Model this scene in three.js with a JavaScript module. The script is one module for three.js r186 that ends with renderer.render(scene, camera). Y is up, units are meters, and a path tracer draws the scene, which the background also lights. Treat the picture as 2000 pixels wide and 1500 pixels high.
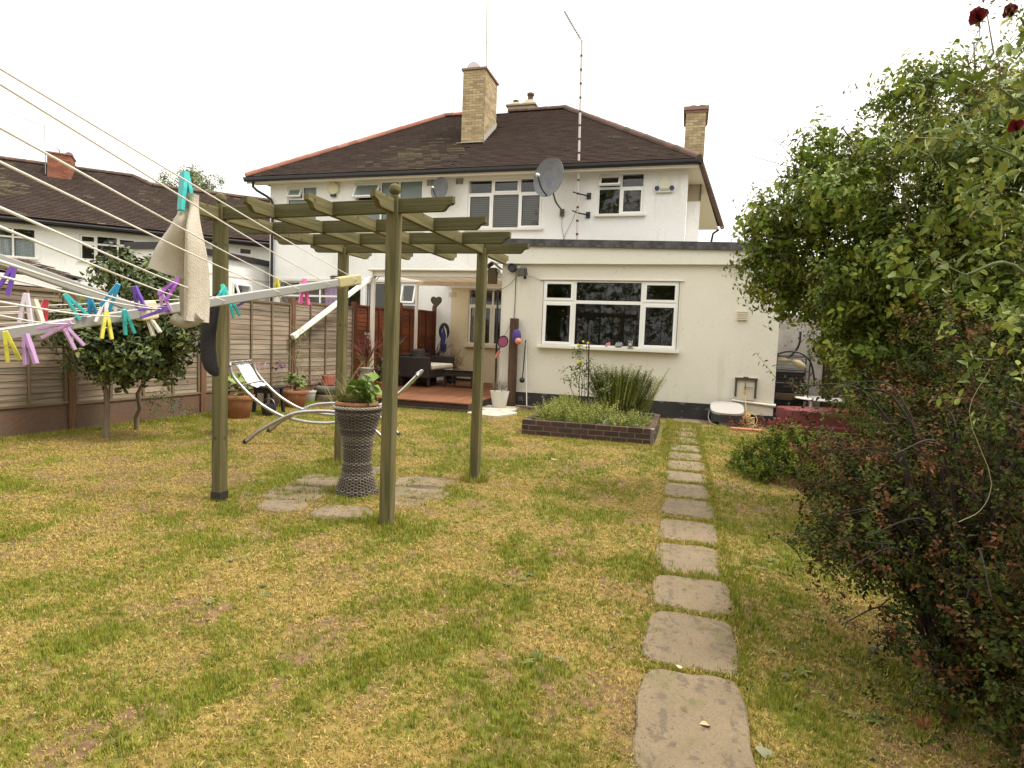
import * as THREE from 'three';
import { mergeGeometries } from 'three/addons/utils/BufferGeometryUtils.js';
import { RoundedBoxGeometry } from 'three/addons/geometries/RoundedBoxGeometry.js';

// ---------------------------------------------------------------- camera, sky, sun, exposure
// Authoring frame: X to the right along the house, Y up, D = distance away from the camera (three's -z).
const V = (x, y, d) => new THREE.Vector3(x, y, -d);
const scene = new THREE.Scene();
const camera = new THREE.PerspectiveCamera(2 * Math.atan(750 / 1190) * 180 / Math.PI, 4 / 3, 0.05, 900);
camera.position.set(0, 1.45, 0);
{
  const yaw = -0.2745, pitch = 0.0728, roll = 0.0396;
  camera.rotation.order = 'YXZ';
  camera.rotation.set(-pitch, -yaw, roll);
}
const renderer = new THREE.WebGLRenderer();
renderer.toneMapping = THREE.LinearToneMapping;
renderer.toneMappingExposure = 2.3;
renderer.shadowMap.enabled = true;
{ // bright even overcast
  const w = 64, h = 32, d = new Float32Array(w * h * 4);
  for (let j = 0; j < h; j++) {
    const el = ((j + 0.5) / h - 0.5) * Math.PI;
    const s = Math.max(0, Math.sin(el));
    const L = el > -0.02 ? 0.62 * (1 + 0.75 * s) : 0.25;
    for (let i = 0; i < w; i++) { const k = (j * w + i) * 4; d[k] = L * 1.02; d[k + 1] = L; d[k + 2] = L * 0.93; d[k + 3] = 1; }
  }
  const t = new THREE.DataTexture(d, w, h, THREE.RGBAFormat, THREE.FloatType);
  t.mapping = THREE.EquirectangularReflectionMapping; t.magFilter = THREE.LinearFilter; t.needsUpdate = true;
  scene.background = t; scene.environment = t;
}
const sun = new THREE.DirectionalLight(new THREE.Color().setRGB(1, 0.94, 0.84), 1.5);
sun.position.copy(V(8.5, 18, 8.2)); sun.target.position.copy(V(-2, 0, 7)); scene.add(sun, sun.target);
sun.castShadow = true; sun.shadow.radius = 22; sun.shadow.mapSize.set(2048, 2048);
Object.assign(sun.shadow.camera, { left: -22, right: 22, top: 22, bottom: -22, near: 1, far: 80 });

// ---------------------------------------------------------------- helpers
let seed_ = 7;
const reseed = (s) => { seed_ = s >>> 0; };
const rnd = () => { seed_ = (seed_ + 0x6D2B79F5) >>> 0; let t = seed_; t = Math.imul(t ^ (t >>> 15), t | 1); t ^= t + Math.imul(t ^ (t >>> 7), t | 61); return ((t ^ (t >>> 14)) >>> 0) / 4294967296; };
const rr = (a, b) => a + (b - a) * rnd();
const rn = () => (rnd() + rnd() + rnd() - 1.5) * 1.15;
const pick = (a) => a[Math.floor(rnd() * a.length)];
const clamp = (x, a, b) => Math.min(b, Math.max(a, x));
const lerp = (a, b, t) => a + (b - a) * t;
const sm = (a, b, x) => { const t = clamp((x - a) / (b - a), 0, 1); return t * t * (3 - 2 * t); };

const used = {};
const numbered = (n) => { const k = used[n] = (used[n] ?? -1) + 1; return k ? n + '_' + String(k).padStart(3, '0') : n; };
const bases = new WeakMap();
const baseOf = (o) => { for (let p = o; p; p = p.parent) if (bases.has(p)) return bases.get(p); return null; };
function thing(name, label, category, pos, group) {
  const o = new THREE.Group(); o.name = numbered(name); scene.add(o);
  const p = pos ?? new THREE.Vector3(); o.position.copy(p); bases.set(o, p.clone());
  o.userData = { label, category }; if (group) o.userData.group = group;
  return o;
}
function struct(name, pos) {
  const o = new THREE.Group(); o.name = numbered(name); scene.add(o); const p = pos ?? new THREE.Vector3();
  o.position.copy(p); bases.set(o, p.clone()); o.userData = { kind: 'structure' }; return o;
}
function clean(g) {
  let q = g.index ? g.toNonIndexed() : g;
  if (!q.attributes.uv) q.setAttribute('uv', new THREE.Float32BufferAttribute(new Float32Array(q.attributes.position.count * 2), 2));
  if (!q.attributes.normal) q.computeVertexNormals();
  for (const k of Object.keys(q.attributes)) if (!['position', 'normal', 'uv'].includes(k)) q.deleteAttribute(k);
  q.morphAttributes = {}; q.clearGroups();
  return q;
}
const join = (gs) => { const l = (Array.isArray(gs) ? gs.flat(3) : [gs]).filter(Boolean).map(clean); return l.length === 1 ? l[0] : mergeGeometries(l, false); };
// a part: geometry written in scene coordinates, re-based onto its thing
function part(name, gs, mat, parent, opt = {}) {
  const g = join(gs); const b = parent && baseOf(parent);
  if (b && !opt.local) g.translate(-b.x, -b.y, -b.z);
  const m = new THREE.Mesh(g, mat); m.name = name; m.castShadow = m.receiveShadow = true;
  if (opt.label) m.userData.label = opt.label;
  if (opt.stuff) m.userData.kind = 'stuff';
  parent.add(m); return m;
}
function sharedPart(name, geo, mat, parent, pos, quat) { // many alike pieces sharing one geometry
  const m = new THREE.Mesh(geo, mat); m.name = name; m.castShadow = m.receiveShadow = true;
  const b = baseOf(parent); m.position.copy(pos); if (b) m.position.sub(b); if (quat) m.quaternion.copy(quat);
  parent.add(m); return m;
}
function tagMesh(name, gs, mat, label, category, group) {
  const g = join(gs); g.computeBoundingBox(); const c = new THREE.Vector3(); g.boundingBox.getCenter(c); c.y = g.boundingBox.min.y;
  g.translate(-c.x, -c.y, -c.z);
  const m = new THREE.Mesh(g, mat); m.name = numbered(name); m.position.copy(c); m.castShadow = m.receiveShadow = true; bases.set(m, c);
  m.userData = { label, category }; if (group) m.userData.group = group; scene.add(m); return m;
}
// uv in metres by box projection; grain = axis that runs along u
function uvBox(g, grain = 'x', off = 0) {
  const q = g.index ? g.toNonIndexed() : g; const p = q.attributes.position, n = q.attributes.normal, uv = new Float32Array(p.count * 2);
  const gi = 'xyz'.indexOf(grain);
  for (let i = 0; i < p.count; i++) {
    const P = [p.getX(i), p.getY(i), p.getZ(i)], N = [Math.abs(n.getX(i)), Math.abs(n.getY(i)), Math.abs(n.getZ(i))];
    const k = N.indexOf(Math.max(...N)); let ax = [0, 1, 2].filter((a) => a !== k);
    let u = ax[0], v = ax[1]; if (v === gi) [u, v] = [v, u]; 
    if (k === gi) { u = ax[0]; v = ax[1]; }
    uv[2 * i] = P[u] + off; uv[2 * i + 1] = P[v] + off * 0.37;
  }
  q.setAttribute('uv', new THREE.Float32BufferAttribute(uv, 2)); return q;
}
function bx(x0, x1, y0, y1, d0, d1, grain = 'x') {
  const g = new THREE.BoxGeometry(Math.abs(x1 - x0), Math.abs(y1 - y0), Math.abs(d1 - d0));
  g.translate((x0 + x1) / 2, (y0 + y1) / 2, -(d0 + d1) / 2); return uvBox(g, grain);
}
function rbx(x0, x1, y0, y1, d0, d1, r = 0.005, grain = 'x', seg = 1) {
  const g = new RoundedBoxGeometry(Math.abs(x1 - x0), Math.abs(y1 - y0), Math.abs(d1 - d0), seg, r);
  g.translate((x0 + x1) / 2, (y0 + y1) / 2, -(d0 + d1) / 2); return uvBox(g, grain);
}
function frameMat(p, q, up = new THREE.Vector3(0, 1, 0)) {
  const x = q.clone().sub(p).normalize(); let z = x.clone().cross(up); if (z.lengthSq() < 1e-6) z = x.clone().cross(new THREE.Vector3(0, 0, 1)); z.normalize();
  const y = z.clone().cross(x); return new THREE.Matrix4().makeBasis(x, y, z).setPosition(p.clone().add(q).multiplyScalar(0.5));
}
// bar from p to q: height h (along up), width w
function bar(p, q, h, w, r = 0, up) {
  const L = p.distanceTo(q); let g = r ? new RoundedBoxGeometry(L, h, w, 1, r) : new THREE.BoxGeometry(L, h, w);
  g = uvBox(g, 'x', rnd() * 3); return g.applyMatrix4(frameMat(p, q, up));
}
function tube(pts, r, rs = 8, seg, closed = false) {
  const c = pts.length === 2 ? new THREE.LineCurve3(pts[0], pts[1]) : new THREE.CatmullRomCurve3(pts, closed, 'centripetal');
  return new THREE.TubeGeometry(c, seg ?? (pts.length === 2 ? 1 : pts.length * 4), r, rs, closed);
}
function taper(pts, r0, r1, rs = 6) { // tapered limb through points
  const n = pts.length, pos = [], idx = [], nor = [], uv = []; let len = 0;
  const up = new THREE.Vector3(0.3, 0.2, 1);
  for (let i = 0; i < n; i++) {
    const t = pts[Math.min(i + 1, n - 1)].clone().sub(pts[Math.max(i - 1, 0)]).normalize();
    const a = t.clone().cross(up).normalize(), b = t.clone().cross(a); const r = lerp(r0, r1, i / (n - 1));
    if (i) len += pts[i].distanceTo(pts[i - 1]);
    for (let k = 0; k <= rs; k++) { const th = k / rs * Math.PI * 2; const N = a.clone().multiplyScalar(Math.cos(th)).addScaledVector(b, Math.sin(th)); pos.push(pts[i].x + N.x * r, pts[i].y + N.y * r, pts[i].z + N.z * r); nor.push(N.x, N.y, N.z); uv.push(len, k / rs * r0 * 6); }
    if (i) for (let k = 0; k < rs; k++) { const A = (i - 1) * (rs + 1) + k, B = A + rs + 1; idx.push(A, A + 1, B, B, A + 1, B + 1); }
  }
  const g = new THREE.BufferGeometry(); g.setAttribute('position', new THREE.Float32BufferAttribute(pos, 3)); g.setAttribute('normal', new THREE.Float32BufferAttribute(nor, 3)); g.setAttribute('uv', new THREE.Float32BufferAttribute(uv, 2)); g.setIndex(idx); return g;
}
function wander(p, q, n, amp) { const o = []; for (let i = 0; i <= n; i++) { const t = i / n; const v = p.clone().lerp(q, t); const a = amp * Math.sin(Math.PI * t) + (i && i < n ? amp * 0.35 : 0); v.x += rn() * a; v.y += rn() * a * 0.6; v.z += rn() * a; o.push(v); } return o; }
const lathe = (prof, seg = 24) => new THREE.LatheGeometry(prof.map(([r, y]) => new THREE.Vector2(r, y)), seg);
const sph = (r, c, ws = 16, hs = 12) => new THREE.SphereGeometry(r, ws, hs).translate(c.x, c.y, c.z);
const disc = (r, t, seg = 20) => new THREE.CylinderGeometry(r, r, t, seg);

// ---------------------------------------------------------------- procedural textures
const hsh = (x, y, s) => { let h = Math.imul(x, 374761393) + Math.imul(y, 668265263) + Math.imul(s, 974711) | 0; h = Math.imul(h ^ (h >>> 13), 1274126177); return ((h ^ (h >>> 16)) >>> 0) / 4294967296; };
function vn(x, y, px, py, s) { // value noise, tiling with periods px, py
  const xi = Math.floor(x), yi = Math.floor(y), fx = x - xi, fy = y - yi; const w = (a, p) => p ? ((a % p) + p) % p : a;
  const u = fx * fx * (3 - 2 * fx), v = fy * fy * (3 - 2 * fy); const x0 = w(xi, px), x1 = w(xi + 1, px), y0 = w(yi, py), y1 = w(yi + 1, py);
  return lerp(lerp(hsh(x0, y0, s), hsh(x1, y0, s), u), lerp(hsh(x0, y1, s), hsh(x1, y1, s), u), v);
}
function fbm(u, v, fx, fy, oct, s, gain = 0.5) { let a = 1, t = 0, m = 0; for (let o = 0; o < oct; o++) { t += a * vn(u * fx, v * fy, fx, fy, s + o * 17); m += a; a *= gain; fx *= 2; fy *= 2; } return t / m; }
const toS = (c) => { c = clamp(c, 0, 1); return 255 * (c <= 0.0031308 ? 12.92 * c : 1.055 * Math.pow(c, 1 / 2.4) - 0.055); };
function tex(w, h, size, fn, srgb = true) { // size = metres covered by one repeat
  const d = new Uint8Array(w * h * 4);
  for (let j = 0; j < h; j++) for (let i = 0; i < w; i++) { const c = fn((i + 0.5) / w, (j + 0.5) / h), k = (j * w + i) * 4; if (srgb) { d[k] = toS(c[0]); d[k + 1] = toS(c[1]); d[k + 2] = toS(c[2]); } else d[k] = d[k + 1] = d[k + 2] = clamp(c, 0, 1) * 255; d[k + 3] = 255; }
  const t = new THREE.DataTexture(d, w, h, THREE.RGBAFormat); t.wrapS = t.wrapT = THREE.RepeatWrapping; t.magFilter = THREE.LinearFilter; t.minFilter = THREE.LinearMipmapLinearFilter; t.generateMipmaps = true; t.anisotropy = 8;
  if (srgb) t.colorSpace = THREE.SRGBColorSpace; if (size) t.repeat.set(1 / (size[0] ?? size), 1 / (size[1] ?? size)); t.needsUpdate = true; return t;
}
const mix3 = (a, b, t) => [lerp(a[0], b[0], t), lerp(a[1], b[1], t), lerp(a[2], b[2], t)];
const mul3 = (a, k) => [a[0] * k, a[1] * k, a[2] * k];
function woodTex(a, b, c, s, knots = 0.6) { // u along the grain
  return tex(512, 256, [1.6, 0.28], (u, v) => {
    const warp = (fbm(u, v, 3, 4, 3, s) - 0.5) * 0.25; const g = fbm(u, v + warp, 2, 26, 4, s + 5, 0.6); const fine = fbm(u, v, 6, 90, 2, s + 9);
    let k = mix3(a, b, sm(0.3, 0.7, g)); k = mix3(k, c, sm(0.55, 0.8, fbm(u, v, 3, 3, 4, s + 31)) * 0.6); k = mul3(k, 0.82 + 0.36 * fine);
    const kx = (u * 3) % 1 - 0.5, ky = (v * 1) % 1 - 0.45; const ki = Math.floor(u * 3); if (hsh(ki, 1, s) < knots) { const dd = Math.hypot(kx * 2.2 - 0.4 * (hsh(ki, 2, s) - .5), (ky + 0.5 * (hsh(ki, 3, s) - .5)) * 1.2); k = mul3(k, 1 - 0.55 * (1 - sm(0.03, 0.09, dd))); }
    return k;
  });
}
const grainBump = (s) => tex(256, 256, [1.2, 0.25], (u, v) => fbm(u, v, 2, 40, 3, s, 0.65), false);
const speck = (a, b, s, size = 0.5, f = 10) => tex(256, 256, size, (u, v) => mul3(mix3(a, b, sm(0.3, 0.7, fbm(u, v, f, f, 4, s))), 0.9 + 0.2 * hsh(Math.floor(u * 256), Math.floor(v * 256), s)));
const noiseBump = (s, size = 0.25, f = 16, oct = 3) => tex(256, 256, size, (u, v) => fbm(u, v, f, f, oct, s, 0.6), false);

const std = (rgb, rough = 0.8, o = {}) => { const m = new THREE.MeshStandardMaterial({ roughness: rough, metalness: 0, ...o }); m.color.setRGB(...rgb); return m; };
const W1 = [1, 1, 1];
const dull = (rgb, rough = 0.9, o = {}) => { const m = new THREE.MeshPhysicalMaterial({ roughness: rough, metalness: 0, specularIntensity: 0.3, ...o }); m.color.setRGB(...rgb); return m; };
const bumpFine = noiseBump(3, 0.12, 24, 3), bumpCoarse = noiseBump(11, 0.6, 20, 4), grainB = grainBump(21);
const M = {};
// painted render: cream-white with thin grey-brown run marks, dots of algae and dabs of newer paint
const renderTex = (a, b, s) => tex(1024, 1024, [4.3, 3.7], (u, v) => {
  const big = fbm(u, v, 3, 3, 4, s), st = sm(0.62, 0.82, fbm(u, v, 44, 3, 3, s + 3)) * sm(0.45, 0.7, fbm(u, v, 5, 4, 2, s + 8)), dots = sm(0.80, 0.84, fbm(u, v, 120, 120, 2, s + 6)) * sm(0.5, 0.6, fbm(u, v, 6, 6, 2, s + 12));
  let k = mix3(a, b, sm(0.35, 0.75, big) * 0.7 + st * 0.8); k = mul3(k, 1 - 0.2 * dots); return mul3(k, 0.97 + 0.05 * fbm(u, v, 90, 90, 2, s + 44));
});
M.houseWhite = std(W1, 0.85, { map: renderTex([0.86, 0.85, 0.84], [0.77, 0.75, 0.72], 41), bumpMap: bumpCoarse, bumpScale: 0.006 });
M.extCream = std(W1, 0.8, { map: renderTex([0.74, 0.7, 0.61], [0.66, 0.62, 0.53], 43), bumpMap: bumpCoarse, bumpScale: 0.0018 });
M.extFascia = std(W1, 0.7, { map: renderTex([0.79, 0.76, 0.69], [0.73, 0.7, 0.62], 45), bumpMap: bumpFine, bumpScale: 0.0006 });
M.patioCream = std(W1, 0.8, { map: renderTex([0.72, 0.61, 0.42], [0.66, 0.55, 0.38], 47), bumpMap: bumpCoarse, bumpScale: 0.003 });
M.upvc = std([0.83, 0.82, 0.79], 0.35);
M.upvcOld = std([0.76, 0.73, 0.66], 0.5);
M.blackPlinth = std(W1, 0.75, { map: tex(512, 256, [2.4, 1.0], (u, v) => { const f = fbm(u, v, 8, 5, 5, 51); const chip = sm(0.62, 0.7, fbm(u, v, 18, 9, 4, 53)); return mix3(mix3([0.012, 0.012, 0.014], [0.04, 0.035, 0.034], f), [0.2, 0.18, 0.16], chip * 0.55); }), bumpMap: bumpCoarse, bumpScale: 0.006 });
M.felt = std(W1, 0.85, { map: speck([0.05, 0.047, 0.05], [0.1, 0.095, 0.1], 57, 0.6, 8) });
M.gutter = std([0.014, 0.012, 0.014], 0.45); M.gutterBrown = std([0.055, 0.03, 0.026], 0.6);
M.soffit = std([0.66, 0.6, 0.5], 0.7);
M.glass = new THREE.MeshPhysicalMaterial({ color: 0xffffff, roughness: 0.0, metalness: 0, transmission: 1, thickness: 0, ior: 1.65 });
M.frosted = new THREE.MeshPhysicalMaterial({ color: 0xcfe6e6, roughness: 0.35, metalness: 0, transmission: 0.75, thickness: 0, ior: 1.45 });
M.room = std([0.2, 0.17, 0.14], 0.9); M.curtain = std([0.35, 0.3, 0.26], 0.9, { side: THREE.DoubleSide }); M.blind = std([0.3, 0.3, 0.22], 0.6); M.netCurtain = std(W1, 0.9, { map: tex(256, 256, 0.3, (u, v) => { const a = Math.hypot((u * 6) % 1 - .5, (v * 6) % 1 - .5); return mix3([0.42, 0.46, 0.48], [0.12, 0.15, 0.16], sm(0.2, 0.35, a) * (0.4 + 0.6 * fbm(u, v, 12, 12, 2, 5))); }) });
const pergA = woodTex([0.20, 0.185, 0.085], [0.30, 0.27, 0.135], [0.12, 0.125, 0.055], 61), pergB = woodTex([0.14, 0.135, 0.06], [0.22, 0.2, 0.1], [0.085, 0.095, 0.04], 63);
M.pergola = std([0.58, 0.54, 0.45], 0.9, { map: pergA, bumpMap: grainB, bumpScale: 0.0025 }); M.pergolaDark = std([0.58, 0.54, 0.45], 0.9, { map: pergB, bumpMap: grainB, bumpScale: 0.0025 });
const slatT = [woodTex([0.26, 0.2, 0.135], [0.36, 0.29, 0.2], [0.18, 0.15, 0.1], 71), woodTex([0.22, 0.165, 0.11], [0.31, 0.245, 0.17], [0.14, 0.12, 0.07], 73)];
const fenceTone = [[.93, .94, 1.04], [0.8, 0.81, 0.88], [1.02, 1.0, 1.06], [0.88, 0.84, 0.88]];
M.slats = fenceTone.flatMap((c) => slatT.map((t) => std(c, 0.9, { map: t, bumpMap: grainB, bumpScale: 0.004 })));
M.stained = [[0.2, 0.062, 0.026], [0.16, 0.05, 0.022], [0.24, 0.082, 0.035]].map((c) => std(c.map((x) => x * 2.3), 0.75, { map: slatT[0], bumpMap: grainB, bumpScale: 0.003 }));
M.post = std([0.62, 0.4, 0.3], 0.9, { map: slatT[1], bumpMap: grainB, bumpScale: 0.003 });
M.batten = std([0.75, 0.68, 0.6], 0.9, { map: slatT[1], bumpMap: grainB, bumpScale: 0.003 });
M.gravelBoard = std(W1, 0.95, { map: tex(512, 256, [1.9, 0.6], (u, v) => mul3(mix3([0.17, 0.095, 0.06], [0.14, 0.1, 0.07], sm(0.35, 0.65, fbm(u, v, 6, 3, 4, 77))), 0.85 + 0.3 * fbm(u, v, 60, 30, 2, 79))), bumpMap: bumpFine, bumpScale: 0.003 });
M.deck = [0, 1, 2].map((i) => std([[.66, .64, .62], [0.55, 0.53, 0.51], [.76, .74, .71]][i], 0.6, { map: woodTex([0.26, 0.095, 0.04], [0.37, 0.15, 0.065], [0.17, 0.06, 0.03], 81 + i), bumpMap: grainB, bumpScale: 0.002 }));
M.deckEdge = std([0.05, 0.032, 0.025], 0.9, { bumpMap: grainB, bumpScale: 0.003 });
const slabMap = (s) => tex(768, 768, 0.62, (u, v) => { const a = fbm(u, v, 4, 4, 5, s), l = sm(0.56, 0.7, fbm(u, v, 17, 13, 4, s + 3)), m = sm(0.56, 0.75, fbm(u, v, 5, 5, 4, s + 7)); let k = mix3([0.19, 0.142, 0.086], [0.275, 0.205, 0.128], a); k = mix3(k, [0.11, 0.085, 0.06], l * 0.6); k = mix3(k, [0.17, 0.15, 0.055], m * 0.5); return mul3(k, (0.8 + 0.4 * fbm(u, v, 70, 70, 3, s + 21, .7)) * (1 - .4 * sm(.78, .84, fbm(u, v, 60, 50, 2, s + 25)))); });
M.slab = [91, 95].map((s) => std(W1, 0.92, { map: slabMap(s), bumpMap: bumpFine, bumpScale: 0.006 }));
M.concrete = std(W1, 0.9, { map: speck([0.42, 0.38, 0.31], [0.53, 0.49, 0.41], 97, 0.7, 8), bumpMap: bumpFine, bumpScale: 0.002 });
M.bark = std(W1, 0.95, { map: tex(256, 256, [0.5, 0.12], (u, v) => mul3(mix3([0.13, 0.1, 0.07], [0.3, 0.24, 0.17], fbm(u, v, 4, 10, 4, 101)), 1)), bumpMap: grainB, bumpScale: 0.004 });
M.twig = std([0.09, 0.055, 0.035], 0.9); M.twigDark = std([0.035, 0.022, 0.02], 0.9);
M.terracotta = std(W1, 0.85, { map: speck([0.29, 0.115, 0.055], [0.37, 0.175, 0.095], 103, 0.4, 6) });
M.soil = std([0.06, 0.042, 0.028], 1, { bumpMap: bumpFine, bumpScale: 0.006 });
const brickT = speck([0.8, 0.8, 0.8], [1, 1, 1], 107, 0.3, 14);
M.brickDark = [[0.085, 0.045, 0.034], [0.065, 0.036, 0.029], [0.105, 0.055, 0.04], [0.075, 0.048, 0.038]].map((c) => std(c, 0.92, { map: brickT, bumpMap: bumpFine, bumpScale: 0.004 }));
M.brickBuff = [[0.5, 0.385, 0.225], [0.44, 0.33, 0.185], [0.56, 0.44, 0.27], [0.46, 0.345, 0.19], [0.37, 0.275, 0.16]].map((c) => std(c, 0.92, { map: brickT, bumpMap: bumpFine, bumpScale: 0.004 }));
M.brickRed = [[0.3, 0.1, 0.06], [0.24, 0.085, 0.055], [0.34, 0.13, 0.075]].map((c) => std(c, 0.92, { map: brickT, bumpMap: bumpFine, bumpScale: 0.004 }));
M.mortar = std([0.36, 0.3, 0.21], 0.95); M.mortarDark = std([0.2, 0.165, 0.135], 0.95); M.mortarRed = std([0.26, 0.16, 0.11], 0.95);
M.lead = std([0.42, 0.4, 0.37], 0.6); M.capTile = std([0.27, 0.16, 0.14], 0.85);
M.tile = [[0.06, 0.041, 0.034], [0.05, 0.034, 0.029], [0.072, 0.049, 0.041], [0.062, 0.045, 0.036], [0.1, 0.082, 0.052]].map((c) => dull(c, 1, { map: brickT, bumpMap: bumpFine, bumpScale: 0.003 }));
M.tileInst = dull(W1, 1, { map: brickT, bumpMap: bumpFine, bumpScale: 0.003 });
M.underlay = std([0.02, 0.015, 0.013], 0.95);
M.hipRed = [[0.36, 0.15, 0.1], [0.3, 0.12, 0.085], [0.42, 0.19, 0.13]].map((c) => std(c, 0.85, { map: brickT }));
M.hipBrown = [[0.12, 0.07, 0.055], [0.15, 0.085, 0.065], [0.1, 0.065, 0.05]].map((c) => std(c, 0.9, { map: brickT }));
M.alu = std([0.5, 0.5, 0.5], 0.3, { metalness: 0.9 }); M.aluBrush = std([0.36, 0.35, 0.33], 0.42, { metalness: 0.4 }); M.steel = std([0.4, 0.39, 0.39], 0.33, { metalness: 0.9 });
M.line = std([0.8, 0.76, 0.72], 0.6); M.chrome = std([0.6, 0.6, 0.6], 0.3, { metalness: 0.9 });
M.black = std([0.015, 0.015, 0.016], 0.5); M.blackWire = std([0.02, 0.02, 0.02], 0.5); M.rattan = std([0.028, 0.02, 0.017], 0.5); M.whitePl = std([0.8, 0.79, 0.75], 0.45); M.whiteWood = std([0.74, 0.7, 0.63], 0.7, { bumpMap: grainB, bumpScale: 0.001 });
// ---------------------------------------------------------------- ground, lawn, path
const wn = (x, y, s) => vn(x + 100, y + 100, 0, 0, s);
const wf = (x, y, s) => (wn(x, y, s) + 0.5 * wn(x * 2.1, y * 2.1, s + 7) + 0.25 * wn(x * 4.3, y * 4.3, s + 13)) / 1.75;
// how green the turf is at a place (0 straw, 1 lush) and how bare
const green = (X, D) => clamp(0.06 + sm(0.32, 0.68, wf(X * 2.1, D * 1.7, 201)) * 0.62 + 0.45 * sm(0.42, 0.66, wf(X * 6.3, D * 5.1, 205)) - 0.4 * sm(0.48, 0.66, wf(X * 1.3 + 3, D * 1.1, 207)), 0, 1);
const bare = (X, D) => sm(0.55, 0.68, wf(X * 3.1 + 9, D * 2.8, 211)) * 0.75 + sm(.62, .7, wf(X * 9, D * 8, 213)) * .5 + sm(0.6, 1.7, X) * sm(7.5, 4, D) * 0.45 * sm(0.35, 0.6, wf(X * 3, D * 3, 215));
const gy = (X, D) => 0.026 * (wf(X * 1.7, D * 1.7, 241) - 0.5) + 0.001;
const slabZ = [[2.0, 2.72], [2.77, 3.34], [3.4, 3.88], [3.94, 4.53], [4.62, 5.15], [5.33, 5.92], [5.98, 6.55], [6.68, 7.22], [7.34, 7.88], [8.0, 8.5], [8.66, 9.2], [9.36, 9.9], [10.1, 10.6], [10.8, 11.3]];
const pavers = [[-2.57, 4.27, 0.24], [-3.27, 4.64, 0.28], [-3.14, 4.27, 0.2], [-3.36, 5.13, 0.25], [-2.42, 5.48, 0.29], [-2.3, 5.12, 0.29], [-2.27, 4.8, 0.18], [-3.06, 5.77, 0.2]];
const slabX = (D) => 0.125 - 0.008 * (D - 2);
const onSlab = (X, D, m = 0) => slabZ.some(([a, b]) => D > a + m && D < b - m && Math.abs(X - slabX((a + b) / 2)) < 0.212 - m) || pavers.some(([x, d, r]) => Math.hypot((X - x), (D - d) * 1.1) < r - m);
{
  const g = new THREE.PlaneGeometry(700, 700).rotateX(-Math.PI / 2); uvBox(g);
  const m = part('ground', uvBox(g), std(W1, 1, { map: speck([0.1, 0.1, 0.04], [0.2, 0.16, 0.08], 221, 2.5, 10) }), scene); m.userData.kind = 'structure'; m.position.y = -0.03;
}
{
  const X0 = -8.1, X1 = 3.4, D0 = -0.5, D1 = 12.7, N = 1536;
  const t = tex(N, N, 0, (u, v) => {
    const X = lerp(X0, X1, u), D = lerp(D0, D1, v), g = green(X, D), b = bare(X, D), f = wn(X * 60, D * 60, 231), f2 = wn(X * 17, D * 17, 233);
    let k = mix3([0.25, 0.165, 0.045], [0.14, 0.15, 0.016], clamp(g * 0.9 + (f2 - 0.5) * 0.5, 0, 1)); k = mix3(k, [0.17, 0.1, 0.05], clamp(b * (0.4 + f2), 0, 1)); return mul3(k, 0.55 + 0.7 * f);
  });
  t.wrapS = t.wrapT = THREE.ClampToEdgeWrapping; t.repeat.set(1, 1);
  const nx = 92, nd = 106, g = new THREE.PlaneGeometry(X1 - X0, D1 - D0, nx, nd).rotateX(-Math.PI / 2); g.translate((X0 + X1) / 2, 0, -(D0 + D1) / 2);
  const p = g.attributes.position; for (let i = 0; i < p.count; i++) p.setY(i, gy(p.getX(i), -p.getZ(i)));
  g.computeVertexNormals();
  const m = part('lawn', g, std(W1, 1, { map: t, bumpMap: noiseBump(19, 0.5, 40, 3), bumpScale: 0.02 }), scene); m.userData.kind = 'structure';
}
function slabGeo(w, d, th, round, s) { // worn flag: wobbly outline, eased edge
  reseed(s); const pts = [], n = 44, ph = rnd() * 6, ph2 = rnd() * 6; for (let i = 0; i < n; i++) { const a = i / n * Math.PI * 2; const c = Math.cos(a), q = Math.sin(a); const e = round ? 2.3 : 7; const r = 1 / Math.pow(Math.pow(Math.abs(c), e) + Math.pow(Math.abs(q), e), 1 / e); const wb = 1 + .022 * Math.sin(a * 3 + ph) + .018 * Math.sin(a * 7 + ph2) + rr(-.012, .01); pts.push(new THREE.Vector2(c * r * w / 2 * wb, q * r * d / 2 * wb)); }
  const sh = new THREE.Shape(); sh.setFromPoints(pts); const g = new THREE.ExtrudeGeometry(sh, { depth: th, bevelEnabled: true, bevelThickness: 0.008, bevelSize: 0.008, bevelSegments: 1, steps: 1 }); g.rotateX(-Math.PI / 2); return g;
}
const path = struct('path', V(0.1, 0, 2));
slabZ.forEach(([a, b], i) => {
  const g = slabGeo(0.405 + (i % 3) * 0.012, b - a - 0.02, 0.05, false, 300 + i); g.rotateZ(rr(-0.012, 0.012)); g.rotateX(rr(-0.012, 0.012)); g.rotateY(rr(-0.05, 0.05));
  g.translate(slabX((a + b) / 2) + rr(-0.015, 0.015), -0.042 - 0.003 * (i % 2), -(a + b) / 2); part('slab', uvBox(g), M.slab[i % 2], path);
});
const ring = struct('paving', V(-2.8, 0, 4.8));
pavers.forEach(([x, d, r], i) => { const g = slabGeo(r * 2, r * 1.75, 0.05, true, 340 + i); g.translate(x, -0.046, -d); part('paver', uvBox(g), M.slab[(i + 1) % 2], ring); });
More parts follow.
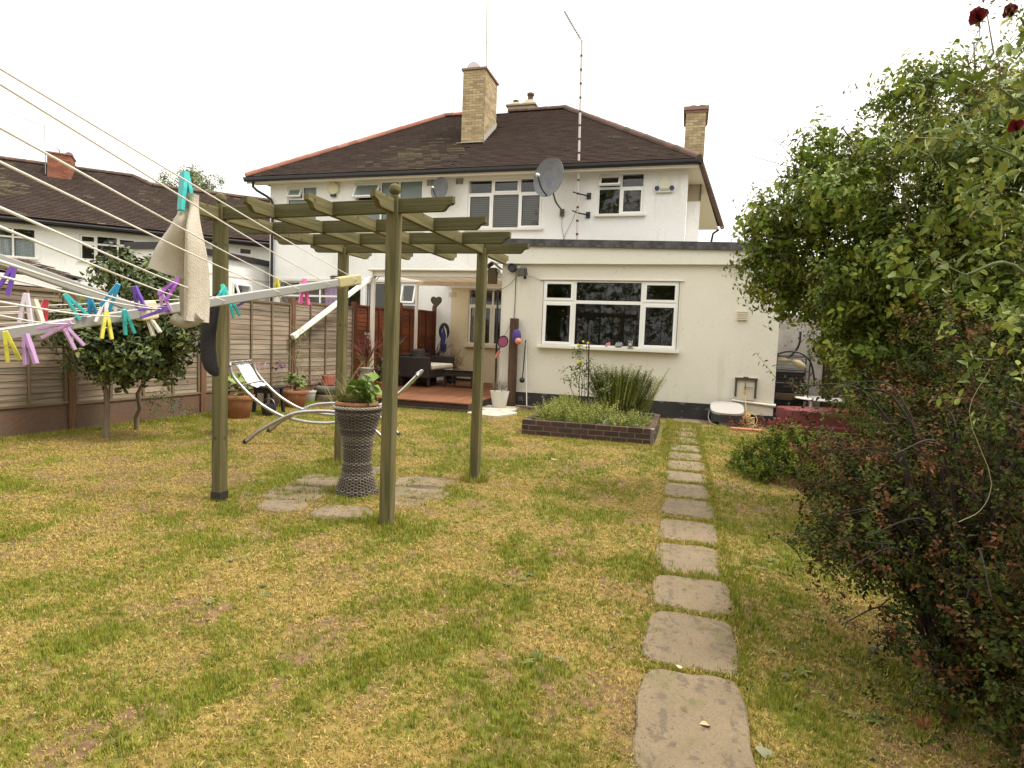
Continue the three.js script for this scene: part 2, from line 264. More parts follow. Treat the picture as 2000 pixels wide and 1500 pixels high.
// flat concrete along the foot of the extension
const apron = struct('pavement', V(-1.5, 0, 12));
for (let i = 0; i < 8; i++) { const x0 = -3.2 + i * 0.61; if (x0 > -2.4 && x0 < -0.6) continue; part('slab', uvBox(slabGeo(0.6, 0.55, 0.04, false, 360 + i).translate(x0 + 0.3, -0.03, -12.25)), M.slab[i % 2], apron); }
part('slab', uvBox(slabGeo(0.75, 0.75, 0.05, false, 371).rotateY(0.05).translate(-3.62, -0.01, -11.9)), M.concrete, apron, { label: 'pale concrete slab under the white pot' });
part('slab', uvBox(slabGeo(0.7, 0.85, 0.05, false, 372).rotateY(-0.3).translate(-3.5, -0.02, -11.15)), M.concrete, apron, { label: 'pale concrete slab in front of the deck' });

// grass: one sheet of many tufts
{
  reseed(77); const pos = [], idx = [], nrm = []; const nb = 8;
  for (let b = 0; b < nb; b++) { const a = rnd() * 6.283, r = rnd() * 0.022, ba = rnd() * 6.283, h = rr(0.5, 1), l = rr(0.15, 0.75) * h, w = rr(0.0009, 0.0026); const bxx = Math.cos(a) * r, bz = Math.sin(a) * r, dx = Math.cos(ba), dz = Math.sin(ba); const k = pos.length / 3; const px = -dz * w, pz = dx * w;
    pos.push(bxx - px, 0, bz - pz, bxx + px, 0, bz + pz, bxx + dx * l * 0.012 - px * .8, h * 0.02, bz + dz * l * 0.012 - pz * .8, bxx + dx * l * 0.012 + px * .8, h * 0.02, bz + dz * l * 0.012 + pz * .8, bxx + dx * l * 0.036, h * 0.037 * (1 - 0.3 * l), bz + dz * l * 0.036);
    for (let q = 0; q < 5; q++) nrm.push(dx * -0.5, 0.85, dz * -0.5); idx.push(k, k + 1, k + 2, k + 1, k + 3, k + 2, k + 2, k + 3, k + 4); }
  const g = new THREE.BufferGeometry(); g.setAttribute('position', new THREE.Float32BufferAttribute(pos, 3)); g.setAttribute('normal', new THREE.Float32BufferAttribute(nrm, 3)); g.setIndex(idx); g.computeVertexNormals();
  const list = []; const o = new THREE.Object3D(), c = new THREE.Color();
  const add = (X, D, hs, ws, gr) => list.push([X, D, hs, ws, gr]);
  const bed = (X, D) => X > -2.4 && X < -0.25 && D > 8.95 && D < 11.2;
  const try1 = (X, D, far) => {
    if (onSlab(X, D, 0.035) && rnd() > (D > 9.2 ? 0.5 : D > 7.2 ? 0.22 : 0.02) && !(pavers.some(([x, d, r]) => Math.hypot(X - x, (D - d) * 1.1) < r) && (rnd() < 0.05 || wf(X * 4, D * 4, 251) > 0.46))) return; if (bed(X, D) || (X < -3.95 && D > 11) || X < -7.95 + 0.0856 * (D - 5.4)) return; if (X > -3.3 && D > 12 && rnd() < 0.93) return;
    const g = green(X, D), b = bare(X, D); const bareHit = rnd() < b * 0.75; if (bareHit && rnd() < .6) return; const edge = onSlab(X, D, -0.06) ? 1.25 : 1;
    const isG = !bareHit && rnd() < 0.3 + g * 0.66; add(X, D, (isG ? 0.6 + g * 0.8 : 0.4 + 0.3 * rnd()) * rr(0.6, 1.3) * edge * far, (isG ? 1 : 1.5) * far, isG ? 1 : 0);
  };
  const zones = [[1.2, 2.6, 4800], [2.6, 4.2, 3300], [4.2, 6.5, 1900], [6.5, 9, 1100], [9, 12.4, 700]];
  for (const [d0, d1, dens] of zones) { const xa = Math.max(-8, -1.9 * d1), xb = Math.min(3.2, 0.75 * d1 + 0.4); const n = dens * (d1 - d0) * (xb - xa); const far = d0 > 8 ? 1.25 : d0 > 6 ? 1.1 : d0 > 2.5 ? .95 : .8; for (let i = 0; i < n; i++) { const D = rr(d0, d1), X = rr(xa, xb); if (X < -1.9 * D - 0.2 || X > 0.75 * D + 0.3) continue; try1(X, D, far); } }
  // taller unmown rims: round the posts, the planter, fence foot, bed, slab joints
  const rim = (X, D, r, n, h) => { for (let i = 0; i < n; i++) { const a = rnd() * 6.283, q = r * (0.55 + 0.6 * rnd()); add(X + Math.cos(a) * q, D + Math.sin(a) * q, h * rr(0.7, 1.5), 1, rnd() < 0.85 ? 1 : 0); } };
  rim(-2.1, 4.11, 0.13, 130, 2.1); rim(-1.99, 5.79, 0.13, 150, 2.2); rim(-3.61, 5.9, 0.14, 150, 2.4); rim(-3.72, 4.22, 0.12, 40, 1.2); rim(-2.79, 4.86, 0.28, 160, 1.5);
  for (let i = 0; i < 1500; i++) { const D = rr(5, 10.8); add(-7.85 + 0.0856 * (D - 5.4) + rnd() * rnd() * 0.35, D, rr(1, 2.4), 1.2, rnd() < 0.85 ? 1 : 0); }
  for (let i = 0; i < 700; i++) { const X = rr(-6.7, -3.9); add(X, 10.95 - rnd() * rnd() * 0.4, rr(0.8, 2), 1.2, 1); }
  for (let i = 0; i < 700; i++) { add(rr(-0.28, 0.0), rr(8.9, 12), rr(0.8, 2.2), 1.3, rnd() < 0.8 ? 1 : 0); add(rr(-2.4, -0.2), 8.93 - rnd() * rnd() * 0.3, rr(0.6, 1.6), 1, rnd() < 0.6 ? 1 : 0); }
  for (let i = 1; i < slabZ.length; i++) { const z = (slabZ[i - 1][1] + slabZ[i][0]) / 2; for (let k = 0; k < 130; k++) add(slabX(z) + rr(-0.21, 0.21), z + rn() * 0.028, rr(0.4, 1.35), 1.1, rnd() < 0.7 ? 1 : 0); for (let k = 0; k < 46; k++) { const s2 = rnd() < .5 ? -1 : 1; add(slabX(z) + s2 * rr(.175, .215), slabZ[i - 1][0] + rnd() * .62, rr(.5, 1.2), 1.1, rnd() < .6 ? 1 : 0); } for (let k = 0; k < 70; k++) add(slabX(z) + 0.215 + rnd() * 0.06, slabZ[i][0] + rnd() * 0.6, rr(0.8, 1.8), 1.1, rnd() < .7 ? 1 : 0); }
  const im = new THREE.InstancedMesh(g, std(W1, 0.75, { side: THREE.DoubleSide }), list.length); im.name = 'grass';
  list.forEach(([X, D, h, w, gr], i) => { o.position.set(X, gy(X, D) - 0.004, -D); const lay = gr ? 0.28 : 0.75; o.rotation.set(rn() * lay, rnd() * 6.283, rn() * lay); o.scale.set(w, h, w); o.updateMatrix(); im.setMatrixAt(i, o.matrix);
    const v = rnd(); let k = gr ? mix3([0.12, 0.175, 0.01], [0.31, 0.32, 0.026], v) : mix3([0.34, 0.235, 0.06], [0.5, 0.37, 0.11], v); if (gr && rnd() < 0.25) k = [0.29, 0.25, 0.03]; c.setRGB(...k); im.setColorAt(i, c); });
  im.castShadow = im.receiveShadow = true; im.userData = { kind: 'stuff', label: 'short patchy lawn grass, half green and half dried to straw', category: 'grass' }; scene.add(im);
  console.log('tufts', list.length);
}
// leaf geometry: one folded oval leaf, tip along +x
function leafGeo(L, W, fold = 0.25, droop = 0.15, ox = 0) {
  const g = new THREE.BufferGeometry(); const f = fold * W; const d = (t) => -droop * L * t * t;
  const P = [[0, 0, 0], [L * 0.35, f + d(.35), W / 2], [L * 0.75, f * .7 + d(.75), W * 0.36], [L, d(1), 0], [L * 0.75, f * .7 + d(.75), -W * 0.36], [L * 0.35, f + d(.35), -W / 2], [L * 0.5, d(.5), 0]].map(([x, y, z]) => [x + ox, y, z]);
  g.setAttribute('position', new THREE.Float32BufferAttribute(P.flat(), 3)); g.setIndex([0, 1, 6, 1, 2, 6, 2, 3, 6, 3, 4, 6, 4, 5, 6, 5, 0, 6]); g.computeVertexNormals(); return g;
}
function diaGeo(L, W, ox = 0) { const g = new THREE.BufferGeometry(); g.setAttribute('position', new THREE.Float32BufferAttribute([ox, 0, 0, ox + L * .5, W * .18, W / 2, ox + L, -L * .12, 0, ox + L * .5, W * .18, -W / 2], 3)); g.setIndex([0, 1, 2, 0, 2, 3]); g.computeVertexNormals(); return g; }
// a sprig of n leaves along a short stem (stem along +y)
function sprig(n, len, L, W, s, simple = true, spread = 1, stem = 0.0022) {
  reseed(s); const out = [];
  for (let i = 0; i < n; i++) { const t = (i + 0.6) / n, k = rr(0.7, 1.15); const g = (simple ? diaGeo(L * k, W * k, L * .12) : leafGeo(L * k, W * k, 0.2, 0.2, L * .12)).toNonIndexed(); g.rotateX(rn() * 0.6); g.rotateZ(rr(-0.35, 0.55) * spread + 0.25 * (1 - spread)); g.rotateY(i * 2.4 + rn() * 0.5); g.translate(rn() * len * .06, len * t, rn() * len * .06); out.push(g); }
  if (stem) out.push(new THREE.CylinderGeometry(stem * .5, stem, len, 3, 1, true).translate(0, len / 2, 0).toNonIndexed());
  return join(out);
}
const leafMat = (rgb = W1, tr = 0.35, rough = 0.6) => { const m = new THREE.MeshPhysicalMaterial({ roughness: rough, metalness: 0, transmission: tr, thickness: 0, ior: 1.3, side: THREE.DoubleSide }); m.color.setRGB(...rgb); return m; };
const leafM = leafMat(W1, 0.3, 0.62), leafGloss = std(W1, 0.35, { side: THREE.DoubleSide }), leafMatt = dull(W1, 0.8, { side: THREE.DoubleSide });
// scatter sprigs; each entry [pos, dir, scale]; colours picked from the palette
function foliage(parent, name, geo, mat, list, palette, opt = {}) {
  const im = new THREE.InstancedMesh(geo, mat, list.length); im.name = name; const o = new THREE.Object3D(), c = new THREE.Color(), b = baseOf(parent), Y = new THREE.Vector3(0, 1, 0), q2 = new THREE.Quaternion();
  list.forEach(([p, d, s], i) => { o.position.copy(p); if (b) o.position.sub(b); o.quaternion.setFromUnitVectors(Y, d.clone().normalize()); q2.setFromAxisAngle(Y, rnd() * 6.283); o.quaternion.multiply(q2); o.scale.setScalar(s); o.updateMatrix(); im.setMatrixAt(i, o.matrix); const k = mul3(pick(palette), rr(0.75, 1.25)); c.setRGB(...k.map((x) => Math.min(1, x))); im.setColorAt(i, c); });
  im.castShadow = im.receiveShadow = true; im.userData.kind = 'stuff'; if (opt.label) im.userData.label = opt.label; parent.add(im); return im;
}
// sprigs through a set of clumps [X, Y, D, r], denser toward the skin
const subClumps = (cl, n, f) => cl.flatMap(([X, Y, D, r]) => Array.from({ length: n }, () => { const d = new THREE.Vector3(rn(), rn(), rn()).normalize().multiplyScalar(r * rr(.45, 1.05)); return [X + d.x, Y + d.y * .85, D + d.z, r * f * rr(.6, 1.25)]; }));
function clumpList(clumps, n, smin, smax, upBias = 0.4, flat = 0.85) {
  const tot = clumps.reduce((a, c) => a + c[3] ** 2, 0), out = [];
  for (const [X, Y, D, r] of clumps) { const k = Math.round(n * r * r / tot); for (let i = 0; i < k; i++) { const d = new THREE.Vector3(rn(), rn(), rn()).normalize(); const q = r * Math.pow(rnd(), 0.45) * rr(0.75, 1.12); const p = V(X, Y, D).addScaledVector(new THREE.Vector3(d.x, d.y * flat, d.z), q); const dir = d.clone().multiplyScalar(0.9).add(new THREE.Vector3(rn() * .5, upBias + rn() * .3, rn() * .5)); out.push([p, dir, rr(smin, smax)]); } }
  return out;
}
// ---------------------------------------------------------------- pergola
{
  const f = V(-2.10, 0, 4.11), u = new THREE.Vector3(Math.cos(.067), 0, Math.sin(.067)), w = new THREE.Vector3(Math.sin(.067), 0, -Math.cos(.067));
  const at = (a, b, y) => f.clone().addScaledVector(u, a).addScaledVector(w, b).setY(y - 0.05 * clamp(b / 1.685, -.2, 1.4) * (0.4 + 0.6 * clamp(1 + a / 1.624, 0, 1.3)));
  const t = thing('pergola', 'weathered green-tinged wooden pergola of four posts and crossed beams on the lawn', 'pergola', V(-2.85, 0, 5));
  const S = 0.088, H = 2.335, B = 0.095;
  for (const [a, b] of [[0, 0], [-1.624, 0], [0, 1.685], [-1.624, 1.685]]) {
    const p = at(a, b, -0.05 + 0.05 * 0), top = at(a, b, H); const g = bar(V(p.x, -0.06, -p.z), V(top.x, top.y + (b === 0 ? B + 0.02 : 0.05), -top.z), S, S, 0.004, new THREE.Vector3(0, 0, 1));
    part('post', g, M.pergola, t);
    if (b === 0) {
      const c = V(top.x, top.y + B, -top.z);
      part('ball_finial', [sph(0.044, c.clone().setY(c.y + 0.075)), lathe([[0.001, 0.02], [0.034, 0.02], [0.03, 0.032], [0.018, 0.036], [0.016, 0.05], [0.001, 0.05]], 14).translate(c.x, c.y, c.z)], M.pergola, t);
    }
  }
  { const p = at(-1.624, 0, 0); part('post_base', bx(p.x - S / 2 - .004, p.x + S / 2 + .004, -0.02, 0.075, -p.z - S / 2 - .004, -p.z + S / 2 + .004), std([0.03, 0.026, 0.022], 0.8), t, { label: 'dark rotted foot of the left front post' }); }
  // beam with scalloped underside at both ends, length along local x
  function beamGeo(L) {
    const s = new THREE.Shape(), h = B / 2, e = L / 2; s.moveTo(-e, h); s.lineTo(-e, h - 0.042); 
    const end = (sg) => [[0, -0.042], [0.012, -0.05], [0.03, -0.053], [0.045, -0.06], [0.056, -0.074], [0.068, -0.089], [0.085, -0.095]].map(([x, y]) => [sg * (e - x), h + y]);
    for (const [x, y] of end(-1)) s.lineTo(x, y); for (const [x, y] of end(1).reverse()) s.lineTo(x, y); s.lineTo(e, h); s.closePath();
    const g = new THREE.ExtrudeGeometry(s, { depth: 0.04, bevelEnabled: true, bevelSize: 0.002, bevelThickness: 0.002, bevelSegments: 1 }); g.translate(0, 0, -0.02); return uvBox(g, 'x', rnd() * 4);
  }
  const beam = (p, q, m, dy) => { const g = beamGeo(p.distanceTo(q)); g.applyMatrix4(frameMat(p, q)); g.translate(0, dy, 0); part('beam', g, m, t); };
  [0, 0.6, 1.17, 1.685].forEach((b, i) => beam(at([-1.86, -2.05, -2.09, -2.04][i], b, H + B / 2), at(0.475, b, H + B / 2), M.pergolaDark, 0.0015 * (i + 1)));
  [0, -0.541, -1.083, -1.624].forEach((a, i) => beam(at(a, -0.29 - 0.01 * i, H + B / 2), at(a, i === 0 ? 2.37 : 2.2, H + B / 2), M.pergola, -0.0035 - 0.0013 * i));
  { const c = at(-1.2, 0.25, H - 0.02); part('hook', [tube([c, c.clone().add(new THREE.Vector3(0, -0.05, 0))], 0.002, 5), new THREE.TorusGeometry(0.05, 0.0016, 5, 20, 4.2).rotateZ(-0.5).translate(c.x, c.y - 0.085, c.z)], M.blackWire, t); }
}

// ---------------------------------------------------------------- wicker pedestal with its bowl
{
  const c = V(-2.79, 0, 4.86);
  const t = thing('wicker_stand', 'tall waisted wicker stand woven in grey brown under a bowl of plants', 'planter', c);
  const prof = (y) => { const k = y / 0.79; return lerp(0.19, 0.203, k) - 0.08 * Math.pow(Math.sin(Math.PI * clamp(Math.pow(k, 0.88), 0, 1)), 1.25); };
  const wT = [[0.13, 0.105, 0.085], [0.24, 0.205, 0.17], [0.085, 0.07, 0.06], [0.34, 0.305, 0.26]].map((k) => std(k, 0.75));
  const N = 34, rows = 56;
  part('liner', lathe([[0.155, 0.005], ...Array.from({ length: 14 }, (_, i) => { const y = 0.01 + i * 0.058; return [prof(y) - 0.012, y]; })], 28).translate(c.x, 0, c.z), std([0.04, 0.03, 0.024], 0.9, { side: THREE.DoubleSide }), t);
  reseed(401); const st = []; for (let i = 0; i < N; i++) { const a = (i + 0.5) / N * 6.283; st.push(tube(Array.from({ length: 12 }, (_, j) => { const y = j / 11 * 0.785; const r = prof(y) - 0.002; return new THREE.Vector3(c.x + Math.cos(a) * r, y, c.z + Math.sin(a) * r); }), 0.0042, 5, 14)); }
  part('upright', st, wT[1], t, { stuff: true });
  const wv = [[], [], [], []];
  for (let j = 0; j < rows; j++) { const y0 = 0.012 + j * 0.0138; const pts = []; for (let i = 0; i < N * 2; i++) { const a = i / (N * 2) * 6.283 + (j % 2 ? 0 : 0) ; const s = ((i >> 1) + j) % 2 ? 1 : -1; const amp = i % 2 ? 0.0 : 0.0085 * s; const y = y0 + rn() * 0.0012; const r = prof(y) + amp; pts.push(new THREE.Vector3(c.x + Math.cos(a) * r, y, c.z + Math.sin(a) * r)); } wv[[0, 1, 2, 1, 0, 2, 0, 1, 0, 1][Math.floor(rnd() * 10)]].push(tube(pts, 0.0052, 4, N * 4, true)); }
  wv.forEach((g, i) => g.length && part('weave', g, wT[i], t, { stuff: true }));
  const br = []; for (let k = 0; k < 3; k++) { const pts = []; for (let i = 0; i < 72; i++) { const a = i / 72 * 6.283, ph = a * 12 + k * 2.094; const r = 0.212 + Math.cos(ph) * 0.008, y = 0.797 + Math.sin(ph) * 0.009; pts.push(new THREE.Vector3(c.x + Math.cos(a) * r, y, c.z + Math.sin(a) * r)); } br.push(tube(pts, 0.006, 5, 144, true)); }
  part('rim', br, wT[3], t);
  const p = thing('terracotta_bowl', 'terracotta bowl of leafy plants standing on the tall wicker stand', 'plant pot', V(-2.8, 0.74, 4.86)); const bc = V(-2.805, 0.74, 4.86);
  part('bowl', lathe([[0.001, 0.0], [0.13, 0.0], [0.168, 0.06], [0.172, 0.068], [0.187, 0.07], [0.19, 0.082], [0.186, 0.1], [0.176, 0.104], [0.168, 0.095], [0.16, 0.07], [0.001, 0.068]], 32).translate(bc.x, bc.y, bc.z), M.terracotta, p);
  part('soil', disc(0.162, 0.01, 24).translate(bc.x, bc.y + 0.078, bc.z), M.soil, p);
  reseed(407); const l1 = [], l2 = [], l3 = [];
  for (let i = 0; i < 70; i++) { const a = rnd() * 6.283, r = Math.sqrt(rnd()) * 0.15; l2.push([V(-2.805 + Math.cos(a) * r, 0.82, 4.86 + Math.sin(a) * r), new THREE.Vector3(Math.cos(a) * .5 + rn() * .3, 1, Math.sin(a) * .5 + rn() * .3), rr(0.6, 1.2)]); }
  for (let i = 0; i < 26; i++) { const a = rnd() * 6.283, r = Math.sqrt(rnd()) * 0.13; const right = rnd() < 0.6; l1.push([V(-2.78 + (right ? 0.06 : -0.05) + Math.cos(a) * r * .8, 0.86 + rnd() * (right ? 0.14 : 0.09), 4.84 + Math.sin(a) * r), new THREE.Vector3(Math.cos(a) * .7, 0.9, Math.sin(a) * .7), rr(0.8, 1.5)]); }
  for (let i = 0; i < 60; i++) { const a = rnd() * 6.283; l3.push([V(-2.805 + Math.cos(a) * .13, 0.82, 4.86 + Math.sin(a) * .13), new THREE.Vector3(Math.cos(a), 1.2, Math.sin(a)), rr(0.8, 1.3)]); }
  foliage(p, 'grassy_plant', sprig(6, 0.08, 0.05, 0.006, 411, true, 0.6, 0.001), leafMatt, l2, [[0.32, 0.26, 0.09], [0.2, 0.2, 0.05], [0.38, 0.3, 0.14]]);
  foliage(p, 'broad_leaves', sprig(3, 0.06, 0.075, 0.066, 413, false), leafM, l1, [[0.2, 0.3, 0.05], [0.28, 0.36, 0.08], [0.15, 0.24, 0.04]]);
  foliage(p, 'trailing_leaves', sprig(5, 0.06, 0.03, 0.022, 415, true), leafM, l3, [[0.2, 0.2, 0.05], [0.16, 0.19, 0.04]]);
  const bl = []; for (let i = 0; i < 9; i++) { const a = -2.6 + rn() * .5, L = rr(0.18, 0.36); const b0 = V(-2.9 + rn() * .03, 0.82, 4.86); bl.push(taper([b0, b0.clone().add(new THREE.Vector3(Math.cos(a) * L * .35, L * .6, Math.sin(a) * L * .2)), b0.clone().add(new THREE.Vector3(Math.cos(a) * L * .8, L * .85, Math.sin(a) * L * .4))], 0.0018, 0.0006, 3)); }
  part('tall_grass', bl, std([0.4, 0.34, 0.17], .8), p);
}

// ---------------------------------------------------------------- silver lounger frame
{
  const A = V(-5.3, 0, 6.47), u = new THREE.Vector3(0.9387, 0, -0.3446), v = new THREE.Vector3(-0.3446, 0, -0.9387), Wd = 0.85;
  const at = (s, y, o) => A.clone().addScaledVector(u, s).addScaledVector(v, o).setY(y);
  const t = thing('lounger_frame', 'bare curved silver tube frame of a garden lounger beside the wicker stand', 'sun lounger', A.clone().addScaledVector(u, .9).addScaledVector(v, .4));
  const body = [[-.2, .97], [-.18, .88], [-.12, .79], [0, .66], [.12, .55], [.25, .46], [.42, .37], [.6, .32], [.82, .29], [1.1, .3], [1.5, .42], [1.72, .56], [1.9, .7], [2.12, .93]];
  const base = [[0, .025], [.05, .06], [.12, .13], [.25, .22], [.4, .31], [.59, .4], [.78, .435], [1.1, .44], [1.35, .37], [1.6, .23], [1.82, .03]];
  for (const o of [0, Wd]) { part('body_rail', tube(body.map(([s, y]) => at(s, y, o)), 0.021, 10, 60), M.alu, t); part('base_rail', tube(base.map(([s, y]) => at(s, y, o < .1 ? -0.045 : Wd + .045)), 0.024, 10, 50), M.steel, t); }
  part('head_bar', tube([at(-.2, .97, 0), at(-.225, 1.0, .06), at(-.23, 1.01, Wd / 2), at(-.225, 1.0, Wd - .06), at(-.2, .97, Wd)], 0.019, 10, 30), M.alu, t);
  part('foot_bar', tube([at(2.12, .93, 0), at(2.14, .955, .06), at(2.145, .96, Wd / 2), at(2.14, .955, Wd - .06), at(2.12, .93, Wd)], 0.019, 10, 30), M.alu, t);
  part('cross_bar', [tube([at(-.07, .735, -0.03), at(-.07, .735, Wd + .16)], 0.015, 8)], M.steel, t);
  for (const s of [.55, 1.3]) part('cross_bar', tube([at(s, s < 1 ? .375 : .385, -.04), at(s, s < 1 ? .375 : .385, Wd + .04)], 0.016, 8), M.steel, t);
  for (const [s, o] of [[0, -.045], [1.82, -.045], [0, Wd + .045], [1.82, Wd + .045]]) part('foot_cap', tube([at(s + (s ? -.012 : .012), .045, o), at(s + (s ? .012 : -.012), .012, o)], 0.028, 10), M.black, t);
  const cg = new THREE.BufferGeometry(), cp = [], ci = [], n = 8, m = 6; // slung headrest cloth
  for (let i = 0; i <= n; i++) for (let j = 0; j <= m; j++) { const k = i / n, o = lerp(.3, .76, j / m); const s = lerp(-.215, .0, k), y = lerp(.985, .69, k) - 0.05 * Math.sin(Math.PI * k) + 0.012 * Math.sin(j * 2 + i); const p = at(s - 0.02 * (1 - k), y, o); cp.push(p.x, p.y, p.z); }
  for (let i = 0; i < n; i++) for (let j = 0; j < m; j++) { const a = i * (m + 1) + j; ci.push(a, a + 1, a + m + 1, a + 1, a + m + 2, a + m + 1); }
  cg.setAttribute('position', new THREE.Float32BufferAttribute(cp, 3)); cg.setIndex(ci); cg.computeVertexNormals();
  part('headrest', cg, std([0.8, 0.79, 0.75], .8, { side: THREE.DoubleSide }), t);
  const hooks = []; for (const k of [0.1, 0.3, .55, .8, .92]) { const p = at(-.22, 1.0, Wd * k); hooks.push(new THREE.TorusGeometry(.026, .006, 5, 12).rotateY(1).translate(p.x, p.y, p.z)); const q = at(2.13, .95, Wd * k); hooks.push(new THREE.TorusGeometry(.026, .006, 5, 12).rotateY(1).translate(q.x, q.y, q.z)); } part('loop', hooks, M.steel, t);
}

// ---------------------------------------------------------------- rotary clothes dryer, pegs, towel, sock
{
  const a0 = V(-1.516, 1.413, 1.029), a1 = V(-1.275, 1.659, 2.165), pole = V(-1.545, 0, 0.89);
  const t = thing('clothes_dryer', 'aluminium rotary clothes dryer with taut white lines at the left', 'clothes dryer', pole);
  part('pole', [tube([pole, V(-1.545, 1.75, .89)], 0.022, 12)], M.aluBrush, t);
  part('hub', disc(0.05, 0.06, 16).translate(pole.x, 1.385, pole.z), M.upvcOld, t); part('hub', disc(0.04, 0.05, 16).translate(pole.x, 1.62, pole.z), M.upvcOld, t);
  const arm = (p, q, cap) => { part('arm', bar(p, q, 0.029, 0.022, 0.004), M.aluBrush, t); const d = q.clone().sub(p).normalize(); const mm = frameMat(q.clone().addScaledVector(d, -.085), q.clone().addScaledVector(d, .02)); part('arm_tip', [uvBox(new RoundedBoxGeometry(.13, .042, .03, 1, .008)).applyMatrix4(mm)], std([0.42, 0.36, 0.19], .7), t, { label: 'yellowed plastic arm tip' }); };
  arm(V(-1.53, 1.398, .95), a1);
  arm(V(-1.52, 1.398, .88), V(-.42, 1.664, .08)); arm(V(-1.56, 1.398, .89), V(-2.75, 1.6, .9));
  part('strut', bar(V(-1.545, 1.625, .9), V(-1.4475, 1.487, 1.355), 0.026, 0.016, .003), M.aluBrush, t); part('strut', bar(V(-1.53, 1.62, .88), V(-1.2, 1.49, .62), 0.026, 0.016, .003), M.aluBrush, t);
  { const c = V(-1.4475, 1.49, 1.36), d = a1.clone().sub(a0).normalize(); part('clamp', uvBox(new RoundedBoxGeometry(.05, .05, .034, 1, .005)).applyMatrix4(frameMat(c.clone().addScaledVector(d, -.02), c.clone().addScaledVector(d, .02))), std([0.68, 0.58, 0.4], .6), t); }
  const near = [[-1.273, 1.661, 2.196, -0.459, 1.661, 0.117], [-1.305, 1.629, 2.045, -0.39, 1.629, 0.095], [-1.335, 1.598, 1.901, -0.392, 1.598, 0.121], [-1.352, 1.58, 1.816, -0.426, 1.58, 0.157], [-1.396, 1.535, 1.604, -0.363, 1.535, 0.15], [-1.412, 1.519, 1.527, -0.347, 1.519, 0.152], [-1.435, 1.495, 1.417, -0.353, 1.495, 0.174], [-1.436, 1.494, 1.412, -0.535, 1.494, 0.299], [-1.46, 1.47, 1.298, -0.581, 1.47, 0.349], [-1.484, 1.446, 1.184, -0.9, 1.459, 0.585]];
  const far = [[-1.364, 1.568, 1.761, -2.167, 1.451, 1.056], [-1.389, 1.543, 1.641, -2.154, 1.44, 1.115], [-1.404, 1.528, 1.569, -2.145, 1.441, 1.15], [-1.452, 1.479, 1.338, -2.12, 1.424, 1.263], [-1.481, 1.449, 1.199, -2.102, 1.404, 1.331], [-1.504, 1.426, 1.089, -2.089, 1.393, 1.385]];
  for (const L of [...near, ...far]) { const p = V(L[0], L[1], L[2]), q = V(L[3], L[4], L[5]); const mid = p.clone().lerp(q, .5); mid.y -= .006; part('line', tube([p, mid, q], 0.0013, 6, 12), M.line, t); part('eyelet', new THREE.TorusGeometry(.0055, .0014, 5, 10).rotateY(1.2).translate(p.x, p.y, p.z), M.chrome, t); }
}
const pegGeo = (() => {
  const arm = (s) => { const sh = new THREE.Shape(); [[-.006, -.037], [.0055, -.037], [.006, -.01], [.0075, .006], [.006, .037], [-.005, .037], [-.007, .006], [-.0055, -.01]].forEach(([x, y], i) => i ? sh.lineTo(x, y) : sh.moveTo(x, y)); const g = new THREE.ExtrudeGeometry(sh, { depth: .006, bevelEnabled: true, bevelSize: .0012, bevelThickness: .0012, bevelSegments: 2 }); g.translate(0, 0, -.003); g.rotateY(Math.PI / 2); g.rotateZ(s * .14); g.translate(s * .0065, 0, 0); return clean(g); };
  return { arms: [arm(1), arm(-1)], spring: clean(new THREE.TorusGeometry(.0068, .0014, 6, 14)) };
})();
const pegCol = { turq: [0.05, 0.5, 0.5], purple: [0.16, 0.07, 0.42], lilacwhite: [0.72, 0.64, 0.74], cream: [0.66, 0.6, 0.5], red: [0.55, 0.03, 0.06], blue: [0.03, 0.3, 0.55], white: [0.72, 0.68, 0.66], yellow: [0.6, 0.55, 0.06], lilac: [0.5, 0.3, 0.55], violet: [0.27, 0.06, 0.4], pink: [0.75, 0.09, 0.34], green: [.05, .5, .33] };
const pegMat = Object.fromEntries(Object.entries(pegCol).map(([k, c]) => [k, std(c, 0.4)]));
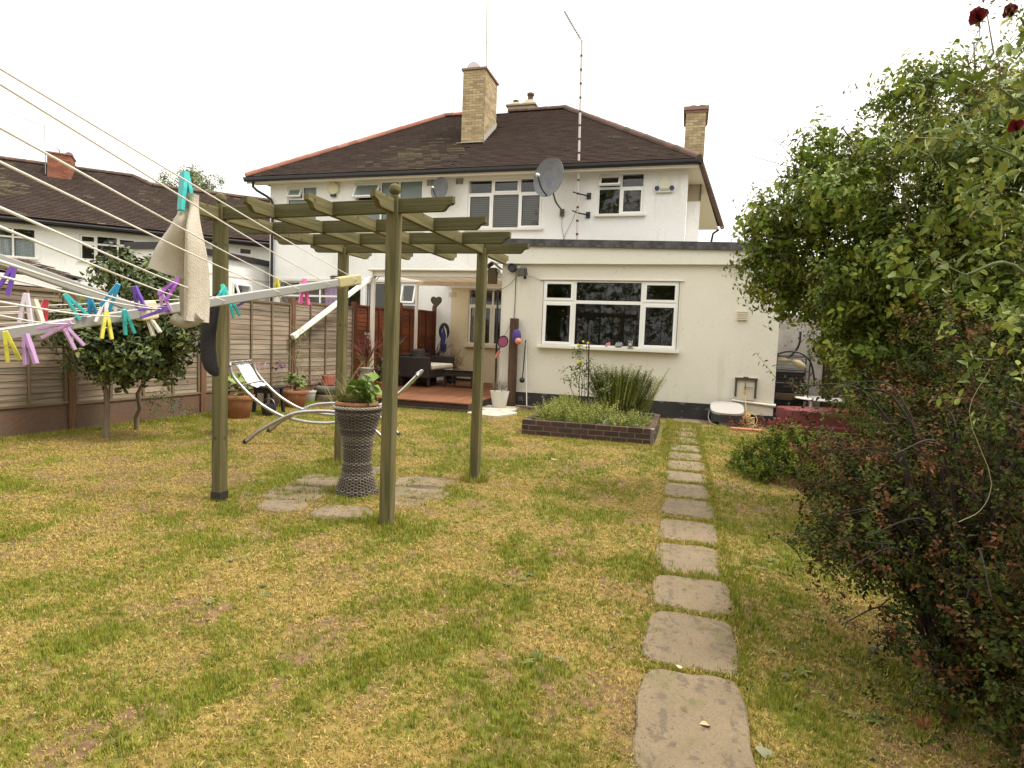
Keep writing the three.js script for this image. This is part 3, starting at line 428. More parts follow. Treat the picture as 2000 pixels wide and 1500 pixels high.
const pegs = [
  ['turq', -1.02, 1.73, 1.057, 0, 'turquoise clothes peg gripping the top of the grey towel'], ['purple', -1.397, 1.536, 0.967, 20, 'purple clothes peg at the far left end of a line, nearest the photo edge'],
  ['lilacwhite', -1.442, 1.477, 1.034, 3, 'tall pale lilac-white clothes peg standing upright near the left edge'], ['cream', -1.519, 1.468, 1.115, -6, 'cream clothes peg just behind the pale lilac-white one'], ['red', -1.525, 1.469, 1.134, 10, 'small red clothes peg half hidden behind the cream one'],
  ['turq', -1.472, 1.491, 1.172, -35, 'turquoise clothes peg leaning left over the arm, alone between lilac and blue'], ['blue', -1.365, 1.518, 1.183, 25, 'large bright blue clothes peg where the strut meets the arm'], ['blue', -1.503, 1.483, 1.246, -10, 'smaller blue clothes peg to the left of the large blue one'],
  ['white', -1.428, 1.483, 1.215, 8, 'white clothes peg directly above the yellow one'], ['yellow', -1.373, 1.445, 1.175, 2, 'yellow clothes peg hanging below the arm under the blue pegs'], ['white', -1.493, 1.495, 1.312, -8, 'white clothes peg just right of the large blue one'],
  ['purple', -1.441, 1.521, 1.329, -12, 'purple clothes peg leaning over the line above the strut clamp'], ['purple', -1.348, 1.488, 1.29, 75, 'purple clothes peg lying flat along the arm at the strut clamp'], ['lilac', -1.424, 1.519, 1.396, -18, 'lilac clothes peg left of the towel bottom'], ['violet', -1.309, 1.549, 1.306, 35, 'violet clothes peg touching the left side of the towel'],
  ['turq', -1.431, 1.457, 1.285, -15, 'turquoise clothes peg poking below the arm right of the yellow one'], ['lilac', -1.428, 1.418, 1.127, -30, 'lilac clothes peg hanging below the arm with its legs apart'], ['lilac', -1.414, 1.435, 1.08, 65, 'lilac clothes peg lying across the face of the arm'], ['lilac', -1.41, 1.386, 1.015, -8, 'lilac clothes peg hanging below the arm near the left edge'],
  ['yellow', -1.451, 1.391, 1.004, -12, 'yellow clothes peg at the left edge below the arm'], ['cream', -1.436, 1.455, 1.367, -30, 'cream clothes peg hanging under the strut clamp'], ['turq', -1.441, 1.552, 1.633, 30, 'turquoise clothes peg gripping the black sock'], ['green', -1.432, 1.56, 1.645, -25, 'green clothes peg crossing the turquoise one on the black sock'],
  ['purple', -1.395, 1.548, 1.696, 65, 'purple clothes peg lying on the arm right of the sock'], ['turq', -1.436, 1.52, 1.684, -20, 'turquoise clothes peg hanging under the arm right of the sock'], ['yellow', -1.398, 1.598, 1.857, 0, 'yellow clothes peg on the arm left of the pink one'], ['pink', -1.347, 1.593, 1.944, 3, 'hot pink clothes peg near the right end of the arm'],
];
{
  reseed(433); for (const [c, x, y, d, a, label] of pegs) {
    const t = thing('clothes_peg', label, 'clothes peg', V(x, y, d), 'plastic pegs on the clothes dryer'); const big = c === 'pink' ? 1.25 : label.includes('towel') && c === 'turq' ? 1.08 : 0.9; t.scale.setScalar(big); t.rotation.set(rn() * .25, 0.8 + rn() * .45, -a * Math.PI / 180, 'YXZ');
    pegGeo.arms.forEach((g) => part('jaw', g.clone(), pegMat[c], t, { local: true })); part('spring', pegGeo.spring.clone(), M.chrome, t, { local: true });
  }
}
{ // towel: folded over the line, pinched at the top, two overlapping falls
  const toW = tex(256, 256, 0.05, (u, v) => mul3(mix3([0.54, 0.475, 0.39], [0.62, 0.55, 0.46], fbm(u, v, 6, 6, 3, 441)), .88 + .24 * fbm(u, v, 60, 60, 2, 443)));
  const cloth = std(W1, 1, { map: toW, bumpMap: noiseBump(445, 0.05, 30, 2), bumpScale: 0.0012, side: THREE.DoubleSide });
  const R = new THREE.Vector3(0.963, 0, -0.271), F = new THREE.Vector3(-0.271, 0, -0.963), P0 = V(-1.022, 1.728, 1.057);
  const sheet = (left, right, bot, dep, waves, ph) => { const n = 40, m = 26, p = [], ix = []; for (let i = 0; i <= n; i++) for (let j = 0; j <= m; j++) { const k = i / n, s = j / m; const l = left(k), r = right(k); const x = lerp(l, r, s); const yb = lerp(bot[0], bot[1], s) ; const y = lerp(0.0 - 0.012 * Math.abs(s - .5), yb, k); const z = dep + (0.004 + 0.026 * sm(0, .35, k)) * Math.sin(s * waves + ph + k * .8) + 0.006 * Math.sin(k * 7 + s * 3); const q = P0.clone().addScaledVector(R, x).addScaledVector(F, z); q.y += y; p.push(q.x, q.y, q.z); } for (let i = 0; i < n; i++) for (let j = 0; j < m; j++) { const a = i * (m + 1) + j; ix.push(a, a + m + 1, a + 1, a + 1, a + m + 1, a + m + 2); } const g = new THREE.BufferGeometry(); g.setAttribute('position', new THREE.Float32BufferAttribute(p, 3)); g.setIndex(ix); g.computeVertexNormals(); const uv = []; for (let i = 0; i < p.length; i += 3) uv.push((p[i] - p[i + 2]) , p[i + 1]); g.setAttribute('uv', new THREE.Float32BufferAttribute(uv, 2)); return g; };
  const t = thing('towel', 'small beige grey towel hanging from the clothes line by a turquoise peg', 'towel', V(-1.005, 1.45, 1.05));
  part('front_fall', sheet((k) => -0.008 + 0.012 * k * 0 - 0.012 * sm(0, 1, k), (k) => lerp(0.036, 0.05, sm(0, .5, k)), [-0.262, -0.268], -0.012, 5.5, .6), cloth, t);
  part('back_fall', sheet((k) => lerp(-0.02, -0.094, Math.pow(k, .9)), (k) => lerp(0.02, 0.012, k), [-0.153, -0.183], 0.018, 3.5, 2.2), cloth, t);
  part('roll', (() => { const pts = [V(-1.03, 1.466, 1.035), V(-1.012, 1.458, 1.04), V(-.992, 1.462, 1.047), V(-.978, 1.474, 1.052)]; return tube(pts, 0.012, 10, 16); })(), cloth, t);
}
{
  const sk = std(W1, .95, { map: tex(64, 64, .02, (u, v) => mul3([0.022, 0.02, 0.023], .7 + .6 * Math.abs(Math.sin(u * 12.6)))), bumpMap: noiseBump(449, .03, 20, 2), bumpScale: .002 });
  const pts = [[-1.455, 1.555, 1.626, .02], [-1.457, 1.53, 1.622, .023], [-1.463, 1.47, 1.615, .024], [-1.466, 1.43, 1.612, .024], [-1.466, 1.385, 1.61, .025], [-1.46, 1.345, 1.608, .026], [-1.452, 1.318, 1.61, .024], [-1.444, 1.3, 1.613, .015], [-1.44, 1.294, 1.614, .002]];
  const p = [], ix = [], rs = 14; const R = new THREE.Vector3(0.963, 0, -0.271), F = new THREE.Vector3(-0.271, 0, -0.963);
  pts.forEach(([x, y, d, r], i) => { for (let k = 0; k <= rs; k++) { const a = k / rs * 6.2832; const q = V(x, y, d).addScaledVector(R, Math.cos(a) * r).addScaledVector(F, Math.sin(a) * (r * .32)); q.y += Math.cos(a) * (i < 1 ? .012 : 0); p.push(q.x, q.y, q.z); } if (i) for (let k = 0; k < rs; k++) { const A = (i - 1) * (rs + 1) + k; ix.push(A, A + 1, A + rs + 1, A + 1, A + rs + 2, A + rs + 1); } });
  const g = new THREE.BufferGeometry(); g.setAttribute('position', new THREE.Float32BufferAttribute(p, 3)); g.setIndex(ix); g.computeVertexNormals(); sk.side = THREE.DoubleSide;
  tagMesh('sock', uvBox(g), sk, 'single black sock hanging from the dryer arm below crossed turquoise pegs', 'sock');
}
// ---------------------------------------------------------------- building kit
function wallGeo(x0, x1, y0, y1, D, th, holes) { // wall facing the camera at distance D, with openings
  const s = new THREE.Shape([[x0, y0], [x1, y0], [x1, y1], [x0, y1]].map((p) => new THREE.Vector2(...p)));
  for (const [a, b, c, d] of holes) s.holes.push(new THREE.Path([[a, c], [a, d], [b, d], [b, c]].map((p) => new THREE.Vector2(...p))));
  const g = new THREE.ExtrudeGeometry(s, { depth: th, bevelEnabled: false }); g.translate(0, 0, -(D + th)); return uvBox(g);
}
const ringG = (x0, x1, y0, y1, t, d0, d1) => [bx(x0, x1, y1 - t, y1, d0, d1), bx(x0, x1, y0, y0 + t, d0, d1), bx(x0, x0 + t, y0 + t, y1 - t, d0, d1), bx(x1 - t, x1, y0 + t, y1 - t, d0, d1)];
// window: frame (part) > sash, pane, sill (sub-parts). cells: [x0, x1, y0, y1, 'fix' | 'sash' | 'top' | 'left' | 'right', angle]
function makeWindow(house, o) {
  const { cells, D, mat = M.upvc, glass = M.glass } = o; const d0 = D + 0.035, d1 = D + 0.1; const t = o.t ?? 0.03;
  const fr = part('window', cells.flatMap(([a, b, c, d]) => ringG(a, b, c, d, t, d0, d1)), mat, house, o.label ? { label: o.label } : {});
  const X0 = Math.min(...cells.map((c) => c[0])), X1 = Math.max(...cells.map((c) => c[1])), Y0 = Math.min(...cells.map((c) => c[2]));
  if (o.sill) part('sill', rbx(X0 - 0.07, X1 + 0.07, Y0 - 0.065, Y0 - 0.002, D - o.sill, D + 0.06, 0.008), o.sillMat ?? M.whiteWood, fr);
  for (const [a, b, c, d, ty = 'fix', ang = 0.4] of cells) {
    let x0 = a + t, x1 = b - t, y0 = c + t, y1 = d - t; const st = ty === 'fix' ? 0 : 0.042; let sg = null, pg;
    const s0 = d0 - 0.016, s1 = d1 - 0.02; if (st) sg = join(ringG(x0 - 0.008, x1 + 0.008, y0 - 0.008, y1 + 0.008, st + 0.008, s0, s1));
    pg = new THREE.PlaneGeometry(x1 - x0 - 2 * st + 0.006, y1 - y0 - 2 * st + 0.006); pg.translate((x0 + x1) / 2, (y0 + y1) / 2, -(st ? d0 + 0.018 : d0 + 0.03));
    if (['top', 'left', 'right'].includes(ty)) { const m = new THREE.Matrix4(), px = ty === 'left' ? x0 : ty === 'right' ? x1 : 0, py = y1, pz = -s0; m.makeTranslation(px, py, pz).multiply(ty === 'top' ? new THREE.Matrix4().makeRotationX(-ang) : new THREE.Matrix4().makeRotationY(ty === 'left' ? -ang : ang)).multiply(new THREE.Matrix4().makeTranslation(-px, -py, -pz)); sg.applyMatrix4(m); pg.applyMatrix4(m); }
    if (sg) part('sash', sg, mat, fr); part('pane', pg, glass, fr);
    if (o.gasket !== false && !['top', 'left', 'right'].includes(ty)) part('gasket', ringG(x0 + st - 0.001, x1 - st + 0.001, y0 + st - 0.001, y1 - st + 0.001, 0.007, (st ? s0 : d0) + 0.004, d0 + 0.028), M.black, fr);
  }
  if (o.blind) { const s = []; for (let y = Y0 + 0.06; y < o.blind; y += 0.05) s.push(bx(X0 + 0.04, X1 - 0.04, y, y + 0.004, D + 0.16, D + 0.2)); for (const g of s) g.translate(0, 0, 0); part('blind', s, M.blind, fr, { stuff: true }); }
  return fr;
}
function curtainGeo(x0, x1, y0, y1, D, folds, amp) { const n = folds * 8, p = [], ix = []; for (let i = 0; i <= n; i++) { const k = i / n, x = lerp(x0, x1, k), d = D + amp * Math.sin(k * folds * 6.283); p.push(x, y0, -d, x, y1, -d); if (i) { const a = (i - 1) * 2; ix.push(a, a + 2, a + 1, a + 1, a + 2, a + 3); } } const g = new THREE.BufferGeometry(); g.setAttribute('position', new THREE.Float32BufferAttribute(p, 3)); g.setIndex(ix); g.computeVertexNormals(); return uvBox(g); }
// bricks on the camera face and the right face of a stack; each brick its own mesh
function brickStack(parent, x0, x1, d0, d1, y0, y1, mats, core, o = {}) {
  const bw = o.bw ?? 0.215, bh = o.bh ?? 0.065, j = o.j ?? 0.011, pr = o.proud ?? 0.006, th = 0.03; let n = 0; const lim = o.limit ?? 290; const rest = [];
  const geos = {}; const geo = (w, h) => { const k = Math.round(w * 1000) + '_' + h; return geos[k] ??= clean(uvBox(new THREE.BoxGeometry(w, h, th))); };
  const q = new THREE.Quaternion().setFromAxisAngle(new THREE.Vector3(0, 1, 0), Math.PI / 2);
  const put = (w, pos, rot) => { if (n++ < lim) sharedPart('brick', geo(w, bh), pick(mats), parent, pos, rot); };
  for (let r = 0, y = y0; y + bh * .6 < y1; r++, y += bh + j) {
    for (let x = x0 + (r % 2 ? -(bw + j) / 2 : 0); x < x1 - 0.02; x += bw + j) { const a = Math.max(x, x0), b = Math.min(x + bw, x1); if (b - a < 0.03) continue; put(b - a, V((a + b) / 2, y + bh / 2, d0 + th / 2 - pr - rr(0, 0.002))); }
    if (o.right !== false) for (let d = d0 + th - pr + .004 + (r % 2 ? 0 : -(bw + j) / 2); d < d1 - 0.02; d += bw + j) { const a = Math.max(d, d0 + th - pr + .004), b = Math.min(d + bw, d1); if (b - a < 0.03 || (o.roofY && y + bh < o.roofY((a + b) / 2))) continue; put(b - a, V(x1 - th / 2 + pr + rr(0, .002), y + bh / 2, (a + b) / 2), q); }
  }
}
function tileField(parent, O, u, s, slopeLen, span, o = {}) { // O: eave point at u=0; span(v) -> [u0, u1]
  const exp = o.exp ?? 0.105, w = o.w ?? 0.27, L = exp * 1.6, n = u.clone().cross(s).normalize(); if (n.y < 0) n.negate();
  const geo = clean(uvBox(new THREE.BoxGeometry(w - 0.006, 0.024, L))); const base = new THREE.Matrix4().makeBasis(u, n, u.clone().cross(n)); const q = new THREE.Quaternion().setFromRotationMatrix(base).multiply(new THREE.Quaternion().setFromAxisAngle(new THREE.Vector3(1, 0, 0), 0.17 * (u.clone().cross(n).dot(s) > 0 ? 1 : -1)));
  const rest = []; let k = 0; const rows = Math.floor(slopeLen / exp);
  for (let r = 0; r < rows; r++) { const v = r * exp; const [a, b] = span(v); for (let x = a + (r % 2 ? w / 2 : 0) - w / 2; x < b + w / 2; x += w) { if (x < a - w * .2 || x > b + w * .2) continue; const p = O.clone().addScaledVector(u, x + rr(-.004, .004)).addScaledVector(s, v + L / 2).addScaledVector(n, 0.024 + rr(0, 0.004)); const tone = o.tone ? o.tone(x, v) : 0; if (o.skip && o.skip(x, v)) continue; if (k++ < (o.parts ?? 300)) sharedPart('roof_tile', geo, tone > rnd() * .9 ? M.tile[4] : M.tile[Math.floor(rnd() * 4)], parent, p, q); else rest.push([p, tone]); } }
  if (rest.length) { const im = new THREE.InstancedMesh(geo, M.tileInst, rest.length), m = new THREE.Matrix4(), b = baseOf(parent), c = new THREE.Color(); im.name = 'roof_tiles'; rest.forEach(([p, t], i) => { m.compose(b ? p.clone().sub(b) : p, q, new THREE.Vector3(1, 1, 1)); im.setMatrixAt(i, m); const k2 = t > rnd() * .9 ? mix3([0.08, 0.065, 0.042], [0.15, 0.128, 0.075], rnd()) : mul3(mix3([0.052, 0.036, 0.03], [0.072, 0.05, 0.041], rnd()), rr(.9, 1.1)); im.setColorAt(i, c.setRGB(...k2)); }); im.castShadow = im.receiveShadow = true; im.userData.kind = 'stuff'; parent.add(im); }
}
function capTiles(parent, name, p, q, mats, r = 0.105, len = 0.34) { // half-round ridge and hip tiles, each a piece
  const L = p.distanceTo(q), n = Math.round(L / len), geo = clean(new THREE.CylinderGeometry(r, r * 1.1, L / n * 1.04, 8, 1, false, -0.2, Math.PI + 0.4).rotateZ(Math.PI / 2)); const m = frameMat(p, q), Q = new THREE.Quaternion().setFromRotationMatrix(m);
  for (let i = 0; i < n; i++) sharedPart(name, geo, pick(mats), parent, p.clone().lerp(q, (i + .5) / n).add(new THREE.Vector3(0, rr(0, .008), 0)), Q);
}

function faces(polys) { const p = [], ix = []; for (const f of polys) { const b = p.length / 3; f.forEach((v) => p.push(v.x, v.y, v.z)); for (let i = 1; i < f.length - 1; i++) ix.push(b, b + i, b + i + 1); } const g = new THREE.BufferGeometry(); g.setAttribute('position', new THREE.Float32BufferAttribute(p, 3)); g.setIndex(ix); const q = g.toNonIndexed(); q.computeVertexNormals(); return uvBox(q); }

// ---------------------------------------------------------------- the pair of houses
const HD = 16.5, EY = 6.08, PX = -6.65, ED = 16.08, RD = 20.6, RY = 9.17;
const sUp = V(0, RY - EY, RD - ED).normalize(), sLen = Math.hypot(RY - EY, RD - ED), uX = new THREE.Vector3(1, 0, 0);
const hipL = (v) => -13.25 + (13.25 - 8.67) * v / sLen, hipR = (v) => 0.05 - 4.35 * v / sLen;
const lichen = (x, v) => { const X = x; const a = sm(2.0, 0.3, Math.abs(X + 7.9 - 0.25 * (v - 1))) * sm(3.6, 1.2, v) * 0.75; const n = wf(X * 2.2, v * 2.5, 501); return clamp(a * (.25 + .75 * sm(.3, .65, n)) * .75 + sm(.7, .85, n) * .1, 0, .62); };
reseed(511);
const houseR = thing('semi_detached_house', 'right half of the white rendered semi-detached houses, with the flat-roofed extension', 'house', V(-3.4, 0, 16.5));
const houseL = thing('semi_detached_house', 'left half of the white rendered semi-detached houses, behind the wooden pergola', 'house', V(-9.7, 0, 16.5));
{ // left half
  const h = houseL;
  part('wall', wallGeo(-12.7, PX - .002, 0, 5.95, HD, 0.25, [[-12.08, -11.06, 4.86, 5.86], [-9.75, -7.56, 4.5, 5.93], [-12.35, -9.42, 1.62, 2.98], [-9.32, -7.66, 0.2, 2.98]]), M.houseWhite, h);
  part('side_wall', bx(-12.7, -12.45, 0, 5.95, HD + .25, 25), M.houseWhite, h); part('front_wall', bx(-12.7, PX, 0, 5.95, 25, 25.2), M.houseWhite, h);
  part('interior', [bx(-12.4, PX, 0, 5.9, 19.2, 19.3), bx(-12.4, PX, 2.98, 3.2, HD + .3, 19.2)], M.room, h);
  const rf = part('roof', faces([[V(-13.25, EY, ED), V(PX, EY, ED), V(PX, RY, RD), V(-8.67, RY, RD)], [V(-13.25, EY, ED), V(-8.67, RY, RD), V(-13.25, EY, 25.2)], [V(-13.25, EY, 25.2), V(-8.67, RY, RD), V(PX, RY, RD), V(PX, EY, 25.2)]]), M.underlay, h);
  tileField(rf, V(0, EY, ED), uX, sUp, sLen, (v) => [hipL(v), PX], { tone: lichen, skip: (x, v) => x > -7.02 && v > 2.3 && v < 3.75 });
  capTiles(rf, 'hip_tile', V(-13.25, EY + .03, ED), V(-8.67, RY + .04, RD), M.hipRed); capTiles(rf, 'ridge_tile', V(-8.67, RY + .05, RD), V(-7.0, RY + .05, RD), M.hipRed);
  part('soffit', bx(-13.2, PX, 5.94, 5.96, ED, HD), M.soffit, h);
  part('fascia', bx(-13.25, PX, 5.9, EY - 0.01, ED + 0.03, ED + 0.05), M.soffit, h);
  part('gutter', [tube([V(-13.28, 6.0, ED - .03), V(PX, 6.015, ED - .03)], 0.062, 10), bx(-13.3, PX, 6.02, 6.07, ED - .09, ED + .03)], M.gutter, h);
  part('downpipe', [tube([V(-13.0, 5.95, ED), V(-13.0, 5.78, ED + .02), V(-12.62, 5.5, 16.38), V(-12.56, 5.4, 16.42), V(-12.56, 4.5, 16.42), V(-12.56, 0, 16.42)], 0.04, 8, 40)], M.gutter, h);
  makeWindow(h, { D: HD, label: 'small upper window with an open top light', cells: [[-12.08, -11.55, 5.5, 5.86, 'top', 0.45], [-11.55, -11.06, 5.5, 5.86], [-12.08, -11.06, 4.86, 5.5]], glass: M.frosted, sill: .05 });
  makeWindow(h, { D: HD, label: 'wide upper window with frosted panes and an open top light', cells: [[-9.75, -8.9, 5.38, 5.93, 'top', 0.5], [-8.9, -8.3, 5.38, 5.93], [-8.3, -7.56, 5.38, 5.93], [-9.75, -8.9, 4.5, 5.38], [-8.9, -7.56, 4.5, 5.38]], glass: M.frosted, sill: .08 });
  const g1 = makeWindow(h, { D: HD, label: 'ground floor window showing above the fence', cells: [[-12.35, -11.6, 2.55, 2.98], [-11.6, -10.9, 2.55, 2.98], [-10.9, -10.15, 2.55, 2.98], [-12.35, -11.6, 1.62, 2.55], [-11.6, -10.9, 1.62, 2.55], [-10.9, -10.15, 1.62, 2.55], [-10.15, -9.42, 1.62, 2.98, 'right', .5]], sill: .06 });
  part('curtain', curtainGeo(-10.9, -10.3, 1.65, 2.95, HD + .3, 4, .03), std([0.5, 0.3, 0.55], .9, { side: THREE.DoubleSide }), g1);
  makeWindow(h, { D: HD, label: 'patio window with its right top light open', cells: [[-9.32, -8.15, .25, 2.98], [-8.15, -7.66, 2.35, 2.98, 'top', .3], [-8.15, -7.66, .25, 2.35]] });
  part('lintel_trim', [bx(-12.5, -7.5, 3.0, 3.07, HD - .05, HD - .002)], M.whiteWood, h);
  part('air_brick', (() => { const g = []; for (let i = 0; i < 6; i++) for (let j = 0; j < 5; j++) g.push(bx(-7.42 + i * .04, -7.395 + i * .04, 5.76 + j * .035, 5.785 + j * .035, HD - .006, HD - .001)); return g; })(), M.black, h);
}
{ // right half
  const h = houseR;
  part('wall', wallGeo(PX, -0.19, 0, 5.95, HD, 0.25, [[-6.16, -4.0, 4.53, 5.89], [-2.47, -1.28, 4.86, 5.92], [-6.02, -4.6, 1.25, 2.84]]), M.houseWhite, h);
  part('side_wall', bx(-.44, -.19, 0, 5.95, HD + .25, 25), M.houseWhite, h); part('front_wall', bx(PX, -.19, 0, 5.95, 25, 25.2), M.houseWhite, h);
  part('chimney_breast', bx(-.188, .16, 0, 6.2, 18.02, 19.3), M.houseWhite, h);
  part('patio_wall', wallGeo(-6.55, -4.1, 0, 2.86, HD - .03, .027, [[-6.02, -4.6, 1.25, 2.84]]), M.patioCream, h, { label: 'cream painted wall under the canopy' });
  part('interior', [bx(PX + .05, -.5, 0, 5.9, 19.0, 19.1), bx(PX + .05, -.5, 2.98, 3.2, HD + .3, 19.0), bx(PX - .02, PX + .05, 0, 5.9, HD + .26, 19.1), bx(-3.2, -3.1, 3.2, 5.9, HD + .26, 19)], M.room, h);
  const rf = part('roof', faces([[V(PX, EY, ED), V(.05, EY, ED), V(-4.3, RY, RD), V(PX, RY, RD)], [V(.05, EY, ED), V(1.05, EY, 24.9), V(-4.3, RY, RD)], [V(1.05, EY, 24.9), V(PX, EY, 25.2), V(PX, RY, RD), V(-4.3, RY, RD)]]), M.underlay, h);
  tileField(rf, V(0, EY, ED), uX, sUp, sLen, (v) => [PX + .14, hipR(v)], { tone: (x, v) => lichen(x, v), skip: (x, v) => x < -6.22 && v > 2.3 && v < 3.75 });
  capTiles(rf, 'ridge_tile', V(-6.3, RY + .05, RD), V(-4.3, RY + .05, RD), M.hipBrown); capTiles(rf, 'hip_tile', V(.05, EY + .03, ED), V(-4.3, RY + .04, RD), M.hipBrown, .1, .34);
  part('soffit', bx(PX, .0, 5.94, 5.96, ED, HD), M.soffit, h); part('fascia', bx(PX, .03, 5.9, EY - 0.01, ED + .03, ED + .05), M.soffit, h);
  part('side_soffit', faces([[V(-.19, 5.95, ED), V(.05, 5.95, ED), V(.95, 5.95, 24.9), V(.6, 5.95, 24.9)], [V(-.19, 5.95, ED), V(.6, 5.95, 24.9), V(-.19, 5.95, 24.9)]]), M.soffit, h);
  part('gutter', [tube([V(PX, 6.015, ED - .03), V(.06, 6.03, ED - .03)], 0.062, 10), bx(PX, .05, 6.03, 6.075, ED - .09, ED + .03), disc(.07, .03, 14).rotateX(Math.PI / 2).translate(.06, 6.05, -(ED - .05))], M.gutter, h);
  for (let i = 0; i < 22; i++) { const p = V(.07, 6.04, ED), q = V(1.08, 6.04, 24.9); part('verge_tile', tube([p.clone().lerp(q, i / 22), p.clone().lerp(q, (i + .94) / 22)], .085, 8), pick([M.gutterBrown, M.hipBrown[0], M.hipBrown[1]]), h); }
  part('downpipe', tube([V(.95, 5.9, 24.6), V(.75, 5.75, 24.6), V(.72, 5.6, 24.6), V(.72, 0, 24.6)], .04, 8, 24), M.gutter, h);
  const w3 = makeWindow(h, { D: HD, label: 'three-light upper window with half-lowered blinds', cells: [[-6.16, -5.44, 5.49, 5.89], [-5.44, -4.645, 5.49, 5.89, 'sash'], [-4.645, -4.0, 5.49, 5.89], [-6.16, -5.44, 4.53, 5.49, 'sash'], [-5.44, -4.645, 4.53, 5.49], [-4.645, -4.0, 4.53, 5.49, 'sash']], sill: .1, blind: 5.4 });
  makeWindow(h, { D: HD, label: 'small upper window with its top light open', cells: [[-2.47, -1.875, 5.55, 5.92, 'top', 0.5], [-1.875, -1.28, 5.55, 5.92], [-2.47, -1.875, 4.86, 5.55], [-1.875, -1.28, 4.86, 5.55, 'sash']], sill: .1, gasket: true });
  const pw = makeWindow(h, { D: HD - .03, label: 'patio window in the cream wall', cells: [[-6.02, -5.3, 2.38, 2.84], [-5.3, -4.6, 2.38, 2.84], [-6.02, -5.3, 1.25, 2.38, 'sash'], [-5.3, -4.6, 1.25, 2.38, 'sash']], sill: .1, sillMat: M.patioCream, mat: M.upvcOld });
  part('curtain', [curtainGeo(-5.98, -5.65, 1.28, 2.3, HD + .15, 3, .025)], std([.5, .48, .46], .9, { side: THREE.DoubleSide }), pw);
  part('air_brick', (() => { const g = []; for (let i = 0; i < 6; i++) for (let j = 0; j < 5; j++) g.push(bx(-6.53 + i * .038, -6.505 + i * .038, 5.78 + j * .034, 5.805 + j * .034, HD - .006, HD - .001)); return g; })(), M.black, h);
  part('air_brick', (() => { const g = []; for (let i = 0; i < 7; i++) for (let j = 0; j < 5; j++) g.push(bx(-6.62 + i * .035, -6.6 + i * .035, 2.6 + j * .03, 2.615 + j * .03, HD - .036, HD - .031)); return g; })(), std([.45, .4, .3], .9), h);
  // party-line chimney of buff brick
  const roofY = (d) => EY + (d - ED) * (RY - EY) / (RD - ED);
  const c1 = part('chimney', bx(-7.0, -6.29, 6.9, 9.56, 18.0, 19.2), M.mortar, h, { label: 'tall buff brick chimney on the party line' });
  brickStack(c1, -7.0, -6.29, 18.0, 19.2, 7.42, 9.55, M.brickBuff, M.mortar, { roofY });
  part('cap', [bx(-7.05, -6.24, 9.56, 9.62, 17.95, 19.25), bx(-6.86, -6.42, 9.622, 9.7, 18.15, 18.9)], M.capTile, c1);
  part('flashing', [bx(-7.03, -6.26, 7.24, 7.42, 17.965, 17.995), ...[0, 1, 2, 3, 4, 5, 6, 7].map((i) => { const d = 18.02 + i * .15, y = roofY(d + .07); return bx(-6.283, -6.268, y - .05, y + .2, d, d + .155); }), bx(-7.06, -6.2, 7.33, 7.345, 17.75, 17.96).rotateX(0)], M.lead, c1);
  // outside chimney on the flank
  const c2 = part('chimney', bx(-.36, .17, 5.5, 8.0, 18.0, 19.2), M.mortar, h, { label: 'slim buff brick chimney at the right gable' });
  brickStack(c2, -.36, .17, 18.0, 19.2, 6.2, 8.0, M.brickBuff, M.mortar, {});
  part('cap', [bx(-.39, .2, 7.9, 7.96, 17.97, 19.23), bx(-.43, .24, 7.962, 8.06, 17.93, 19.27)], M.capTile, c2);
  for (const x of [-.18, .06]) part('chimney_pot', lathe([[.09, 0], [.075, .1], [.1, .11], [.1, .15], [.07, .15]], 14).translate(x, 8.07, -18.4), M.hipRed[1], c2);
  { const loop = new THREE.TorusGeometry(.11, .008, 5, 24).rotateY(.4).translate(.0, 6.36, -17.0); part('cable_loop', [loop, tube([V(-.09, 6.3, 17), V(-.13, 6.05, 16.6)], .008, 5)], M.black, h); part('conduit', tube([V(.15, 6.5, 17.98), V(.15, 5.5, 17.98)], .015, 6), M.gutter, h); }
  // chimney on the far slope, only its head above the ridge
  const c3 = part('chimney', [bx(-6.75, -5.75, 8.2, 9.920, 21.9, 22.7), bx(-6.82, -5.68, 9.925, 9.980, 21.84, 22.76), faces([[V(-6.8, 9.920, 21.85), V(-6.28, 9.920, 21.85), V(-6.42, 10.160, 22.15), V(-6.66, 10.160, 22.15)], [V(-6.26, 9.920, 21.85), V(-5.7, 9.920, 21.85), V(-5.86, 10.220, 22.15), V(-6.12, 10.220, 22.15)], [V(-5.7, 9.920, 21.85), V(-5.7, 9.920, 22.75), V(-5.86, 10.220, 22.4), V(-5.86, 10.220, 22.15)], [V(-6.28, 9.920, 21.85), V(-6.28, 9.920, 22.75), V(-6.42, 10.160, 22.4), V(-6.42, 10.160, 22.15)]])], M.mortar, h, { label: 'head of a far chimney showing over the ridge' });
  part('chimney_pot', [lathe([[.09, 0], [.09, .06], [.12, .09], [.02, .14], [.0, .14]], 14).translate(-6.54, 10.140, -22.25)], M.hipBrown[0], c3); part('chimney_pot', [lathe([[.1, 0], [.1, .2], [.13, .2], [.13, .28], [.02, .3], [0, .3]], 14).translate(-5.99, 10.180, -22.25)], M.hipBrown[0], c3);
  // flat-roofed rear extension
  part('extension_wall', wallGeo(-3.86, 1.69, 0, 3.06, 12.6, .25, [[-2.95, -.18, 1.36, 2.725]]), M.extCream, h);
  part('extension_side', [bx(1.44, 1.688, 0, 3.2, 12.85, HD), bx(-3.858, -3.61, 0, 3.2, 12.85, HD)], M.extCream, h);
  part('extension_roof', bx(-3.9, 1.75, 3.08, 3.22, 12.62, HD - .01), M.felt, h); part('extension_room', [bx(-3.55, 1.4, .1, .15, 12.9, 16.3), bx(-3.55, 1.4, .15, 3.0, 15.4, 15.5), bx(-2.6, -2.5, .15, 2.9, 13.6, 15.4)], std([.1, .085, .075], .9), h);
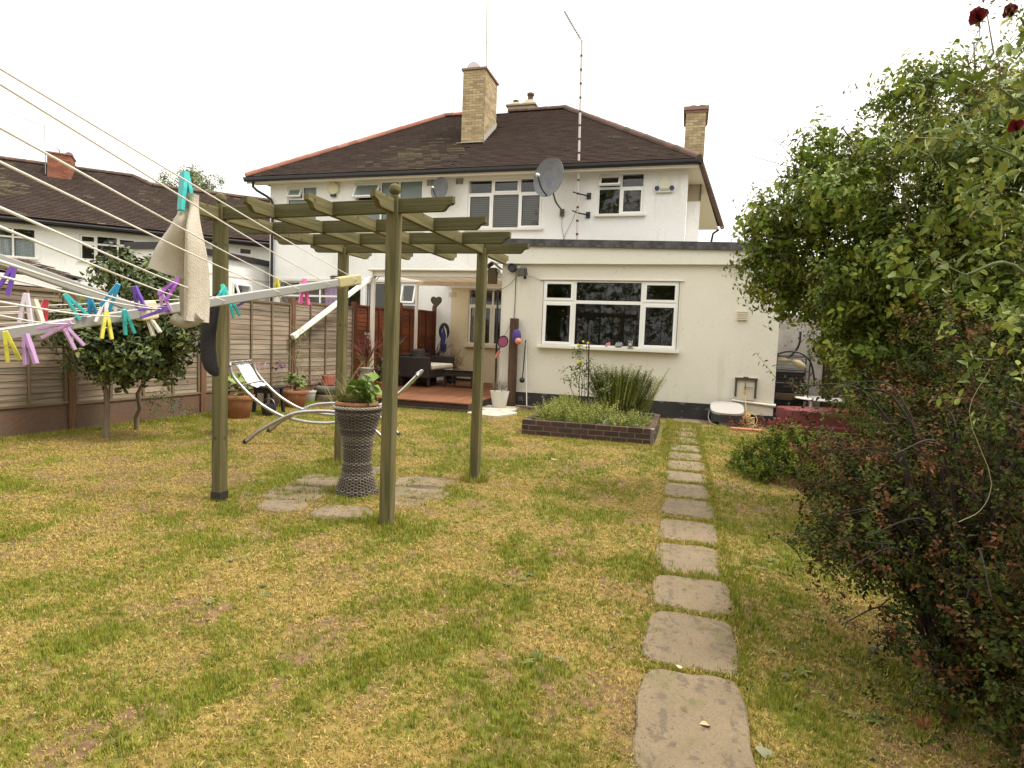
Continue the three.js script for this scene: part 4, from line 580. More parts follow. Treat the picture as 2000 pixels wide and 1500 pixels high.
  part('extension_fascia', faces([[V(-3.98, 3.05, 12.5), V(1.76, 3.05, 12.5), V(1.76, 3.3, 12.5), V(-3.98, 3.43, 12.5)], [V(-3.98, 3.05, 12.5), V(1.76, 3.05, 12.5), V(1.76, 3.05, 12.6), V(-3.98, 3.05, 12.6)], [V(1.76, 3.05, 12.5), V(1.76, 3.05, 12.7), V(1.76, 3.3, 12.7), V(1.76, 3.3, 12.5)]]), M.extFascia, h);
  { const g = bx(-4.0, 1.8, 3.425, 3.57, 12.44, 12.72); const p = g.attributes.position; for (let i = 0; i < p.count; i++) p.setY(i, p.getY(i) - (p.getX(i) + 4) / 5.8 * .13); g.computeVertexNormals(); part('parapet_cap', g, M.felt, h); const nl = []; for (let i = 0; i < 9; i++) nl.push(disc(.008, .004, 8).rotateX(Math.PI / 2).translate(-3.2 + i * .56 + rr(-.03, .03), 3.22 + rr(-.02, .02), -12.497)); part('nail_head', nl, std([.35, .3, .25], .6), h); }
  part('plinth', bx(-3.875, 1.7, 0, .335, 12.583, 12.602), M.blackPlinth, h);
  makeWindow(h, { D: 12.575, label: 'wide white window of the extension', t: .034, cells: [[-2.94, -2.275, 2.28, 2.72, 'sash'], [-2.275, -.89, 2.28, 2.72], [-.89, -.19, 2.28, 2.72, 'sash'], [-2.94, -2.275, 1.37, 2.28, 'sash'], [-2.275, -.89, 1.37, 2.28], [-.89, -.19, 1.37, 2.28, 'sash']], sill: .12, sillMat: M.upvcOld });
  part('window_trim', [bx(-3.0, -2.95, 2.728, 2.75, 12.57, 12.598), bx(-2.99, -.1, 2.728, 2.746, 12.56, 12.598), bx(-.165, -.155, 1.36, 2.728, 12.58, 12.598)], M.upvcOld, h);
  part('corner_pipe', tube([V(-3.93, 2.5, 12.55), V(-3.9, .2, 12.55)], .022, 8), M.gutter, h);
  part('wall_vent', [rbx(.93, 1.11, 1.99, 2.15, 12.56, 12.6, .006), ...[0, 1, 2, 3].map((i) => bx(.935, 1.105, 2.0 + i * .037, 2.008 + i * .037, 12.548, 12.562)), bx(.93, 1.11, 2.151, 2.162, 12.55, 12.6)], std([.62, .55, .42], .7), h);
  part('waste_pipe', [tube([V(.93, .44, 12.55), V(1.66, .385, 12.55)], .024, 8), tube([V(1.66, .385, 12.55), V(1.72, .385, 12.55)], .034, 8)], M.extCream, h);
  part('patch', [bx(.9, 1.685, .18, .41, 12.575, 12.583)], M.extCream, h);
}
// ---------------------------------------------------------------- things fixed to the houses
function dishThing(label, c, r, dirv, foot, feed, col, marks) { // c centre, dirv where it looks
  const t = thing('satellite_dish', label, 'satellite dish', c); const q = new THREE.Quaternion().setFromUnitVectors(new THREE.Vector3(0, 0, 1), dirv.clone().normalize()); const m = new THREE.Matrix4().compose(c, q, new THREE.Vector3(1, 1.08, 1));
  const prof = []; for (let i = 0; i <= 12; i++) { const k = i / 12; prof.push([Math.max(.001, r * k), .22 * r * k * k]); } prof.push([r * 1.01, .23 * r], [r * 1.015, .2 * r]);
  part('reflector', lathe(prof, 40).rotateX(Math.PI / 2).translate(0, 0, -.1 * r).applyMatrix4(m), col, t);
  const P = (x, y, z) => new THREE.Vector3(x * r, y * r, z * r).applyMatrix4(m);
  part('arm', tube([P(0, -.95, .1), P(.0, -.75, .6), P(0, -.25, 1.05)].map((v) => v), .014 * (r / .45) + .004, 8, 12), M.black, t);
  const f = P(0, -.2, 1.1); part('feed', [tube([f, f.clone().add(dirv.clone().normalize().multiplyScalar(-.12 * r))], .09 * r, 10), sph(.09 * r, f)], M.upvcOld, t);
  part('bracket', [tube([P(0, -.4, -.1), P(0, -.5, -.35)], .03, 8), tube([P(0, -.5, -.35), ...foot], .025, 8, 14), bx(foot.at(-1).x - .06, foot.at(-1).x + .06, foot.at(-1).y - .1, foot.at(-1).y + .1, -foot.at(-1).z - .02, -foot.at(-1).z)], std([.1, .085, .07], .6), t);
  if (marks) { reseed(601); const g = []; for (let i = 0; i < 26; i++) { const x = -.25 + rr(0, .4), y = rr(-.45, .12); g.push(disc(.014 + rnd() * .008, .004, 8).rotateX(Math.PI / 2).translate(x * r, y * r, (.22 * (x * x + y * y) - .1) * r + .004).applyMatrix4(m)); } part('print', g, std([.12, .14, .22], .7), t); }
  return t;
}
const dishGrey = std(W1, .55, { map: speck([.1, .102, .107], [.13, .13, .132], 603, .5, 6), side: THREE.DoubleSide });
dishThing('large grey satellite dish on the wall of the right house above the extension', V(-3.64, 5.66, 15.72), .47, new THREE.Vector3(-.4, .12, .91), [V(-3.5, 5.1, 16.0), V(-3.42, 4.98, 16.25), V(-3.42, 4.92, 16.47)], 0, dishGrey, true);
dishThing('small grey satellite dish beside the frosted upper window of the left house', V(-6.86, 5.57, 16.15), .3, new THREE.Vector3(-.28, .12, .95), [V(-6.8, 5.3, 16.3), V(-6.78, 5.25, 16.47)], 0, dishGrey);
dishThing('pale satellite dish behind the tall party-line chimney', V(-6.95, 9.72, 18.75), .38, new THREE.Vector3(.5, .3, -.8), [V(-6.95, 9.45, 19.0), V(-6.95, 9.4, 19.22)], 0, std([.6, .56, .55], .6, { side: THREE.DoubleSide }));
{
  const t = thing('tv_aerial', 'tall pale mast with a comb-like TV aerial rising past the roof', 'aerial', V(-2.93, 4.15, 16.2));
  part('mast', [tube([V(-2.93, 3.3, 16.25), V(-2.95, 4.6, 16.22), V(-3.04, 9.25, 16.16)], .03, 8, 12)], std([.6, .52, .5], .5), t);
  const bd = []; for (let i = 0; i < 14; i++) { const y = 4.3 + i * .35; bd.push(disc(.034, .05, 10).translate(lerp(-2.94, -3.04, i / 14), y, -lerp(16.22, 16.16, i / 14))); } part('tape_band', bd, M.black, t);
  part('bracket', [tube([V(-2.95, 5.35, 16.2), V(-2.72, 5.35, 16.47)], .02, 6), tube([V(-2.95, 5.35, 16.2), V(-3.1, 5.4, 16.2)], .018, 6), bx(-2.77, -2.66, 5.27, 5.43, 16.46, 16.5)], M.black, t); part('bracket', [tube([V(-2.94, 4.85, 16.2), V(-2.7, 4.85, 16.47)], .02, 6), tube([V(-2.94, 4.85, 16.2), V(-3.1, 4.92, 16.2)], .018, 6), bx(-2.77, -2.66, 4.77, 4.93, 16.46, 16.5)], M.black, t);
  const b0 = V(-3.06, 9.25, 16.2), b1 = V(-3.42, 9.72, 15.6); part('boom', tube([b0, b1], .012, 6), M.aluBrush, t);
  const el = []; const bd2 = b1.clone().sub(b0).normalize(), sx = bd2.clone().cross(new THREE.Vector3(0, 1, 0)).normalize(), sy = sx.clone().cross(bd2); for (let i = 0; i < 15; i++) { const c = b0.clone().lerp(b1, .1 + i * .062); for (const s of [1, -1]) { const d = sx.clone().multiplyScalar(.07).addScaledVector(sy, .05 * s); el.push(tube([c.clone().sub(d), c.clone().add(d)], .007, 5)); } } part('director', el, std([.1, .09, .16], .5), t);
  const rf = []; for (let i = 0; i < 6; i++) { const c = b0.clone().addScaledVector(sy, -.18 + i * .09).addScaledVector(bd2, -.06 - Math.abs(i - 2.5) * .02); rf.push(tube([c.clone().addScaledVector(sx, -.26), c.clone().addScaledVector(sx, .26)], .004, 4)); } part('reflector', rf, M.aluBrush, t);
  part('cable', [tube([V(-2.95, 5.1, 16.24), V(-3.1, 4.75, 16.4), V(-3.3, 4.35, 16.46), V(-3.45, 4.0, 16.46)], .006, 5, 24), tube([V(-3.42, 4.9, 16.46), V(-3.4, 4.5, 16.46), V(-3.3, 4.1, 16.46), V(-3.3, 3.8, 16.46)], .006, 5, 24)], M.black, t);
}
{ const t = thing('tv_aerial', 'thin aerial mast on the tall party-line chimney leaving the top of the picture', 'aerial', V(-6.6, 9.5, 19.1)); part('mast', tube([V(-6.62, 9.0, 19.22), V(-6.72, 13.2, 18.9)], .018, 6), std([.3, .3, .3], .4, { metalness: .5 }), t); part('clamp', [bx(-6.72, -6.6, 9.3, 9.42, 19.2, 19.24), tube([V(-6.8, 11.0, 18.95), V(-6.68, 10.86, 19.05)], .012, 6), tube([V(-6.8, 11.0, 18.95), V(-6.86, 11.1, 18.95)], .012, 6)], M.steel, t); }
{ // alarm boxes
  const a = thing('alarm_box', 'cream and blue burglar alarm box on the right house wall', 'alarm box', V(-.76, 5.4, 16.5)); const sh = new THREE.Shape([[-.2, -.1], [.2, -.1], [.22, 0], [.1, .2], [.03, .26], [-.03, .26], [-.1, .2], [-.22, 0]].map((p) => new THREE.Vector2(...p)));
  part('cover', new THREE.ExtrudeGeometry(sh, { depth: .06, bevelEnabled: true, bevelSize: .01, bevelThickness: .015, bevelSegments: 2 }).translate(-.76, 5.49, -16.49), std([.68, .66, .5], .4), a);
  for (const s of [-1, 1]) part('side_lens', disc(.065, .05, 6).rotateX(Math.PI / 2).rotateZ(.5).translate(-.76 + s * .185, 5.485, -16.41), std([.02, .03, .12], .3), a);
  const ln = []; for (let i = 0; i < 2; i++) for (let k = 0; k < 7; k++) ln.push(bx(-.86 + k * .03, -.86 + k * .03 + .02, 5.42 + i * .035, 5.437 + i * .035, 16.408, 16.412)); part('lettering', ln, std([.15, .14, .12], .6), a);
  const b = thing('alarm_box', 'hexagonal cream alarm box with a dark lens between the left house windows', 'alarm box', V(-10.44, 5.5, 16.5)); part('cover', new THREE.CylinderGeometry(.19, .21, .08, 6).rotateX(Math.PI / 2).translate(-10.44, 5.76, -16.45), std([.66, .6, .42], .5), b); part('lens', [bx(-10.52, -10.36, 5.52, 5.58, 16.4, 16.48)], M.black, b);
}
{ // wall lights
  const t = thing('flood_light', 'black floodlight and round siren on the left end of the extension wall', 'floodlight', V(-3.5, 2.8, 12.6));
  part('siren', [disc(.085, .1, 22).rotateX(Math.PI / 2 - .15).rotateY(.1).translate(-3.62, 2.96, -12.52), new THREE.TorusGeometry(.075, .014, 8, 24).rotateY(.1).translate(-3.62, 2.965, -12.465)], M.black, t);
  part('lamp_housing', uvBox(new RoundedBoxGeometry(.2, .17, .1, 2, .015)).rotateX(.35).rotateY(-.25).translate(-3.38, 2.87, -12.45), std([.05, .05, .05], .5), t); part('lamp_glass', uvBox(new THREE.BoxGeometry(.16, .13, .006)).rotateX(.35).rotateY(-.25).translate(-3.39, 2.85, -12.396), std([.14, .14, .13], .25), t); part('arm', [tube([V(-3.5, 2.98, 12.58), V(-3.42, 2.93, 12.5)], .012, 6), bx(-3.53, -3.47, 2.94, 3.02, 12.57, 12.6)], M.upvcOld, t); part('sensor', sph(.035, V(-3.33, 2.76, 12.5), 12, 8), M.black, t);
  part('cable', [tube([V(-3.55, 2.95, 12.58), V(-3.55, 2.2, 12.58), V(-3.56, 1.55, 12.58)], .007, 5, 12), tube([V(-3.48, 2.85, 12.57), V(-3.7, 2.6, 12.56), V(-3.95, 2.48, 12.56), V(-4.3, 2.46, 12.8)], .005, 5, 20), tube([V(-3.36, 2.76, 12.5), V(-3.2, 2.78, 12.55), V(-2.98, 2.7, 12.58)], .004, 5, 14)], M.black, t);
  const u = thing('flood_light', 'small black floodlight on the left house wall above the dryer arm tip', 'floodlight', V(-10.34, 3.0, 16.5)); part('lamp_housing', uvBox(new RoundedBoxGeometry(.22, .17, .09, 2, .012)).rotateX(.4).translate(-10.3, 3.07, -16.36), M.black, u); part('bracket', [bx(-10.33, -10.27, 3.0, 3.12, 16.38, 16.5)], M.black, u); part('lamp_glass', uvBox(new THREE.BoxGeometry(.18, .13, .006)).rotateX(.4).translate(-10.3, 3.05, -16.312), std([.2, .2, .19], .2), u);
}
{ // tap with its board, hose
  const t = thing('garden_tap', 'outdoor tap on a white board under a dark wooden bracket on the extension wall', 'tap', V(1.14, .45, 12.6));
  part('backboard', bx(.985, 1.35, .46, .9, 12.57, 12.599), std([.66, .62, .52], .8), t); const dk = std([.07, .055, .04], .85, { bumpMap: grainB, bumpScale: .003 }); part('bracket', [bx(.96, 1.37, .845, .89, 12.52, 12.569), bx(.965, 1.0, .52, .843, 12.53, 12.569), bx(1.325, 1.36, .5, .843, 12.53, 12.569), bx(1.11, 1.2, .89, .91, 12.53, 12.57)], dk, t);
  part('tap_body', [tube([V(1.15, .72, 12.57), V(1.15, .72, 12.5)], .014, 8), tube([V(1.15, .73, 12.5), V(1.15, .64, 12.5)], .012, 8), tube([V(1.15, .72, 12.52), V(1.3, .71, 12.53)], .01, 6), tube([V(1.15, .73, 12.52), V(1.15, .8, 12.52)], .008, 6)], std([.35, .27, .12], .35, { metalness: .8 }), t); part('connector', lathe([[.012, 0], [.022, .01], [.022, .07], [.014, .08]], 12).translate(1.15, .57, -12.5), std([.62, .3, .05], .5), t);
  const hs = thing('garden_hose', 'pale orange hose hanging from the tap and coiled on the ground', 'hose', V(1.2, 0, 12.3)); reseed(611); const cp = [V(1.15, .57, 12.5), V(1.17, .4, 12.44), V(1.19, .2, 12.36), V(1.2, .1, 12.25)]; for (let i = 0; i < 60; i++) { const a = i / 60 * 6.283 * 5; const r = .12 + rn() * .012; cp.push(V(1.2 + Math.cos(a) * r, .04 + (i / 60) * .14 + rn() * .008, 12.2 + Math.sin(a) * r * (.5 + .2 * Math.sin(i * .13)))); } const hm = std([.6, .4, .16], .5); part('hose', tube(cp, .0095, 7, 360), hm, hs);
  part('nozzle', [lathe([[.02, 0], [.028, .04], [.018, .09], [.0, .09]], 10).rotateZ(1).translate(1.12, .2, -12.22), sph(.03, V(1.22, .2, 12.2))], std([.65, .34, .06], .5), hs); part('loop', new THREE.TorusGeometry(.13, .01, 6, 30).rotateY(.25).rotateX(-.15).translate(1.23, .13, -12.05), hm, hs);
  const pl = tagMesh('plank', uvBox(new THREE.BoxGeometry(.52, .03, .2)).rotateY(-.05).translate(1.12, .03, -11.42), std([.42, .17, .1], .85, { bumpMap: grainB, bumpScale: .002 }), 'short red-brown board lying on the ground in front of the hose', 'board');
}
{ // covered grey garden chest with a rounded lid
  const t = thing('garden_box', 'dark garden box with a rounded pale grey lid against the extension wall', 'storage box', V(.8, 0, 12.2)); const lid = new THREE.Shape(); const w = .29, d = .33; for (let i = 0; i < 28; i++) { const a = i / 28 * 6.283, c = Math.cos(a), s = Math.sin(a), r = 1 / Math.pow(Math.pow(Math.abs(c), 3.4) + Math.pow(Math.abs(s), 3.4), 1 / 3.4); i ? lid.lineTo(c * r * w, s * r * d) : lid.moveTo(c * r * w, s * r * d); }
  part('tub', new THREE.ExtrudeGeometry(lid, { depth: .16, bevelEnabled: false }).rotateX(-Math.PI / 2).scale(.95, 1, .95).translate(.82, .07, -12.18), std([.035, .033, .035], .6), t);
  part('lid', new THREE.ExtrudeGeometry(lid, { depth: .03, bevelEnabled: true, bevelSize: .012, bevelThickness: .012, bevelSegments: 3 }).rotateX(-Math.PI / 2).rotateX(.24).translate(.82, .29, -12.2), std([.4, .375, .35], .7), t);
  part('foot_block', [bx(.68, .86, 0, .07, 11.86, 12.0), bx(.85, 1.0, 0, .06, 11.85, 11.98)], std([.12, .09, .075], .9), t); part('bail', [tube([V(.5, .25, 12.1), V(.49, .12, 11.98), V(.55, .04, 11.9), V(.64, .02, 11.86)], .007, 6, 16)], M.steel, t);
}
// ---------------------------------------------------------------- left boundary fence: posts, boards, overlapping slats
const fx = (d) => -7.95 + 0.0856 * (d - 5.4);
{
  reseed(701); const t = thing('wooden_fence', 'long fence of overlapping wooden slats on concrete gravel boards down the left side', 'fence', V(-7.6, 0, 9));
  const ps = [2.3, 4.25, 6.2, 8.3, 10.45, 12.5, 14.5, 16.35];
  // a slat seen from the garden: thin wedge with a waney lower edge, length along the fence
  const slat = (L, w) => { const n = 7, p = [], ix = []; const wob = Array.from({ length: n + 1 }, () => rn() * .006); const wav = rr(0, 6); for (let i = 0; i <= n; i++) { const x = (i / n - .5) * L, b = -w / 2 + wob[i] + Math.sin(i * 1.7 + wav) * .003; p.push(x, w / 2 + .02, .003, x, b, .014, x, b, .002); } for (let i = 0; i < n; i++) { const a = i * 3, c = a + 3; ix.push(a, a + 1, c, c, a + 1, c + 1, a + 1, a + 2, c + 1, c + 1, a + 2, c + 2); } const g = new THREE.BufferGeometry(); g.setAttribute('position', new THREE.Float32BufferAttribute(p, 3)); g.setIndex(ix); const q = g.toNonIndexed(); q.computeVertexNormals(); return uvBox(q, 'x', rr(0, 5)); };
  for (let k = 0; k < ps.length; k++) {
    const d = ps[k], x = fx(d), stain = d > 12, top = 2.04 + (d - 10.4) * .03; const pm = stain ? M.stained[1] : M.post;
    part('fence_post', [rbx(x - .05, x + .055, 0, top + .06, d - .05, d + .05, .008, 'y')], pm, t, stain ? { label: 'red-brown stained post' } : {}); if (d > 13) part('post_cap', sph(.06, V(x, top + .08, d), 12, 8), pm, t);
    if (k === ps.length - 1) break;
    const e = ps[k + 1], a = V(fx(d), 0, d + .05), b = V(fx(e), 0, e - .05), L = a.distanceTo(b), mid = a.clone().lerp(b, .5), m = frameMat(a, b); // local x runs away from the camera, z toward the garden
    const gb = .345 + (k % 2 ? .012 : 0), q = new THREE.Quaternion().setFromRotationMatrix(m);
    part('gravel_board', uvBox(new THREE.BoxGeometry(L, gb + .06, .045), 'x', k).applyMatrix4(m.clone().setPosition(mid.x, gb / 2 - .03, mid.z)), stain ? M.stained[1] : M.gravelBoard, t);
    const H = top - gb, lb = (y0, y1, x0, x1, z0, z1) => uvBox(new THREE.BoxGeometry(x1 - x0, y1 - y0, z1 - z0).translate((x0 + x1) / 2, (y0 + y1) / 2, (z0 + z1) / 2), y1 - y0 > x1 - x0 ? 'y' : 'x', rr(0, 4)).applyMatrix4(m.clone().setPosition(mid.x, gb, mid.z));
    const bt = [lb(0.006, .04, -L / 2, L / 2, .008, .042), lb(H - .03, H + .004, -L / 2, L / 2, -.02, .034)]; const bxs = [-L / 2 + .022, -L / 4, 0, L / 4, L / 2 - .022]; for (const s of bxs) bt.push(lb(.042, H - .032, s - .018, s + .018, .017, .037));
    const panel = part('fence_panel', bt, stain ? M.stained[0] : M.batten, t, stain ? { label: 'red-brown stained panel' } : {});
    const n = 18, w = H / n; for (let i = 0; i < n; i++) { const g = slat(L - .01, w); g.rotateZ(rn() * .002); g.translate(0, w * (i + .5) + .01 - (i === n - 1 ? .02 : 0), 0); part('slat', g.applyMatrix4(m.clone().setPosition(mid.x, gb, mid.z)), stain ? pick(M.stained) : pick(M.slats), panel); }
  }
}
{ // neighbour's shed with a tiled strip of felt over the fence
  const t = thing('garden_shed', 'neighbour\'s wooden shed whose shingle roof shows over the fence at the left', 'shed', V(-9.4, 0, 5.2)); reseed(711);
  part('wall', bx(-10.6, -8.4, 0, 2.02, 3.4, 6.55), M.slats[1], t); const rf = part('roof', faces([[V(-8.25, 2.03, 3.2), V(-8.25, 2.03, 6.75), V(-10.8, 2.62, 6.75), V(-10.8, 2.62, 3.2)]]), M.felt, t); part('eaves_board', [bx(-8.28, -8.25, 1.9, 2.02, 3.2, 6.75)], M.whiteWood, t);
  const mats = [[.17, .12, .1], [.23, .17, .14], [.3, .23, .19], [.12, .09, .08]].map((c) => std(c, .95, { map: brickT })); const s = V(-2.55, .59, 0).normalize(), q = new THREE.Quaternion().setFromRotationMatrix(new THREE.Matrix4().makeBasis(new THREE.Vector3(0, 0, -1), s.clone().cross(new THREE.Vector3(0, 0, -1)).negate(), s.clone())); const geo = clean(uvBox(new THREE.BoxGeometry(.19, .012, .2)));
  for (let r = 0; r < 8; r++) for (let i = 0; i < 18; i++) sharedPart('shingle', geo, pick(mats), rf, V(-8.28, 2.055 + r * .002, 3.3 + i * .198 + (r % 2) * .1).addScaledVector(s, .08 + r * .145).add(new THREE.Vector3(0, rr(0, .008), 0)), q);
}
// ---------------------------------------------------------------- deck, canopy, furniture
{
  reseed(721); const t = thing('deck', 'red-brown timber deck at the back of the house', 'deck', V(-5.4, 0, 13.5)); const X0 = -6.85, X1 = -3.95, n = 24, w = (X1 - X0) / n;
  for (let i = 0; i < n; i++) { const x = X0 + i * w, z0 = Math.max(10.98, 5.4 + (x + 7.95) / .0856 > 99 ? 0 : 10.98); part('deck_board', rbx(x + .003, x + w - .003, .165, .193, z0 - rr(0, .006), 16.46, .004, 'z'), pick(M.deck), t); }
  part('fascia', [bx(X0, X1, 0.02, .163, 11.0, 11.04), bx(X1 - .04, X1, .02, .163, 11.04, 12.5)], M.deckEdge, t);
  for (let i = 0; i < 13; i++) part('brick', bx(X0 + i * .225, X0 + i * .225 + .215, 0, .06, 10.94, 11.0), pick(M.brickDark), t);
}
{
  const t = thing('patio_canopy', 'white lean-to canopy with translucent roof over the deck', 'canopy', V(-5.4, .19, 14.5)); const H = 2.82;
  part('front_beam', [rbx(-6.98, -3.9, H - .06, H + .06, 12.56, 12.64, .006), rbx(-7.02, -3.9, H + .06, H + .11, 12.48, 12.6, .01)], M.whiteWood, t); part('wall_plate', bx(-6.7, -4.0, H + .1, H + .2, 16.36, 16.44), M.whiteWood, t);
  part('side_beam', bar(V(-6.93, H, 12.6), V(-6.65, H + .12, 16.4), .1, .05), M.whiteWood, t); part('mid_beam', [bar(V(-6.8, H - .02, 14.6), V(-4.0, H - .02, 14.6), .1, .05)], std([.62, .5, .38], .8), t);
  for (let i = 0; i < 7; i++) { const x = -6.6 + i * .43; part('rafter', bar(V(x, H + .02, 12.62), V(x + .06, H + .13, 16.38), .07, .04), M.whiteWood, t); }
  const sheet = new THREE.MeshPhysicalMaterial({ color: 0xd9cdbb, roughness: .6, transmission: .65, thickness: 0, side: THREE.DoubleSide }); for (let i = 0; i < 6; i++) { const x = -6.6 + i * .43; part('roof_sheet', faces([[V(x - .02, H + .075, 12.45), V(x + .4, H + .075, 12.45), V(x + .46, H + .19, 16.4), V(x + .04, H + .19, 16.4)]]), sheet, t); }
  part('post', rbx(-6.965, -6.885, .19, H - .06, 12.56, 12.64, .006, 'y'), M.whiteWood, t); part('post', rbx(-6.8, -6.73, .19, H - .06, 14.57, 14.64, .006, 'y'), M.whiteWood, t);
  part('corner_bracket', [tube([V(-6.9, H - .1, 12.58), V(-6.8, H - .04, 12.58)], .012, 6), tube([V(-6.85, H - .15, 12.6), V(-6.8, H - .02, 12.7)], .008, 6)], M.black, t);
  part('drainpipe', [bar(V(-7.4, 1.34, 10.35), V(-6.96, 2.72, 12.55), .085, .085, .008), uvBox(new RoundedBoxGeometry(.12, .1, .1, 1, .01)).applyMatrix4(frameMat(V(-7.41, 1.31, 10.3), V(-7.38, 1.4, 10.45))), bx(-7.0, -6.9, 2.72, 2.86, 12.5, 12.62)], M.whitePl, t, { label: 'white square drainpipe slanting from the canopy corner down to the fence' });
}
{ // heart
  const sh = new THREE.Shape(); sh.moveTo(0, -.13); sh.bezierCurveTo(-.05, -.06, -.125, -.02, -.125, .045); sh.bezierCurveTo(-.125, .13, -.03, .13, 0, .06); sh.bezierCurveTo(.03, .13, .125, .13, .125, .045); sh.bezierCurveTo(.125, -.02, .05, -.06, 0, -.13); sh.holes.push(new THREE.Path().absarc(0, .015, .02, 0, 6.283));
  const t = thing('heart_ornament', 'dark woven heart hanging under the canopy', 'ornament', V(-5.74, 2.27, 13.5)); part('heart', new THREE.ExtrudeGeometry(sh, { depth: .03, bevelEnabled: true, bevelSize: .012, bevelThickness: .012, bevelSegments: 2 }).translate(-5.74, 2.27, -13.5), std(W1, .9, { map: speck([.05, .04, .035], [.15, .12, .1], 731, .1, 10), bumpMap: noiseBump(733, .06, 16, 2), bumpScale: .004 }), t); part('string', tube([V(-5.74, 2.33, 13.49), V(-5.75, 2.8, 13.5)], .002, 4), M.line, t);
}
{ // rattan sofa with cushions, armchair, table
  const seatTex = std(W1, .55, { map: tex(128, 128, .06, (u, v) => { const c = (Math.floor(u * 6) + Math.floor(v * 6)) % 2; return mul3([.035, .025, .021], .55 + .6 * (c ? Math.abs(Math.sin(u * 6 * 3.1416)) : Math.abs(Math.sin(v * 6 * 3.1416)))); }), bumpMap: tex(128, 128, .06, (u, v) => { const c = (Math.floor(u * 6) + Math.floor(v * 6)) % 2; return c ? Math.abs(Math.sin(u * 6 * 3.1416)) : Math.abs(Math.sin(v * 6 * 3.1416)); }, false), bumpScale: .004 });
  const s = thing('rattan_sofa', 'dark rattan sofa with white seat cushions on the deck', 'sofa', V(-6.45, .19, 14.4));
  part('base', rbx(-6.78, -5.98, .42, .62, 13.82, 15.3, .02), seatTex, s); part('backrest', rbx(-6.84, -6.62, .62, 1.0, 13.84, 15.28, .03), seatTex, s); for (const d of [13.72, 15.3]) part('armrest', rbx(-6.8, -5.98, .42, .93, d, d + .14, .025), seatTex, s);
  for (const [x, d] of [[-6.02, 13.8], [-6.02, 15.3], [-6.74, 13.8], [-6.74, 15.3]]) part('leg', [bx(x - .03, x + .03, .24, .42, d - .03, d + .03), disc(.018, .04, 10).translate(x, .213, -d)], M.rattan, s);
  for (const d of [13.9, 14.6]) part('seat_cushion', rbx(-6.6, -5.94, .622, .75, d, d + .66, .05, 'x', 3), std([.78, .75, .68], .9), s); part('back_cushion', rbx(-6.6, -6.45, .74, 1.12, 14.0, 14.55, .06, 'x', 2), std([.045, .042, .045], .9), s);
  const t = thing('coffee_table', 'low dark rattan coffee table with a glass top beside the sofa', 'table', V(-5.35, .19, 14.6)); part('top', rbx(-5.82, -5.0, .6, .64, 14.2, 15.0, .01), new THREE.MeshPhysicalMaterial({ color: 0x17171a, roughness: .12, clearcoat: 1 }), t); part('apron', [bx(-5.8, -5.02, .48, .598, 14.22, 14.26), bx(-5.8, -5.02, .48, .598, 14.94, 14.98), bx(-5.8, -5.76, .48, .598, 14.26, 14.94), bx(-5.06, -5.02, .48, .598, 14.26, 14.94)], seatTex, t); part('shelf', bx(-5.7, -5.1, .36, .39, 14.3, 14.9), seatTex, t);
  for (const [x, d] of [[-5.77, 14.25], [-5.05, 14.25], [-5.77, 14.95], [-5.05, 14.95]]) part('leg', [bx(x - .025, x + .025, .24, .48, d - .025, d + .025), disc(.018, .045, 10).translate(x, .215, -d)], M.rattan, t);
}
// ---------------------------------------------------------------- pots and plants at the fence and on the deck
function pot(t, c, r, h, mat, rim = true, rb = .72) { part('pot', lathe([[.001, 0], [r * rb, 0], [r * (rim ? .92 : .98), h * (rim ? .8 : .99)], ...(rim ? [[r, h * .81], [r * 1.03, h * .98]] : [[r, h]]), [r * .92, h], [r * .88, h * .86], [.001, h * .85]], 26).translate(c.x, c.y, c.z), mat, t); part('soil', disc(r * .88, .01, 18).translate(c.x, c.y + h * .87, c.z), M.soil, t); }
function spray(c, n, r, spread, s0, s1, up = 1) { const o = []; for (let i = 0; i < n; i++) { const a = rnd() * 6.283, q = Math.sqrt(rnd()) * r; o.push([c.clone().add(new THREE.Vector3(Math.cos(a) * q, rnd() * spread * .3, Math.sin(a) * q)), new THREE.Vector3(Math.cos(a) * spread + rn() * .25, up, Math.sin(a) * spread + rn() * .25), rr(s0, s1)]); } return o; }
const bladeG = (L, w, s, n = 1) => { reseed(s); const o = []; for (let k = 0; k < n; k++) { const b = rr(.1, .6), a = rnd() * 6.28, N = 5, p = [], ix = []; const l = L * rr(.7, 1.1); for (let i = 0; i <= N; i++) { const t = i / N, ww = w * (1 - t * .9) / 2, x = b * l * t * t, y = l * (t - .25 * b * t * t); p.push(x, y, -ww, x, y, ww); if (i) { const q = (i - 1) * 2; ix.push(q, q + 1, q + 2, q + 1, q + 3, q + 2); } } const g = new THREE.BufferGeometry(); g.setAttribute('position', new THREE.Float32BufferAttribute(p, 3)); g.setIndex(ix); g.computeVertexNormals(); g.rotateY(a); o.push(g); } return join(o); };
const bigLeaf = sprig(3, .12, .15, .12, 741, false), midLeaf = sprig(5, .12, .07, .045, 743, false), smallLeaf = sprig(8, .12, .035, .022, 745), tinyLeaf = sprig(12, .14, .02, .012, 747);
const greens = [[.13, .2, .035], [.19, .26, .05], [.1, .15, .03], [.23, .27, .07]];
